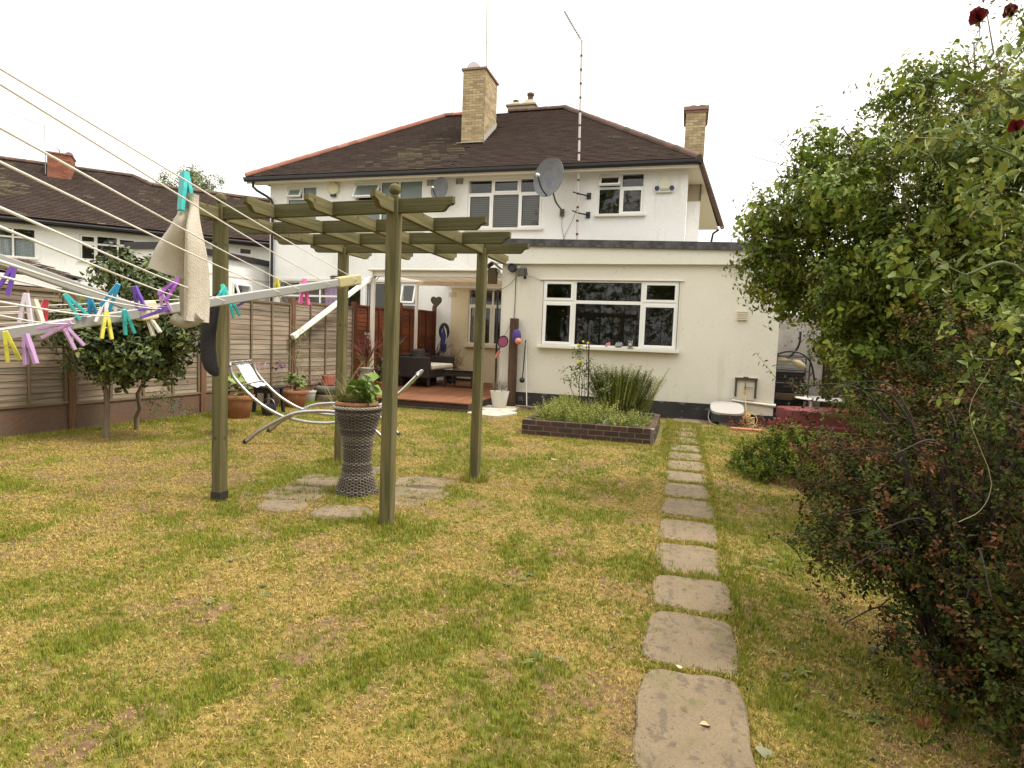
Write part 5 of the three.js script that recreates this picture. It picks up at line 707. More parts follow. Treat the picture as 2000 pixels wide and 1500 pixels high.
{
  reseed(751); let t, c;
  c = V(-6.98, 0, 8.3); t = thing('plant_pot', 'large terracotta pot of broad green leaves beside the left pergola post', 'plant pot', c, 'plant pots along the fence'); pot(t, c, .26, .38, M.terracotta); foliage(t, 'leaves', bigLeaf, leafM, spray(c.clone().setY(.4), 26, .17, .7, .7, 1.15), [[.2, .28, .06], [.28, .36, .1], [.15, .22, .05]]); foliage(t, 'leaves', smallLeaf, leafM, spray(V(-6.82, .35, 8.1), 8, .05, 1, .8, 1.2, .2), [[.4, .35, .1], [.3, .3, .08]]);
  c = V(-7.1, 0, 10.0); t = thing('plant_pot', 'terracotta pot with a tall spindly climbing plant against the fence', 'plant pot', c, 'plant pots along the fence'); pot(t, c, .24, .33, M.terracotta); foliage(t, 'leaves', midLeaf, leafM, spray(c.clone().setY(.36), 34, .16, .6, .7, 1.3), greens); { const l = []; for (let i = 0; i < 70; i++) { const y = .5 + rnd() * 1.0; l.push([V(-7.12 + rn() * (.22 - y * .06), y, 10.1 + rn() * .1), new THREE.Vector3(rn(), .6, rn()), rr(.4, .9)]); } foliage(t, 'climber', smallLeaf, leafM, l, [[.35, .36, .1], [.25, .28, .08], [.4, .3, .12]]); const st = []; for (let i = 0; i < 6; i++) st.push(taper(wander(V(-7.1 + rn() * .05, .3, 10), V(-7.15 + rn() * .15, rr(.9, 1.5), 10.15), 6, .04), .006, .002, 4)); part('stems', st, M.twig, t); } foliage(t, 'purple_flowers', sprig(6, .06, .05, .045, 753, false), leafMatt, [[V(-7.28, .75, 9.75), new THREE.Vector3(0, 1, 0), 1.3], [V(-7.25, .72, 9.8), new THREE.Vector3(.4, 1, 0), 1.2], [V(-7.3, .68, 9.7), new THREE.Vector3(-.4, .8, 0), 1.2]], [[.07, .025, .12], [.1, .04, .16]]); foliage(t, 'flowers', sprig(6, .1, .03, .02, 755), leafMatt, spray(V(-7.3, .65, 9.25), 14, .1, .6, .7, 1.2), [[.45, .42, .5], [.4, .15, .3], [.5, .5, .45]]);
  c = V(-7.42, 0, 10.95); t = thing('plant_pot', 'small white pot with a wilted red plant by the fence', 'plant pot', c, 'plant pots along the fence'); pot(t, c, .13, .24, std([.62, .58, .5], .7), true, .75); foliage(t, 'leaves', smallLeaf, leafMatt, spray(c.clone().setY(.26), 12, .08, .6, .6, 1), [[.25, .08, .06], [.2, .12, .06]]);
  c = V(-7.22, 0, 11.3); t = thing('stone_urn', 'stacked round grey stone base by the fence under a red pot', 'ornament', c); part('lower_block', lathe([[0, 0], [.27, 0], [.28, .03], [.28, .12], [.26, .15], [0, .15]], 22).translate(c.x, 0, c.z), M.slab[1], t); part('upper_block', lathe([[0, .15], [.2, .15], [.26, .2], [.28, .26], [.26, .31], [.2, .33], [0, .33]], 24).translate(c.x, 0, c.z), std([.15, .14, .12], .9, { bumpMap: bumpFine, bumpScale: .004 }), t);
  const rp = thing('plant_pot', 'upturned red pot sitting on top of the stone base', 'plant pot', V(-7.22, .33, 11.3)); part('pot', lathe([[0, 0], [.15, 0], [.15, .04], [.135, .045], [.125, .2], [.12, .21], [.0, .21]], 22).translate(c.x, .33, c.z), std([.36, .075, .06], .6), rp); part('hole', disc(.02, .004, 10).translate(c.x, .543, c.z), M.black, rp);
  c = V(-6.86, 0, 11.45); t = thing('potted_plant', 'low bushy green plant between the stone base and the milk churn', 'plant', c); foliage(t, 'leaves', smallLeaf, leafM, clumpList([[-6.9, .22, 11.4, .26], [-6.75, .15, 11.2, .2]], 110, .7, 1.3), greens);
  // milk churn with a red cordyline
  c = V(-6.32, 0, 11.1); c.y = .19; c.z = -11.3; t = thing('milk_churn', 'galvanised milk churn holding grass and a red spiky plant on the deck', 'milk churn', V(-6.32, .19, 11.3)); const ch = (pr) => lathe(pr, 28).translate(c.x, c.y, c.z); part('body', ch([[.001, 0], [.15, 0], [.155, .02], [.155, .3], [.15, .36], [.12, .43], [.115, .48], [.16, .54], [.165, .56], [.15, .565], [.1, .5], [.001, .49]]), std([.4, .4, .39], .42, { metalness: .6 }), t); part('handle', [tube([V(-6.49, .55, 11.3), V(-6.53, .62, 11.3), V(-6.5, .68, 11.3), V(-6.46, .7, 11.3)], .01, 6, 10), tube([V(-6.15, .55, 11.3), V(-6.11, .62, 11.3), V(-6.14, .68, 11.3), V(-6.18, .7, 11.3)], .01, 6, 10)], M.steel, t); { const lt = []; for (let i = 0; i < 9; i++) { const a = -1.1 + i * .25 + 1.57; lt.push(bx(-.009, .009, -.016, .016, -.002, .002).translate(0, 0, .157).rotateY((i - 4) * .14).translate(c.x, .19 + .31, c.z)); } part('lettering', lt, std([.6, .6, .56], .7), t); }
  const cp = thing('cordyline', 'dark red spiky cordyline above brown grass in the milk churn', 'plant', V(-6.32, .75, 11.3)); foliage(cp, 'leaves', bladeG(.62, .022, 757, 1), leafMatt, spray(V(-6.32, .85, 11.3), 60, .06, .55, .75, 1.1), [[.12, .03, .03], [.17, .05, .045], [.2, .08, .06], [.09, .03, .03]]); foliage(cp, 'grass', bladeG(.26, .008, 759, 4), leafMatt, spray(V(-6.32, .72, 11.3), 44, .1, .75, .7, 1.2), [[.3, .22, .08], [.2, .17, .06], [.36, .28, .13]]);
  t = thing('ornamental_grass', 'thin tall grass with pale seed stalks in front of the back pergola post', 'plant', V(-6.55, 0, 10.6)); foliage(t, 'stalks', bladeG(1.1, .007, 761, 2), leafMatt, spray(V(-6.55, .02, 10.6), 30, .12, .35, .6, 1.15), [[.36, .31, .15], [.2, .22, .08], [.42, .37, .2]]);
  c = V(-6.15, .19, 11.75); t = thing('plant_pot', 'dark leafy bush in a pot on the deck beside the canopy post', 'plant pot', c); pot(t, c, .18, .26, M.terracotta); foliage(t, 'leaves', midLeaf, leafM, clumpList([[-6.15, .62, 11.75, .26]], 80, .6, 1.1), [[.06, .1, .025], [.1, .14, .03], [.05, .08, .02]]);
  t = thing('cordyline', 'dark purple spiky plant in a pot behind the sofa', 'plant', V(-6.75, .19, 15.6)); pot(t, V(-6.7, .19, 15.6), .17, .42, M.black); foliage(t, 'leaves', bladeG(.7, .026, 763, 1), leafMatt, spray(V(-6.7, .62, 15.6), 80, .07, .5, .8, 1.25), [[.07, .022, .03], [.1, .035, .04], [.05, .02, .022]]);
  t = thing('cordyline', 'green and cream striped spiky plant behind the left end of the sofa', 'plant', V(-7.05, .19, 13.4)); foliage(t, 'leaves', bladeG(.75, .022, 765, 1), leafMatt, spray(V(-7.0, .75, 13.5), 36, .07, .6, .7, 1.1), [[.4, .36, .22], [.28, .24, .12], [.3, .16, .1]]); pot(t, V(-7.0, .19, 13.5), .15, .5, M.terracotta);
  c = V(-6.18, .19, 15.75); t = thing('plant_pot', 'grey pot with a bare twiggy brown shrub beside the cream wall', 'plant pot', c); pot(t, c, .18, .3, std([.13, .14, .15], .6)); const tw = []; for (let i = 0; i < 40; i++) { const a = rnd() * 6.283, s = rr(.2, .45); const p = c.clone().setY(.45); tw.push(taper(wander(p, p.clone().add(new THREE.Vector3(Math.cos(a) * s, rr(.3, .65), Math.sin(a) * s)), 4, .02), .006, .0025, 4)); } part('twigs', tw, std([.2, .1, .05], .9), t); foliage(t, 'leaves', smallLeaf, leafMatt, clumpList([[-6.2, .85, 15.7, .38]], 90, .6, 1.1), [[.24, .12, .05], [.3, .18, .08], [.16, .1, .04]]);
  t = thing('cloth_bag', 'dark blue cloth bag hanging on the stained fence end beside the cream wall', 'bag', V(-6.6, .9, 16.0)); part('bag', lathe([[.0, 0], [.08, .06], [.1, .25], [.07, .5], [.03, .72], [.0, .75]], 14).scale(1, 1, .6).translate(-6.58, .98, -16.05), std([.05, .055, .2], .9), t); part('hood', [new THREE.TorusGeometry(.12, .045, 8, 18).scale(1, 1.5, .7).translate(-6.58, 1.6, -16.08)], std([.03, .03, .035], .9), t); part('strap', [tube([V(-6.55, 1.75, 16.0), V(-6.47, 1.5, 16.0), V(-6.5, 1.25, 16.0)], .012, 6, 10)], M.line, t);
  // black plastic stool with a white bag beneath the lounger head
  t = thing('plastic_stool', 'black plastic step stool standing against the fence behind the lounger', 'stool', V(-6.95, 0, 9.05)); part('seat', rbx(-7.14, -6.74, .43, .47, 8.86, 9.2, .012), M.black, t); for (const [x, d] of [[-7.1, 8.9], [-6.78, 8.9], [-7.1, 9.16], [-6.78, 9.16]]) part('leg', bar(V(x, .43, d), V(x + (x < -6.9 ? -.03 : .03), 0, d + (d < 9 ? -.02 : .02)), .05, .05, .006, new THREE.Vector3(0, 0, 1)), M.black, t); part('apron', [bx(-7.1, -6.78, .36, .43, 8.87, 8.885)], M.black, t);
  t = thing('bucket', 'dark bucket on the grass beside the stool', 'bucket', V(-6.75, 0, 8.75)); part('bucket', lathe([[0, 0], [.1, 0], [.13, .2], [.12, .2], [.095, .02], [0, .02]], 18).translate(-6.72, 0, -8.75), std([.03, .035, .045], .6, { side: THREE.DoubleSide }), t); part('handle', new THREE.TorusGeometry(.12, .006, 6, 18, 3.14).translate(-6.72, .18, -8.75), M.steel, t);
  // fence hooks: butterfly ornaments
  t = thing('wall_ornament', 'small cream butterfly ornament on the stained fence', 'ornament', V(-7.2, 1.35, 12.9)); part('wings', [leafGeo(.1, .08, .1, 0).rotateX(1.57).rotateZ(.6).translate(-7.22, 1.42, -12.9), leafGeo(.1, .08, .1, 0).rotateX(1.57).rotateZ(2.3).translate(-7.22, 1.42, -12.9), leafGeo(.08, .06, .1, 0).rotateX(1.57).rotateZ(-.9).translate(-7.22, 1.4, -12.9)], std([.6, .55, .42], .8, { side: THREE.DoubleSide }), t); part('wire', tube([V(-7.22, 1.42, 12.9), V(-7.1, 1.6, 12.6), V(-6.98, 1.45, 12.62)], .004, 4, 10), M.black, t);
  // white pot with dry plant on the slab
  c = V(-3.62, .025, 11.95); t = thing('plant_pot', 'square-shouldered white pot with a dried lavender beside the wooden post', 'plant pot', c); pot(t, c, .2, .36, std([.66, .63, .57], .8, { bumpMap: bumpFine, bumpScale: .002 }), false, .66); foliage(t, 'stems', bladeG(.42, .004, 767, 5), leafMatt, spray(c.clone().setY(.36), 26, .13, .35, .5, 1.1), [[.2, .16, .1], [.28, .22, .14]]); foliage(t, 'leaves', tinyLeaf, leafMatt, spray(c.clone().setY(.36), 60, .15, .6, .6, 1), [[.16, .13, .1], [.2, .17, .12], [.12, .1, .08]]);
}
{ // post, rackets, rods, broom
  const t = thing('timber_post', 'dark upright timber post standing at the left corner of the extension', 'post', V(-3.52, 0, 12.48)); part('post', rbx(-3.6, -3.44, 0, 1.9, 12.42, 12.56, .008, 'y'), std([.36, .25, .2], .9, { map: slatT[1], bumpMap: grainB, bumpScale: .004 }), t);
  const rk = (name, x, y, d, c1, c2, tilt, label) => { const r = thing('racket', label, 'racket', V(x, y, d)); const rim = new THREE.TorusGeometry(.105, .011, 8, 30).scale(1, 1.15, 1); const face = new THREE.CircleGeometry(.1, 26).scale(1, 1.15, 1); const hd = new THREE.CylinderGeometry(.014, .018, .2, 10).translate(0, -.24, 0); const f = (g) => g.rotateZ(tilt).translate(x, y, -d); part('rim', f(rim), c1, r); part('face', f(face), c2, r); part('handle', f(hd), M.black, r); part('strap', tube([V(x + .02, y + .1, d), V(-3.52, 1.88, 12.4)], .004, 4), M.black, r); };
  rk('racket', -3.72, 1.4, 12.37, M.black, std([.3, .06, .13], .8, { side: THREE.DoubleSide }), -.45, 'dark pink racket hanging at the top of the timber post');
  const b = thing('toy_bag', 'blue and purple net bag with an orange ball hanging from the timber post', 'bag', V(-3.45, 1.4, 12.36)); part('bag', sph(.13, new THREE.Vector3(0, 0, 0), 14, 10).scale(.75, 1.2, .6).translate(-3.42, 1.52, -12.36), std([.07, .045, .22], .9), b); part('ball', sph(.07, V(-3.36, 1.42, 12.29), 16, 12), std([.6, .22, .12], .6), b); part('strap', tube([V(-3.42, 1.66, 12.38), V(-3.5, 1.86, 12.38)], .006, 5), M.black, b); part('tassel', [tube([V(-3.78, 1.2, 12.35), V(-3.86, 1.05, 12.35)], .028, 8)], std([.6, .16, .12], .7), b);
  const p = thing('garden_tool', 'thin black long-handled tool with a round end leaning on the extension wall', 'garden tool', V(-3.28, .6, 12.5)); part('shaft', tube([V(-3.27, 1.45, 12.55), V(-3.29, .62, 12.48)], .012, 7), M.black, p); part('head', sph(.06, V(-3.29, .6, 12.46), 12, 8), M.black, p);
  const w = thing('broom', 'broom with a pale handle leaning on the extension wall, head on the ground', 'broom', V(-3.05, 0, 12.1)); part('handle', tube([V(-3.26, 1.4, 12.55), V(-3.08, .1, 12.12)], .012, 8), std([.5, .48, .46], .5), w); part('head', bar(V(-3.3, .09, 12.08), V(-2.86, .09, 12.02), .035, .06, .006), std([.2, .14, .1], .8), w); reseed(771); const br = []; for (let i = 0; i < 90; i++) { const x = rr(-3.29, -2.87); br.push(bar(V(x, .08, 12.05 + rn() * .02), V(x + rn() * .03, .0, 12.03 + rn() * .04), .004, .004)); } part('bristles', br, std([.26, .2, .14], .9), w, { stuff: true });
  const n = thing('bird_box', 'wooden bird box with pitched roof on the extension corner behind the pergola post', 'bird box', V(-4.0, 2.65, 12.5)); const bw = std([.2, .16, .09], .9, { map: slatT[0] }); part('box', rbx(-4.12, -3.95, 2.62, 2.95, 12.4, 12.56, .004, 'y'), bw, n); part('roof', [bar(V(-4.18, 2.96, 12.48), V(-4.03, 3.07, 12.48), .02, .26), bar(V(-4.03, 3.07, 12.48), V(-3.86, 2.93, 12.48), .02, .26)], std([.1, .075, .05], .9), n);
}
// ---------------------------------------------------------------- raised brick bed
{
  reseed(801); const t = thing('raised_bed', 'low dark red brick bed full of herbs in front of the extension', 'flower bed', V(-1.35, 0, 10)); const X0 = -2.35, X1 = -.36, D0 = 9.0, D1 = 11.1, bh = .069, j = .014;
  part('core', [bx(X0 + .012, X1 - .012, 0, .226, D0 + .006, D0 + .1), bx(X1 - .1, X1 - .006, 0, .226, D0 + .1, D1), bx(X0 + .006, X0 + .1, 0, .226, D0 + .1, D1), bx(X0 + .1, X1 - .1, 0, .226, D1 - .1, D1)], M.mortarDark, t);
  part('soil', bx(X0 + .1, X1 - .1, .05, .19, D0 + .1, D1 - .1), M.soil, t);
  const bg = [.215, .102].map((w) => clean(uvBox(new RoundedBoxGeometry(w, bh, .1, 1, .004)))); const q = new THREE.Quaternion().setFromAxisAngle(new THREE.Vector3(0, 1, 0), Math.PI / 2);
  for (let r = 0; r < 3; r++) { const y = .0 + r * (bh + j) + bh / 2; for (let x = X0 + (r % 2 ? .113 : 0), k = 0; x < X1 - .05; k++) { const half = (r % 2 && k === 0 && false) || x + .215 > X1 + .02; const w = half ? .102 : .215; sharedPart('brick', bg[half ? 1 : 0], pick(M.brickDark), t, V(x + w / 2, y + rr(-.002, .002), D0 + .05 + rr(-.004, .004)), new THREE.Quaternion().setFromAxisAngle(new THREE.Vector3(0, 1, 0), rn() * .012)); x += w + j; } if (r % 2) sharedPart('brick', bg[1], pick(M.brickDark), t, V(X0 + .051, y, D0 + .05));
    for (let d = D0 + .12 + (r % 2 ? 0 : .1); d < D1 - .1; d += .226) { sharedPart('brick', bg[0], pick(M.brickDark), t, V(X1 - .05 + rr(-.004, .004), y + rr(-.002, .002), d + .1), q); sharedPart('brick', bg[0], pick(M.brickDark), t, V(X0 + .05, y, d + .1), q); } }
  for (let i = 0; i < 8; i++) sharedPart('brick', bg[0], pick(M.brickDark), t, V(X0 + .24 + i * .226, .2, D1 - .05));
  const h = thing('herb_patch', 'low yellow-green herbs filling the front of the brick bed', 'herbs', V(-1.5, .15, 9.5)); foliage(h, 'leaves', tinyLeaf, leafM, clumpList([[-1.98, .24, 9.6, .22], [-1.8, .27, 9.9, .26], [-1.45, .24, 9.55, .24], [-1.2, .25, 9.8, .22], [-.8, .22, 9.45, .18], [-.6, .22, 9.7, .16], [-1.9, .3, 10.2, .24], [-2.05, .24, 9.35, .18], [-.95, .23, 9.25, .15], [-1.5, .24, 9.28, .18]], 2000, .7, 1.4), [[.26, .29, .045], [.33, .36, .06], [.18, .23, .04], [.38, .38, .09]]); foliage(h, 'pale_leaves', smallLeaf, leafMatt, clumpList([[-1.1, .2, 9.4, .2], [-.8, .2, 9.5, .2]], 60, .6, 1), [[.3, .35, .22], [.25, .32, .16]]);
  // rosemary
  const ro = thing('rosemary', 'tall upright rosemary bush at the right end of the brick bed', 'shrub', V(-1.0, .15, 10.3)); const spike = (() => { reseed(803); const o = []; for (let i = 0; i < 40; i++) { const t2 = i / 40; const g = diaGeo(.042, .0105, .002).toNonIndexed(); g.rotateZ(rr(.3, .9)); g.rotateY(i * 2.4); g.translate(0, .04 + t2 * .5, 0); o.push(g); } o.push(new THREE.CylinderGeometry(.002, .004, .54, 4, 1, true).translate(0, .27, 0).toNonIndexed()); return join(o); })();
  const l = []; for (let i = 0; i < 330; i++) { const a = rnd() * 6.283, k = Math.sqrt(rnd()); l.push([V(-1.02 + Math.cos(a) * k * .36, .24 + rnd() * .3, 10.35 + Math.sin(a) * k * .28), new THREE.Vector3(Math.cos(a) * k * .55, 1.15, Math.sin(a) * k * .5), rr(.75, 1.2)]); } for (let i = 0; i < 26; i++) l.push([V(-.62 + rn() * .08, .18 + rnd() * .35, 10.3 + rn() * .1), new THREE.Vector3(.5 + rn() * .2, 1.0, rn() * .3), rr(.6, 1.1)]); for (let i = 0; i < 5; i++) l.push([V(-.62 + i * .05, .32 + i * .1, 10.3), new THREE.Vector3(.5, 1, 0), .75]);
  foliage(ro, 'leaves', spike, leafMatt, l, [[.2, .22, .045], [.26, .27, .06], [.14, .165, .04]]); const rs = []; for (let i = 0; i < 16; i++) { const a = rnd() * 6.283; rs.push(taper(wander(V(-1.0, .14, 10.35), V(-1.0 + Math.cos(a) * .35, .5, 10.35 + Math.sin(a) * .3), 4, .03), .012, .005, 5)); } part('stems', rs, M.twig, ro);
  // yellow rose on its stake
  const r = thing('rose_bush', 'thin yellow rose bush tied to a dark stake in the brick bed', 'rose bush', V(-1.6, .15, 10.3)); part('stake', tube([V(-1.54, .15, 10.3), V(-1.585, 1.78, 10.3)], .011, 7), M.twigDark, r); const st = []; for (const [x, y] of [[-1.72, 1.38], [-1.62, 1.5], [-1.9, .85], [-1.8, .95], [-1.5, 1.05], [-1.72, 1.1]]) st.push(taper(wander(V(-1.6 + rn() * .05, .15, 10.3), V(x, y, 10.27), 6, .03), .008, .004, 5)); part('stems', st, M.twig, r);
  foliage(r, 'leaves', sprig(5, .12, .05, .034, 805, false), leafM, clumpList([[-1.66, 1.05, 10.3, .22], [-1.5, .95, 10.3, .17], [-1.88, .86, 10.28, .16], [-1.7, 1.3, 10.28, .12], [-1.35, .62, 10.2, .22], [-1.3, .8, 10.25, .15], [-1.65, .75, 10.3, .15]], 130, .55, 1.0), [[.1, .14, .03], [.16, .19, .05], [.08, .1, .03]]);
  for (const [x, y, s] of [[-1.74, 1.36, .075], [-1.66, 1.44, .05], [-1.58, 1.42, .05], [-1.71, 1.08, .085], [-1.67, 1.02, .06]]) part('bloom', [...Array(9)].map((_, i) => leafGeo(s * .9, s * .8, .35, -.3).rotateZ(.4 + (i % 3) * .35).rotateY(i * 2.1).translate(x, y, -10.2)), std([.78, .68, .1], .7, { side: THREE.DoubleSide }), r);
}
{ // things on the sill
  const a = thing('sill_ornament', 'small pink flower ornament on the extension window sill', 'ornament', V(-1.53, 1.37, 12.5)); part('petals', [...Array(7)].map((_, i) => sph(.022, V(-1.53 + Math.cos(i) * .035, 1.42 + Math.sin(i * 1.3) * .03, 12.5), 8, 6)), std([.6, .25, .24], .6), a);
  const b = thing('sill_ornament', 'grey spiky hedgehog ornament on the extension window sill', 'ornament', V(-1.31, 1.37, 12.5)); part('body', sph(.06, new THREE.Vector3(), 14, 10).scale(1.3, .8, .9).translate(-1.31, 1.41, -12.5), std([.28, .28, .3], .7), b); reseed(811); part('spines', [...Array(40)].map(() => { const a1 = rr(-.9, 1.2), a2 = rr(-1, 1); return new THREE.ConeGeometry(.009, .05, 5).translate(0, .07, 0).rotateZ(-a1).rotateX(a2).translate(-1.3, 1.41, -12.5); }), std([.5, .5, .52], .6), b);
  const c = thing('sill_ornament', 'speckled square stone owl ornament on the extension window sill', 'ornament', V(-1.07, 1.37, 12.5)); part('body', rbx(-1.115, -1.025, 1.37, 1.51, 12.45, 12.53, .015, 'x', 2), std(W1, .9, { map: speck([.08, .08, .07], [.55, .52, .4], 813, .14, 5), bumpMap: bumpFine, bumpScale: .004 }), c); part('ears', [new THREE.ConeGeometry(.016, .03, 5).translate(-1.1, 1.52, -12.49), new THREE.ConeGeometry(.016, .03, 5).translate(-1.04, 1.52, -12.49)], std([.4, .38, .3], .9), c); part('base', rbx(-1.13, -1.01, 1.368, 1.385, 12.44, 12.54, .004), std([.3, .26, .2], .9), c);
}
// ---------------------------------------------------------------- side passage on the right
{
  reseed(821); const dkw = [[.3, .27, .25], [.4, .34, .3], [.24, .21, .2]].map((c) => std(c, .9, { map: slatT[1], bumpMap: grainB, bumpScale: .003 })); const f = thing('boundary_fence', 'dark timber fence along the right side behind the shrubs', 'fence', V(3.2, 0, 12)); for (let i = 0; i < 62; i++) { const d = 4 + i * .205; part('fence_board', bx(3.2, 3.222 + (i % 2) * .008, .05, 1.95 + rr(-.03, .03), d, d + .195 , 'y'), pick(dkw), f); } for (let i = 0; i < 7; i++) part('fence_post', bx(3.1, 3.198, 0, 1.9, 4.3 + i * 2, 4.4 + i * 2, 'y'), std([.24, .17, .12], .9, { map: slatT[1] }), f); part('rail', [bx(3.14, 3.199, .4, .48, 4, 16.5), bx(3.14, 3.199, 1.5, 1.58, 4, 16.5)], std([.3, .22, .16], .9), f);
  const g = thing('passage_gate', 'dark wooden gate closing the side passage under a slatted roof', 'gate', V(2.4, 0, 16)); for (let i = 0; i < 10; i++) part('board', bx(1.72 + i * .15, 1.86 + i * .15, .05, 2.3, 15.9, 15.94, 'y'), pick(dkw), g);
  const s = thing('slatted_roof', 'open roof of dark wooden slats over the side passage', 'pergola', V(2.4, 2.3, 14.8)); part('beam', [bx(1.7, 3.1, 2.3, 2.52, 14.3, 14.38), bx(1.7, 3.1, 2.6, 2.8, 16.2, 16.28)], std([.32, .24, .18], .9, { map: slatT[0] }), s); for (let i = 0; i < 9; i++) part('slat', bar(V(1.72, 2.95 - i * .06, 15.6 - i * .14), V(3.2, 2.75 - i * .06, 15.6 - i * .14), .05, .03), std([.05, .042, .038], .8), s); part('board', bx(1.75, 3.0, 2.53, 2.64, 14.28, 14.4), M.whiteWood, s);
  const a = thing('arched_board', 'grey round-topped board leaning at the end of the side passage', 'board', V(2.3, 0, 14.1)); const sh = new THREE.Shape(); sh.moveTo(-.45, 0); sh.lineTo(-.45, 1.55); sh.absarc(0, 1.55, .45, Math.PI, 0, true); sh.lineTo(.45, 0); const bg2 = std(W1, .85, { map: speck([.34, .31, .28], [.42, .39, .36], 823, .8, 6) }); part('board', new THREE.ExtrudeGeometry(sh, { depth: .03, bevelEnabled: true, bevelSize: .006, bevelThickness: .006, bevelSegments: 1 }).translate(2.33, .22, -14.1), bg2, a); part('seam', [bx(1.88, 2.78, 1.34, 1.352, 14.055, 14.062)], std([.12, .1, .09], .9), a); part('bolt', [[-.18, 1.95], [0, 1.95], [-.18, 1.6], [0, 1.6], [-.3, 1.5]].map(([x, y]) => disc(.014, .01, 8).rotateX(1.57).translate(2.33 + x, y + .05, -14.055)), M.black, a);
  const c = thing('wire_rack', 'tall black wire rack of shelves with oddments beside the extension corner', 'rack', V(2.1, 0, 13.6)); const fr = []; for (const [x, d] of [[1.8, 13.4], [2.42, 13.4], [1.8, 13.85], [2.42, 13.85]]) fr.push(tube([V(x, 0, d), V(x, 1.35, d)], .014, 6)); part('frame', fr, M.blackWire, c); for (const y of [.12, .45, .78, 1.05, 1.32]) { const w = []; for (let i = 0; i < 9; i++) w.push(tube([V(1.8, y, 13.4 + i * .056), V(2.42, y, 13.4 + i * .056)], .004, 4)); for (const d of [13.4, 13.85]) w.push(tube([V(1.8, y, d), V(2.42, y, d)], .009, 5)); part('shelf', w, M.blackWire, c); } const ws = []; for (let y = .18; y < 1.3; y += .065) ws.push(tube([V(1.8, y, 13.4), V(2.42, y, 13.4)], .0035, 4)); part('front_wires', ws, M.blackWire, c, { stuff: true }); part('back_cover', bx(1.78, 2.44, .03, 1.0, 13.87, 13.89), M.black, c); part('top_rail', tube([V(1.78, 1.36, 13.4), V(2.0, 1.43, 13.4), V(2.25, 1.4, 13.42), V(2.42, 1.25, 13.42), V(2.52, .9, 13.42), V(2.54, .75, 13.42)], .02, 7, 24), M.black, c);
  const oddments = thing('rag', 'pale yellowish rags stuffed in the wire rack', 'rag', V(2.15, 1.07, 13.5)); part('cloth', [sph(.13, new THREE.Vector3(), 10, 8).scale(1.2, .6, .8).rotateZ(-.5).translate(2.22, 1.18, -13.42), sph(.1, new THREE.Vector3(), 10, 8).scale(1.2, .5, .8).translate(1.95, 1.25, -13.45)], std([.5, .42, .26], .95, { bumpMap: bumpFine, bumpScale: .01 }), oddments);
  const bl = thing('log', 'pale timber offcut lying on a lower shelf of the wire rack', 'timber', V(2.05, .46, 13.5)); part('timber', bx(1.84, 2.36, .46, .57, 13.44, 13.56), std([.4, .31, .22], .9, { map: slatT[0] }), bl);
  const hb = thing('pushchair_handle', 'black curved handle of a folded pushchair sticking up by the arched board', 'pushchair', V(2.25, 1.3, 13.8)); part('handle', tube([V(2.08, 1.3, 13.8), V(2.2, 1.45, 13.8), V(2.26, 1.6, 13.8), V(2.27, 1.85, 13.8)], .022, 8, 20), M.black, hb); part('frame', tube([V(2.08, 1.3, 13.8), V(1.85, 1.36, 13.8), V(1.8, 1.55, 13.8)], .016, 7, 14), M.black, hb);
  const t = thing('garden_table', 'low round white plastic table behind the red tub', 'table', V(2.75, 0, 13.3)); part('top', lathe([[0, .5], [.56, .5], [.585, .505], [.585, .525], [.56, .532], [0, .53]], 40).translate(2.75, 0, -13.3), M.whitePl, t); for (const [x, d] of [[-.32, -.3], [.32, -.3], [-.32, .3], [.32, .3]]) part('leg', tube([V(2.75 + x, .5, 13.3 + d), V(2.75 + x * 1.15, 0, 13.3 + d * 1.15)], .03, 8), M.whitePl, t);
  const rt = thing('plastic_tub', 'long dark red plastic tub upside down in front of the white table', 'tub', V(2.4, 0, 12.55)); const tub = (w, d, h, x) => { const s2 = new THREE.Shape(); const r = .12; s2.moveTo(-w + r, -d); s2.lineTo(w - r, -d); s2.absarc(w - r, -d + r, r, -1.57, 0); s2.lineTo(w, d - r); s2.absarc(w - r, d - r, r, 0, 1.57); s2.lineTo(-w + r, d); s2.absarc(-w + r, d - r, r, 1.57, 3.14); s2.lineTo(-w, -d + r); s2.absarc(-w + r, -d + r, r, 3.14, 4.71); return new THREE.ExtrudeGeometry(s2, { depth: h, bevelEnabled: true, bevelSize: .03, bevelThickness: .03, bevelSegments: 4 }).rotateX(-Math.PI / 2); };
  const red = std([.2, .045, .05], .5); part('shell', tub(.62, .3, .3, 0).rotateZ(.02).rotateY(.2).translate(2.42, .06, -12.5), red, rt); part('rib', tube([V(1.95, .33, 12.18), V(2.3, .345, 12.1), V(2.85, .33, 12.0)].map((p) => p), .02, 8, 12), red, rt); part('rim', tub(.66, .34, .03, 0).rotateY(.2).translate(2.42, .03, -12.5), red, rt);
  const pk = thing('pale_plank', 'pale plank leaning on the right fence beyond the white table', 'board', V(3.05, 0, 13.6)); part('plank', bar(V(2.98, .0, 13.4), V(3.15, 1.15, 13.6), .16, .03), std([.6, .5, .4], .8), pk);
  const wp = thing('white_stake', 'white plastic stake standing among the red-leaved shrub', 'stake', V(2.5, 0, 9)); part('stake', tube([V(2.5, 0, 9), V(2.56, 1.05, 9)], .022, 8), M.whitePl, wp); part('cap', sph(.026, V(2.56, 1.05, 9), 10, 8), M.whitePl, wp);
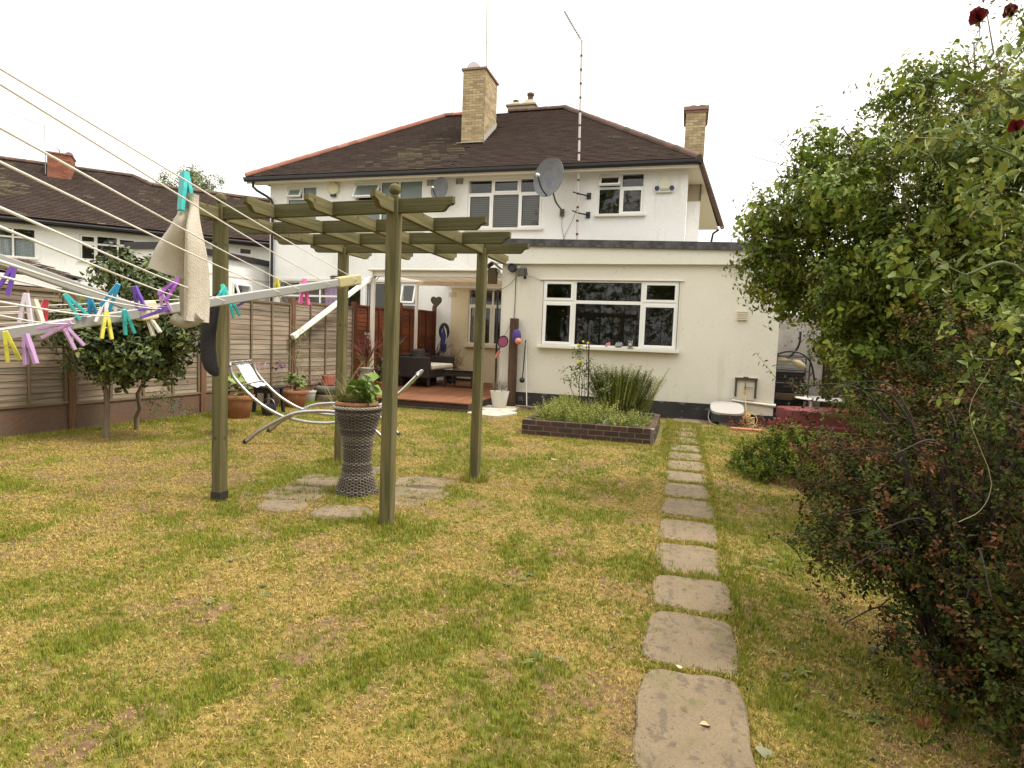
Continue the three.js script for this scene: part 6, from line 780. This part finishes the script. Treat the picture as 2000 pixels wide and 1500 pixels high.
  const rl = thing('bugle_plant', 'low red-leaved plants along the ground beside the hose', 'plant', V(1.3, 0, 11.9)); foliage(rl, 'leaves', sprig(6, .08, .06, .04, 825), leafMatt, clumpList([[.95, .08, 11.75, .12], [1.1, .05, 11.7, .1], [1.45, .08, 12.0, .16], [1.65, .06, 11.95, .16], [1.85, .06, 12.0, .14]], 70, .6, 1.1), [[.2, .05, .04], [.27, .1, .07], [.14, .045, .035]]);
  // orange roof of a building beyond
  const nb = thing('neighbour_building', 'low building with an orange tiled roof glimpsed through the tree beyond the passage', 'building', V(8, 0, 30)); part('wall', bx(6.0, 10, 0, 4.4, 29, 34), M.houseWhite, nb); part('roof', faces([[V(5.8, 4.3, 28.6), V(10.2, 4.3, 28.6), V(9.0, 5.7, 30.5), V(7.0, 5.7, 30.5)]]), std([.22, .1, .06], .9, { bumpMap: bumpCoarse, bumpScale: .03 }), nb);
}
// ---------------------------------------------------------------- shrubs and trees
const limbs = (base, tips, r0, r1, amp, n = 6) => tips.map((p) => taper(wander(base.clone().add(new THREE.Vector3(rn() * .04, 0, rn() * .04)), p, n, amp), r0 * rr(.7, 1.1), r1, 6));
{
  reseed(901); // camellia by the fence
  const t = thing('camellia', 'glossy dark-leaved camellia on two thin trunks against the left fence', 'shrub', V(-6.95, 0, 6.0)); part('trunk', [taper(wander(V(-6.97, -.02, 5.95), V(-7.05, 1.3, 6.05), 7, .05), .04, .022, 8), taper([V(-7.05, .7, 6.05), V(-6.9, 1.2, 6.1), V(-6.6, 1.7, 6.2)], .022, .01, 6)], M.bark, t); part('trunk', [taper(wander(V(-7.25, -.02, 6.65), V(-6.95, 1.2, 6.5), 7, .04), .035, .018, 8)], M.bark, t); part('limb', limbs(V(-7.0, 1.0, 6.1), [V(-7.5, 1.7, 6.0), V(-6.2, 1.3, 6.1), V(-6.6, 2.2, 6.2), V(-6.0, 1.5, 6.3), V(-7.2, 2.1, 6.3), V(-6.4, 1.1, 6.2)], .018, .006, .08), M.bark, t);
  const cl = [[-7.35, 1.5, 6.1, .42], [-6.95, 1.85, 6.2, .5], [-6.55, 1.7, 6.1, .5], [-6.2, 1.5, 6.2, .45], [-6.75, 2.15, 6.3, .3], [-7.1, 1.2, 6.0, .4], [-6.6, 1.2, 5.95, .42], [-6.1, 1.15, 6.1, .35], [-5.85, 1.4, 6.2, .28], [-6.9, .98, 5.95, .28], [-6.4, 1.0, 6.1, .28], [-7.3, 1.15, 6.0, .3], [-7.1, .92, 6.0, .22], [-6.65, .9, 6.0, .24]];
  foliage(t, 'leaves', sprig(7, .16, .085, .042, 903, false, 1.1), std(W1, .5, { side: THREE.DoubleSide }), clumpList(subClumps(cl, 5, .5), 1900, .6, 1.1, .2), [[.055, .075, .016], [.075, .1, .02], [.04, .056, .014], [.12, .15, .03], [.06, .085, .018]]); foliage(t, 'young_leaves', sprig(6, .12, .075, .035, 905, false), leafM, clumpList([[-7.2, 1.0, 5.8, .3], [-6.8, .95, 5.75, .25], [-6.9, 2.1, 6.1, .35], [-7.0, 1.7, 5.8, .4]], 80, .7, 1.1), [[.2, .24, .05], [.16, .21, .045]]);
  const lp = thing('ground_plant', 'small leafy weed at the fence foot right of the camellia trunks', 'plant', V(-7.35, 0, 7.2)); foliage(lp, 'leaves', smallLeaf, leafM, clumpList([[-7.4, .3, 7.2, .22], [-7.35, .15, 7.5, .15]], 40, .8, 1.3), [[.07, .1, .03], [.12, .15, .04]]);
}
const decid = [[.14, .21, .022], [.2, .27, .03], [.26, .31, .036], [.1, .155, .02], [.31, .33, .045], [.16, .19, .03]];
{
  reseed(911); // the green tree at the right
  const t = thing('green_tree', 'large light green leafy tree leaning over the right side behind the red maple', 'tree', V(2.3, 0, 6.6)); const tk = [V(2.35, -.02, 6.7), V(2.3, .8, 6.6), V(2.2, 1.6, 6.5), V(2.1, 2.4, 6.3)]; part('trunk', taper(tk, .09, .045, 9), M.bark, t);
  const tips = [V(.62, 2.6, 6.0), V(.85, 3.2, 6.2), V(1.2, 3.4, 6.0), V(1.6, 3.7, 6.1), V(2.2, 4.1, 6.2), V(2.6, 3.8, 5.6), V(1.5, 2.8, 5.4), V(.95, 2.1, 6.3), V(1.2, 2.0, 5.9), V(2.7, 3.0, 5.5), V(2.5, 4.6, 6.8), V(.7, 2.85, 6.3), V(1.7, 3.3, 5.6)]; part('limb', tips.map((p, i) => taper(wander(tk[1 + i % 3], p, 8, .12), .03, .005, 6)), M.bark, t); const tw = []; for (let i = 0; i < 90; i++) { const p = pick(tips), q = p.clone().add(new THREE.Vector3(rn() * .5, rn() * .4, rn() * .5)); tw.push(taper(wander(p.clone().lerp(tk[3], .25 + .3 * rnd()), q, 4, .06), .006, .002, 4)); } part('twigs', tw, M.twig, t);
  const cl = [[.8, 2.42, 6.1, .27], [.98, 2.68, 6.2, .32], [1.08, 2.95, 6.1, .28], [1.3, 3.12, 6.1, .33], [1.62, 3.3, 6.1, .34], [1.95, 3.5, 6.2, .36], [2.35, 3.8, 6.3, .38], [1.2, 2.35, 6.3, .4], [1.1, 2.05, 6.4, .35], [1.35, 2.75, 6.0, .48], [1.75, 2.85, 5.9, .48], [2.2, 3.15, 5.9, .5], [2.7, 3.5, 6.1, .5], [1.5, 2.2, 6.0, .5], [1.9, 2.5, 5.8, .6], [2.4, 2.8, 5.7, .6], [2.7, 3.3, 5.9, .6], [1.55, 1.8, 6.1, .42], [1.95, 1.9, 5.9, .5], [2.4, 2.1, 5.7, .6], [1.38, 1.8, 6.4, .24], [1.75, 1.45, 6.2, .36], [2.2, 1.5, 5.9, .5], [2.8, 2.4, 5.8, .6], [3.0, 4.3, 6.6, .4], [2.0, 1.1, 6.0, .4], [2.6, 1.3, 5.7, .55], [.7, 2.3, 6.3, .2], [.62, 2.62, 6.1, .2], [1.02, 3.26, 6.1, .17], [1.5, 3.62, 6.1, .17], [1.8, 3.78, 6.2, .18], [.72, 2.1, 6.2, .2], [.9, 1.95, 6.3, .22], [.66, 2.45, 6.1, .14], [1.6, 1.25, 6.2, .26], [1.5, 1.62, 6.0, .4], [1.9, 1.4, 6.0, .4], [1.75, 1.0, 6.2, .25], [1.45, 1.9, 6.2, .4], [2.2, 1.9, 5.6, .5], [1.85, 2.2, 5.7, .45]];
  foliage(t, 'leaves', sprig(8, .2, .07, .04, 913, false, 1), leafM, clumpList(subClumps(cl, 7, .42), 7400, .55, 1.15, .25), decid); foliage(t, 'olive_leaves', sprig(10, .22, .038, .018, 915, true, 1), leafM, clumpList(subClumps(cl.slice(9), 6, .45), 2600, .7, 1.3, .2), [[.2, .2, .03], [.16, .19, .03], [.24, .23, .05], [.12, .15, .025]]);
}
{
  reseed(921); // climbing rose close by, top right
  const t = thing('climbing_rose', 'near climbing rose with dark red blooms at the top right corner', 'rose bush', V(1.25, 0, 2.3)); const st = [[V(1.3, 0, 2.4), V(1.35, 1.2, 2.35), V(1.2, 1.95, 2.2), V(.86, 2.42, 2.12)], [V(1.32, 0, 2.4), V(1.3, 1.3, 2.3), V(1.05, 2.0, 2.1), V(.8, 2.2, 2.05)], [V(1.35, 0, 2.45), V(1.4, 1.5, 2.3), V(1.2, 2.3, 2.2), V(1.0, 2.65, 2.2)], [V(1.3, .9, 2.4), V(1.1, 1.5, 2.2), V(.86, 1.72, 2.05), V(.74, 1.68, 2.0)], [V(1.3, 1.1, 2.4), V(1.05, 1.75, 2.2), V(.9, 2.0, 2.1), V(.78, 2.05, 2.05)]]; part('stem', st.map((p) => taper(new THREE.CatmullRomCurve3(p).getPoints(14), .009, .003, 6)), std([.1, .14, .05], .7), t); part('dead_stem', taper(new THREE.CatmullRomCurve3([V(.82, 1.42, 2.0), V(.78, 1.3, 2.0), V(.85, 1.1, 2.0), V(.83, 1.02, 2.0), V(.78, .98, 2.0)].reverse()).getPoints(16), .0012, .0009, 5), std([.3, .25, .16], .8), t);
  const lf = sprig(6, .12, .046, .025, 923, false, 1.1, .0014), l = []; for (const [c, r, n] of [[V(.84, 2.3, 2.1), .16, 10], [V(.95, 2.2, 2.15), .2, 16], [V(.86, 2.08, 2.1), .14, 9], [V(1.0, 2.05, 2.2), .2, 18], [V(1.05, 2.35, 2.25), .2, 16], [V(.98, 1.85, 2.2), .2, 20], [V(1.1, 1.6, 2.3), .25, 22], [V(1.0, 1.35, 2.3), .2, 14]]) for (let i = 0; i < n; i++) l.push([c.clone().add(new THREE.Vector3(rn() * r, rn() * r * .8, rn() * r)), new THREE.Vector3(rn() - .4, .4 + rn() * .5, rn()), rr(.6, 1.05)]); l.push([V(.68, 1.66, 2.0), new THREE.Vector3(-1, .1, .2), 1.05], [V(.74, 1.68, 2.0), new THREE.Vector3(-.8, .35, .2), 1], [V(.76, 1.65, 2.0), new THREE.Vector3(-.9, -.1, .2), .9]);
  foliage(t, 'leaves', lf, leafM, l, [[.2, .25, .045], [.26, .31, .055], [.14, .19, .03], [.33, .36, .08]]); const tl = []; for (let i = 0; i < 90; i++) tl.push([V(.74 + rnd() * .22, 2.15 + rnd() * .35, 2.1 + rn() * .1), new THREE.Vector3(rn(), rn(), rn()), rr(.5, .9)]); foliage(t, 'small_leaves', sprig(4, .06, .018, .011, 925, true, 1.2, .0009), leafM, tl, [[.15, .15, .05], [.24, .12, .07], [.13, .18, .04]]);
  const bloom = (c, s, n) => { const g = []; for (let k = 0; k < n; k++) { const ring = k < 4 ? 0 : k < 10 ? 1 : 2; g.push(leafGeo(s * (.75 + ring * .16), s * .95, .5, -.7 + ring * .1).rotateZ(1.45 - ring * .28 + rn() * .12).rotateY(k * 2.4).translate(0, -s * .45, 0)); } return g.map((x) => x.rotateX(rn() * .1).rotateZ(.5).translate(c.x, c.y, c.z)); }; const rm = std([.2, .008, .022], .6, { side: THREE.DoubleSide });
  for (const [x, y, d, s] of [[.722, 2.385, 2.02, .036], [.835, 2.085, 2.02, .03], [.868, 2.475, 2.2, .032]]) { const c = V(x, y, d); part('bloom', bloom(c, s, 26), rm, t); part('sepal', [...Array(5)].map((_, i) => leafGeo(s * .6, s * .25, .1, .2).rotateZ(-.5).rotateY(i * 1.26).rotateZ(.5).translate(x, y - s * .35, -d)), std([.14, .17, .04], .7, { side: THREE.DoubleSide }), t); }
}
{
  reseed(931); // dark barberry in front
  const t = thing('barberry_shrub', 'large dark purple-brown shrub with arching thorny stems in the right foreground', 'shrub', V(1.25, 0, 2.95)); const base = V(1.22, -.02, 2.95); const tips = []; for (let i = 0; i < 46; i++) tips.push(V(1.35 + rn() * .62, rr(.35, 1.35), 3.0 + rn() * .7)); tips.push(V(.55, .62, 3.1), V(.58, .42, 3.2), V(.62, .8, 3.3), V(.66, .55, 2.9), V(.7, .3, 2.8), V(.72, .95, 3.4), V(.78, .22, 2.7), V(.6, .52, 3.4), V(.85, .14, 2.5), V(.68, .7, 3.0)); for (let i = 0; i < 22; i++) tips.push(V(rr(.6, 1.0), rr(.35, .82), rr(2.95, 3.5))); const st = tips.map((p) => { const m = base.clone().lerp(p, .55); m.y = Math.max(m.y, p.y * .9 + .12); return taper(new THREE.CatmullRomCurve3([base.clone().add(new THREE.Vector3(rn() * .06, 0, rn() * .06)), m.add(new THREE.Vector3(rn() * .05, 0, rn() * .05)), p]).getPoints(12), .008, .0018, 5); }); part('stems', st, M.twigDark, t); const tw = []; for (let i = 0; i < 170; i++) { const p = pick(tips).clone().lerp(base.clone().setY(.6), rr(0, .45)); tw.push(taper(wander(p, p.clone().add(new THREE.Vector3(rn() * .12 - .03, rn() * .11, rn() * .12)), 3, .03), .0032, .001, 4)); } part('twigs', tw, M.twigDark, t);
  const lf = sprig(12, .15, .026, .015, 933, false, 1.15, .0012); const l = []; for (const p of tips) for (let i = 0; i < 15; i++) { const k = rr(.0, .6); const q = p.clone().lerp(base.clone().setY(p.y * .8), k).add(new THREE.Vector3(rn() * .1, rn() * .09, rn() * .1)); l.push([q, new THREE.Vector3(rn() - .3, .5 + rn() * .5, rn()), rr(.6, 1.2)]); } l.push(...clumpList(subClumps([[1.5, .95, 3.1, .5], [1.75, .7, 2.8, .5], [1.3, .75, 3.3, .45], [1.6, .4, 2.7, .5], [1.2, .5, 2.9, .38], [1.9, 1.1, 3.2, .5], [1.3, .3, 2.4, .35], [1.45, .75, 2.5, .4], [1.35, 1.15, 3.6, .4], [1.0, .75, 3.3, .3], [.92, .75, 3.4, .22], [1.12, .95, 3.5, .28], [1.0, .6, 3.0, .28], [1.2, 1.3, 3.7, .35], [1.5, 1.4, 3.6, .45], [1.5, .2, 2.7, .42], [1.8, .25, 2.9, .5], [1.15, .2, 2.8, .3], [1.4, .18, 2.35, .36], [1.25, .35, 2.55, .3], [1.55, .5, 2.45, .4]], 5, .5), 4300, .6, 1.2, .2));
  foliage(t, 'leaves', lf, leafMatt, l, [[.06, .045, .014], [.1, .042, .018], [.055, .068, .012], [.035, .045, .009], [.12, .055, .022], [.085, .1, .016], [.05, .07, .012], [.045, .06, .012], [.03, .04, .01]]);
  const m = thing('japanese_maple', 'red and orange leaved spreading maple beside the round green bush', 'shrub', V(1.75, 0, 5.3)); const mb = V(1.8, -.02, 5.3); const mt = []; for (let i = 0; i < 34; i++) { const a = rnd() * 6.283, k = Math.sqrt(rnd()); const x = 1.72 + Math.cos(a) * .75 * k; mt.push(V(x, x < 1.62 ? rr(.2, .62) : rr(.3, 1.45 - .4 * k), 5.3 + Math.sin(a) * .7 * k)); } mt.push(V(1.0, .62, 5.6), V(1.1, .4, 5.2), V(1.55, 1.4, 5.9), V(1.0, .5, 5.7)); part('branches', mt.map((p) => taper(wander(mb, p, 7, .08), .014, .003, 5)), M.twigDark, m); const ml = []; for (const p of mt) for (let i = 0; i < 24; i++) ml.push([p.clone().lerp(mb.clone().setY(.8), rr(0, .35)).add(new THREE.Vector3(rn() * .16, rn() * .1, rn() * .16)), new THREE.Vector3(rn() - .2, .35 + rn() * .3, rn()), rr(.6, 1.15)]); foliage(m, 'leaves', sprig(8, .14, .05, .022, 935, false, 1.2, .0014), leafM, ml, [[.17, .065, .035], [.25, .11, .05], [.13, .07, .03], [.12, .1, .035], [.3, .12, .05], [.15, .15, .04], [.16, .11, .04]]);
  const b = thing('round_bush', 'low rounded dense dark green bush at the right of the stepping stones', 'shrub', V(1.3, 0, 7.5)); const bc = []; for (let i = 0; i < 44; i++) { const a = rnd() * 6.283, e = Math.acos(rnd() * .98); bc.push([1.32 + Math.cos(a) * Math.sin(e) * .62, .06 + Math.cos(e) * .42, 7.55 + Math.sin(a) * Math.sin(e) * .6, .15]); } part('trunk', taper([V(1.3, -.02, 7.5), V(1.3, .3, 7.5)], .05, .03, 6), M.bark, b); part('inner_twigs', bc.map(([x, y, d]) => taper([V(1.3, .05, 7.5), V(x, y, d)], .012, .004, 4)), M.twigDark, b); foliage(b, 'leaves', sprig(12, .09, .03, .018, 937, true, 1.1, .0015), leafMatt, clumpList(bc, 1900, .7, 1.2, .5), [[.09, .125, .012], [.125, .165, .018], [.06, .09, .012], [.16, .19, .025]]);
  const ff = thing('fern_bush', 'bright green feathery shrub between the maple and the right fence', 'shrub', V(2.5, 0, 8.6)); part('stems', limbs(V(2.5, 0, 8.6), [V(2.2, .9, 8.5), V(2.6, 1.1, 8.6), V(2.8, .8, 8.4), V(2.35, 1.0, 8.8)], .012, .004, .04), M.twig, ff); foliage(ff, 'leaves', smallLeaf, leafM, clumpList([[2.25, .75, 8.5, .3], [2.45, 1.0, 8.6, .3], [2.7, .8, 8.5, .3], [2.3, .45, 8.5, .25]], 220, .7, 1.2), [[.12, .22, .035], [.17, .27, .05], [.09, .17, .03]]);
  // hedge behind, so that nothing shows between the right-hand shrubs
  const hg = thing('hedge', 'dense dark hedge filling the right boundary behind the shrubs', 'hedge', V(3.0, 0, 7)); const hc = []; for (let i = 0; i < 14; i++) for (let k = 0; k < 3; k++) hc.push([2.95 + rn() * .12, .35 + k * .6, 3.6 + i * .5, .42]); part('stems', hc.filter((_, i) => i % 3 === 0).map(([x, y, d]) => taper([V(x, 0, d), V(x + rn() * .1, 1.7, d + rn() * .2)], .02, .006, 5)), M.twigDark, hg); foliage(hg, 'leaves', sprig(9, .16, .05, .03, 939, true), leafMatt, clumpList(hc, 1700, .8, 1.3), [[.05, .075, .02], [.07, .1, .025], [.04, .055, .018]]);
}
{ // broad-leaved weeds and dry leaves in the lawn
  reseed(941); const ros = (() => { const g = []; for (let i = 0; i < 7; i++) g.push(leafGeo(0.04 * rr(.7, 1.1), .016, .12, .25).rotateZ(rr(.1, .4)).rotateY(i * .9 + rn() * .2)); return join(g); })(); const l = []; for (const [x, d] of [[.85, 2.6], [.62, 2.2], [.95, 3.2], [.7, 3.6], [-.55, 2.6], [-2.6, 3.1], [.55, 4.3], [-3.9, 4.9], [-3.6, 5.4], [-1.6, 6.8], [.3, 2.05], [-2.2, 2.7], [-3.5, 5.7], [-.9, 3.4], [.5, 2.9]]) for (let i = 0; i < 3; i++) l.push([V(x + rn() * .12, .012, d + rn() * .12), new THREE.Vector3(rn() * .15, 1, rn() * .15), rr(.6, 1.2)]); for (let i = 0; i < 90; i++) l.push([V(rr(.5, 1.6), .01, rr(1.7, 6)), new THREE.Vector3(rn() * .2, 1, rn() * .2), rr(.4, .9)]);
  const im = foliage(scene, 'weeds', ros, leafM, l, [[.17, .2, .04], [.22, .24, .06], [.13, .16, .03], [.24, .21, .08]]); im.userData = { kind: 'stuff', label: 'broad-leaved weeds scattered in the lawn beside the stepping stones', category: 'weeds' };
  const dl = (x, d, s, a, c, label) => { const g = leafGeo(s, s * .6, -.35, .35).rotateX(.3).rotateY(a); tagMesh('dry_leaf', g.translate(x, .03, -d), std(c, .9, { side: THREE.DoubleSide }), label, 'leaf'); }; dl(.17, 2.33, .075, 1.9, [.52, .38, .2], 'curled tan dry leaf on the nearest stepping stone'); dl(.32, 2.25, .085, .4, [.22, .22, .13], 'large grey-green fallen leaf at the right edge of the nearest stepping stone'); dl(.04, 2.74, .035, .2, [.6, .5, .35], 'small pale leaf in the joint behind the nearest stepping stone'); dl(-1.5, 7.2, .13, .4, [.4, .33, .2], 'dry curled leaf on the lawn in front of the brick bed');
  const litter = []; for (let i = 0; i < 260; i++) { const near = rnd() < .5; litter.push([V(near ? rr(.3, 1.5) : rr(-6, 1.5), .012, near ? rr(1.6, 6) : rr(1.6, 9)), new THREE.Vector3(rn(), .5, rn()), rr(.5, 1.1)]); } const lim = foliage(scene, 'leaf_litter', leafGeo(.03, .016, .3, .3), leafMatt, litter, [[.3, .2, .1], [.2, .12, .07], [.4, .3, .17], [.14, .1, .06]]); lim.userData = { kind: 'stuff', label: 'small dead leaves and bits scattered over the lawn', category: 'leaf litter' };
}
// ---------------------------------------------------------------- houses further left
{
  const t = new THREE.Group(); t.name = numbered('angled_house'); scene.add(t); t.position.copy(V(-22.28, 0, 16.92)); t.rotation.y = 43.1 * Math.PI / 180; bases.set(t, new THREE.Vector3()); t.userData = { label: 'white house with brown roof and red brick chimney beyond the fence at far left', category: 'house' };
  reseed(1001); const wins = [[-2.5, -.55, 3.72, 4.75], [.78, 2.58, 3.78, 4.74], [6.2, 6.74, 4.5, 4.83]];
  part('wall', wallGeo(-7, 9.5, 0, 4.98, .4, .25, wins), M.houseWhite, t); part('interior', [bx(-7, 9.5, 0, 4.9, 3, 3.1), bx(-7, 9.5, 2.4, 2.6, .65, 3)], M.room, t); part('back_wall', bx(-7, 9.5, 0, 4.98, 7.6, 7.8), M.houseWhite, t);
  const rf = part('roof', faces([[V(-7.5, 5.08, 0), V(2.2, 5.08, 0), V(2.2, 7.78, 4), V(-7.5, 7.78, 4)], [V(2.2, 5.08, 0), V(10, 5.08, 0), V(10, 7.38, 3.4), V(3.0, 7.38, 3.4), V(2.2, 7.78, 4)], [V(-7.5, 7.78, 4), V(2.2, 7.78, 4), V(3, 7.38, 3.4), V(10, 7.38, 3.4), V(10, 5.0, 8), V(-7.5, 5.0, 8)]]), M.underlay, t);
  const s = V(0, 2.7, 4).normalize(), L = Math.hypot(2.7, 4); tileField(rf, V(0, 5.09, 0), new THREE.Vector3(1, 0, 0), s, L, (v) => [-4.5, v < 4.1 ? 9.9 : 2.2 + (4.83 - v)], { exp: .12, w: .28, parts: 0, tone: (x, v) => .9 * sm(1.3, .2, Math.hypot((x + 2.2) * .9, v - 2.2)) + .25 * sm(.6, .75, wf(x, v, 1003)) });
  capTiles(rf, 'ridge_tile', V(-4.5, 7.83, 4), V(2.2, 7.83, 4), M.hipBrown); capTiles(rf, 'ridge_tile', V(2.2, 7.83, 4), V(3.0, 7.43, 3.4), M.hipBrown); capTiles(rf, 'ridge_tile', V(3.0, 7.43, 3.4), V(9.9, 7.43, 3.4), M.hipBrown);
  part('gutter', [tube([V(-7.5, 5.0, -.04), V(10, 5.0, -.04)], .06, 8)], M.gutter, t); part('soffit', bx(-7, 9.6, 4.9, 4.93, .02, .4), M.gutter, t); part('fascia', bx(-7, 9.6, 4.9, 5.06, .02, .04), M.gutter, t);
  const nw = makeWindow(t, { D: .4, label: 'upper window with patterned net curtain', cells: [[-2.5, -1.85, 4.42, 4.75], [-1.85, -1.2, 4.42, 4.75], [-1.2, -.55, 4.42, 4.75], [-2.5, -1.85, 3.72, 4.42], [-1.85, -1.2, 3.72, 4.42], [-1.2, -.55, 3.72, 4.42]], sill: .06 }); part('net_curtain', curtainGeo(-2.45, -.6, 3.74, 4.42, .54, 8, .012), M.netCurtain, nw);
  makeWindow(t, { D: .4, label: 'three-light upper window', cells: [[.78, 1.3, 4.42, 4.74, 'sash'], [1.3, 1.98, 4.42, 4.74], [1.98, 2.58, 4.42, 4.74, 'sash'], [.78, 1.3, 3.78, 4.42, 'sash'], [1.3, 1.98, 3.78, 4.42], [1.98, 2.58, 3.78, 4.42]], sill: .06 }); makeWindow(t, { D: .4, label: 'tiny square upper window at the right end', cells: [[6.2, 6.74, 4.5, 4.83, 'sash']], sill: .05 });
  const c = part('chimney', bx(-.62, .16, 6.2, 8.12, 3.0, 4.0), M.mortarRed, t); brickStack(c, -.62, .16, 3.0, 4.0, 6.75, 8.1, M.brickRed, M.mortarRed, { roofY: (d) => 5.08 + d * .675 }); part('flashing', [bx(-.66, .2, 6.6, 6.76, 2.96, 2.99), bx(.168, .18, 6.75, 7.0, 3.0, 3.4)], M.lead, c); part('cap', [bx(-.66, .2, 8.12, 8.17, 2.95, 4.05)], M.capTile, c); part('cowl', [sph(.16, V(.0, 8.25, 3.7), 12, 8), tube([V(-.3, 8.17, 3.5), V(-.3, 8.4, 3.5), V(-.42, 8.42, 3.5)], .02, 6)], std([.14, .05, .1], .7), c);
  const v = thing('tv_aerial', 'long thin TV aerial on the red brick chimney at far left', 'aerial', t.localToWorld ? V(-25.6, 8.2, 19.2) : V(0, 0, 0)); t.updateMatrixWorld(true); const W = (x, y, d) => V(x, y, d).applyMatrix4(t.matrixWorld); part('mast', tube([W(-.7, 7.2, 3.2), W(-.72, 9.2, 3.2)], .018, 6), M.steel, v); part('boom', tube([W(-.72, 9.15, 3.2), W(-1.75, 9.42, 2.9)], .014, 5), M.steel, v); const el = []; for (let i = 0; i < 14; i++) { const p = W(-.75 - i * .075, 9.16 + i * .02, 3.19 - i * .022); el.push(tube([p.clone().add(new THREE.Vector3(0, .06, 0.05)), p.clone().add(new THREE.Vector3(0, -.06, -.05))], .006, 4)); } part('director', el, M.steel, v);
}
{
  const t = thing('flat_extension', 'white single-storey flat-roofed extension beyond the fence left of the pergola', 'building', V(-14.5, 0, 16)); part('wall', [bx(-14.4, -12.9, 0, 3.45, 13.0, 13.25)], M.houseWhite, t);
  part('side_wall', [bx(-13.15, -12.9, 0, 2.3, 13.25, 24), bx(-13.15, -12.9, 2.8, 3.45, 13.25, 24), bx(-13.15, -12.9, 2.3, 2.8, 13.25, 15.1), bx(-13.15, -12.9, 2.3, 2.8, 15.82, 24)], M.houseWhite, t);
  part('fascia', [bx(-14.45, -12.85, 3.45, 3.62, 12.9, 13.0), bx(-12.9, -12.8, 3.452, 3.618, 13.0, 20)], M.gutter, t); part('roof', bx(-14.4, -12.9, 3.45, 3.6, 13.0, 20), M.felt, t); part('trim', [bx(-12.9, -12.885, 2.95, 2.99, 13, 19.5)], M.soffit, t);
  const w = part('window', [bx(-12.92, -12.86, 2.3, 2.35, 15.1, 15.82), bx(-12.92, -12.86, 2.75, 2.8, 15.1, 15.82), bx(-12.92, -12.86, 2.35, 2.75, 15.1, 15.15), bx(-12.92, -12.86, 2.35, 2.75, 15.77, 15.82)], M.upvc, t); const sg = join([bx(0, .05, -.46, -.41, -.32, .32), bx(0, .05, -.05, 0, -.32, .32), bx(0, .05, -.41, -.05, -.32, -.27), bx(0, .05, -.41, -.05, .27, .32)]).rotateZ(.35).translate(-12.85, 2.77, -15.46); part('sash', sg, M.upvc, w); part('pane', new THREE.PlaneGeometry(.56, .38).rotateY(Math.PI / 2).translate(.025, -.23, 0).rotateZ(.35).translate(-12.85, 2.77, -15.46), M.glass, w); part('interior', bx(-14.4, -14.3, 0, 3.4, 13.26, 24), M.room, t);
}
// ---------------------------------------------------------------- trees far off and behind the camera (seen in the window glass)
function bigTree(label, X, D, h, r, s, n, cols, name = 'broadleaf_tree', big = 1, spare = 0) {
  reseed(s); const t = thing(name, label, 'tree', V(X, 0, D)); part('trunk', taper(wander(V(X, -.1, D), V(X, h * .6, D), 6, .15), .035 * h, .015 * h, 8), M.bark, t); const cl = []; for (let i = 0; i < 22; i++) { const a = rnd() * 6.283, k = Math.sqrt(rnd()), y = rr(.25, .95); const w = Math.sin(Math.PI * clamp((y - .1) / .95, 0, 1)); cl.push([X + Math.cos(a) * r * k * w, h * y, D + Math.sin(a) * r * k * w, r * rr(.25, .42)]); } part('limb', cl.slice(0, 12).map((c) => taper(wander(V(X, h * .4, D), V(c[0], c[1], c[2]), 5, .2), .012 * h, .004 * h, 5)), M.bark, t);
  foliage(t, 'leaves', sprig(9, .55 * big, .22 * big, .13 * big, s + 1, true, 1.1, .006), leafMatt, clumpList(cl, n, .7, 1.3, .3), cols); return t;
}
bigTree('hazy round tree rising behind the far left roofs', -32.8, 34.5, 12.6, 2.6, 1101, 1300, [[.17, .19, .09], [.2, .22, .12], [.13, .15, .07]], 'broadleaf_tree', .75);
bigTree('dark tree behind the camera at the end of the garden, left of centre', -7.5, -10, 13.5, 5, 1111, 1900, decid, 'broadleaf_tree', 1.2);
bigTree('dark tree behind the camera at the end of the garden, in the middle', 0, -12, 12.5, 4.6, 1121, 1800, decid, 'broadleaf_tree', 1.2);
bigTree('dark tree behind the camera at the end of the garden, right of centre', 7, -10, 13, 5, 1131, 1800, decid, 'broadleaf_tree', 1.2);
{ reseed(1141); const h = thing('garden_hedge', 'tall clipped hedge closing the garden behind the camera', 'hedge', V(-2, 0, -5)); const hc = []; for (let i = 0; i < 22; i++) for (let k = 0; k < 6; k++) hc.push([-9 + i * .6, .45 + k * .75, -5.5 + rn() * .2, .6]); part('stems', hc.filter((_, i) => i % 3 === 0).map(([x, y, d]) => taper([V(x, 0, d), V(x, 4.2, d)], .03, .01, 5)), M.twigDark, h); foliage(h, 'leaves', sprig(9, .22, .09, .055, 1143, true), leafMatt, clumpList(hc, 2600, 1.1, 1.7), [[.06, .09, .025], [.08, .12, .03]]); }
renderer.render(scene, camera);
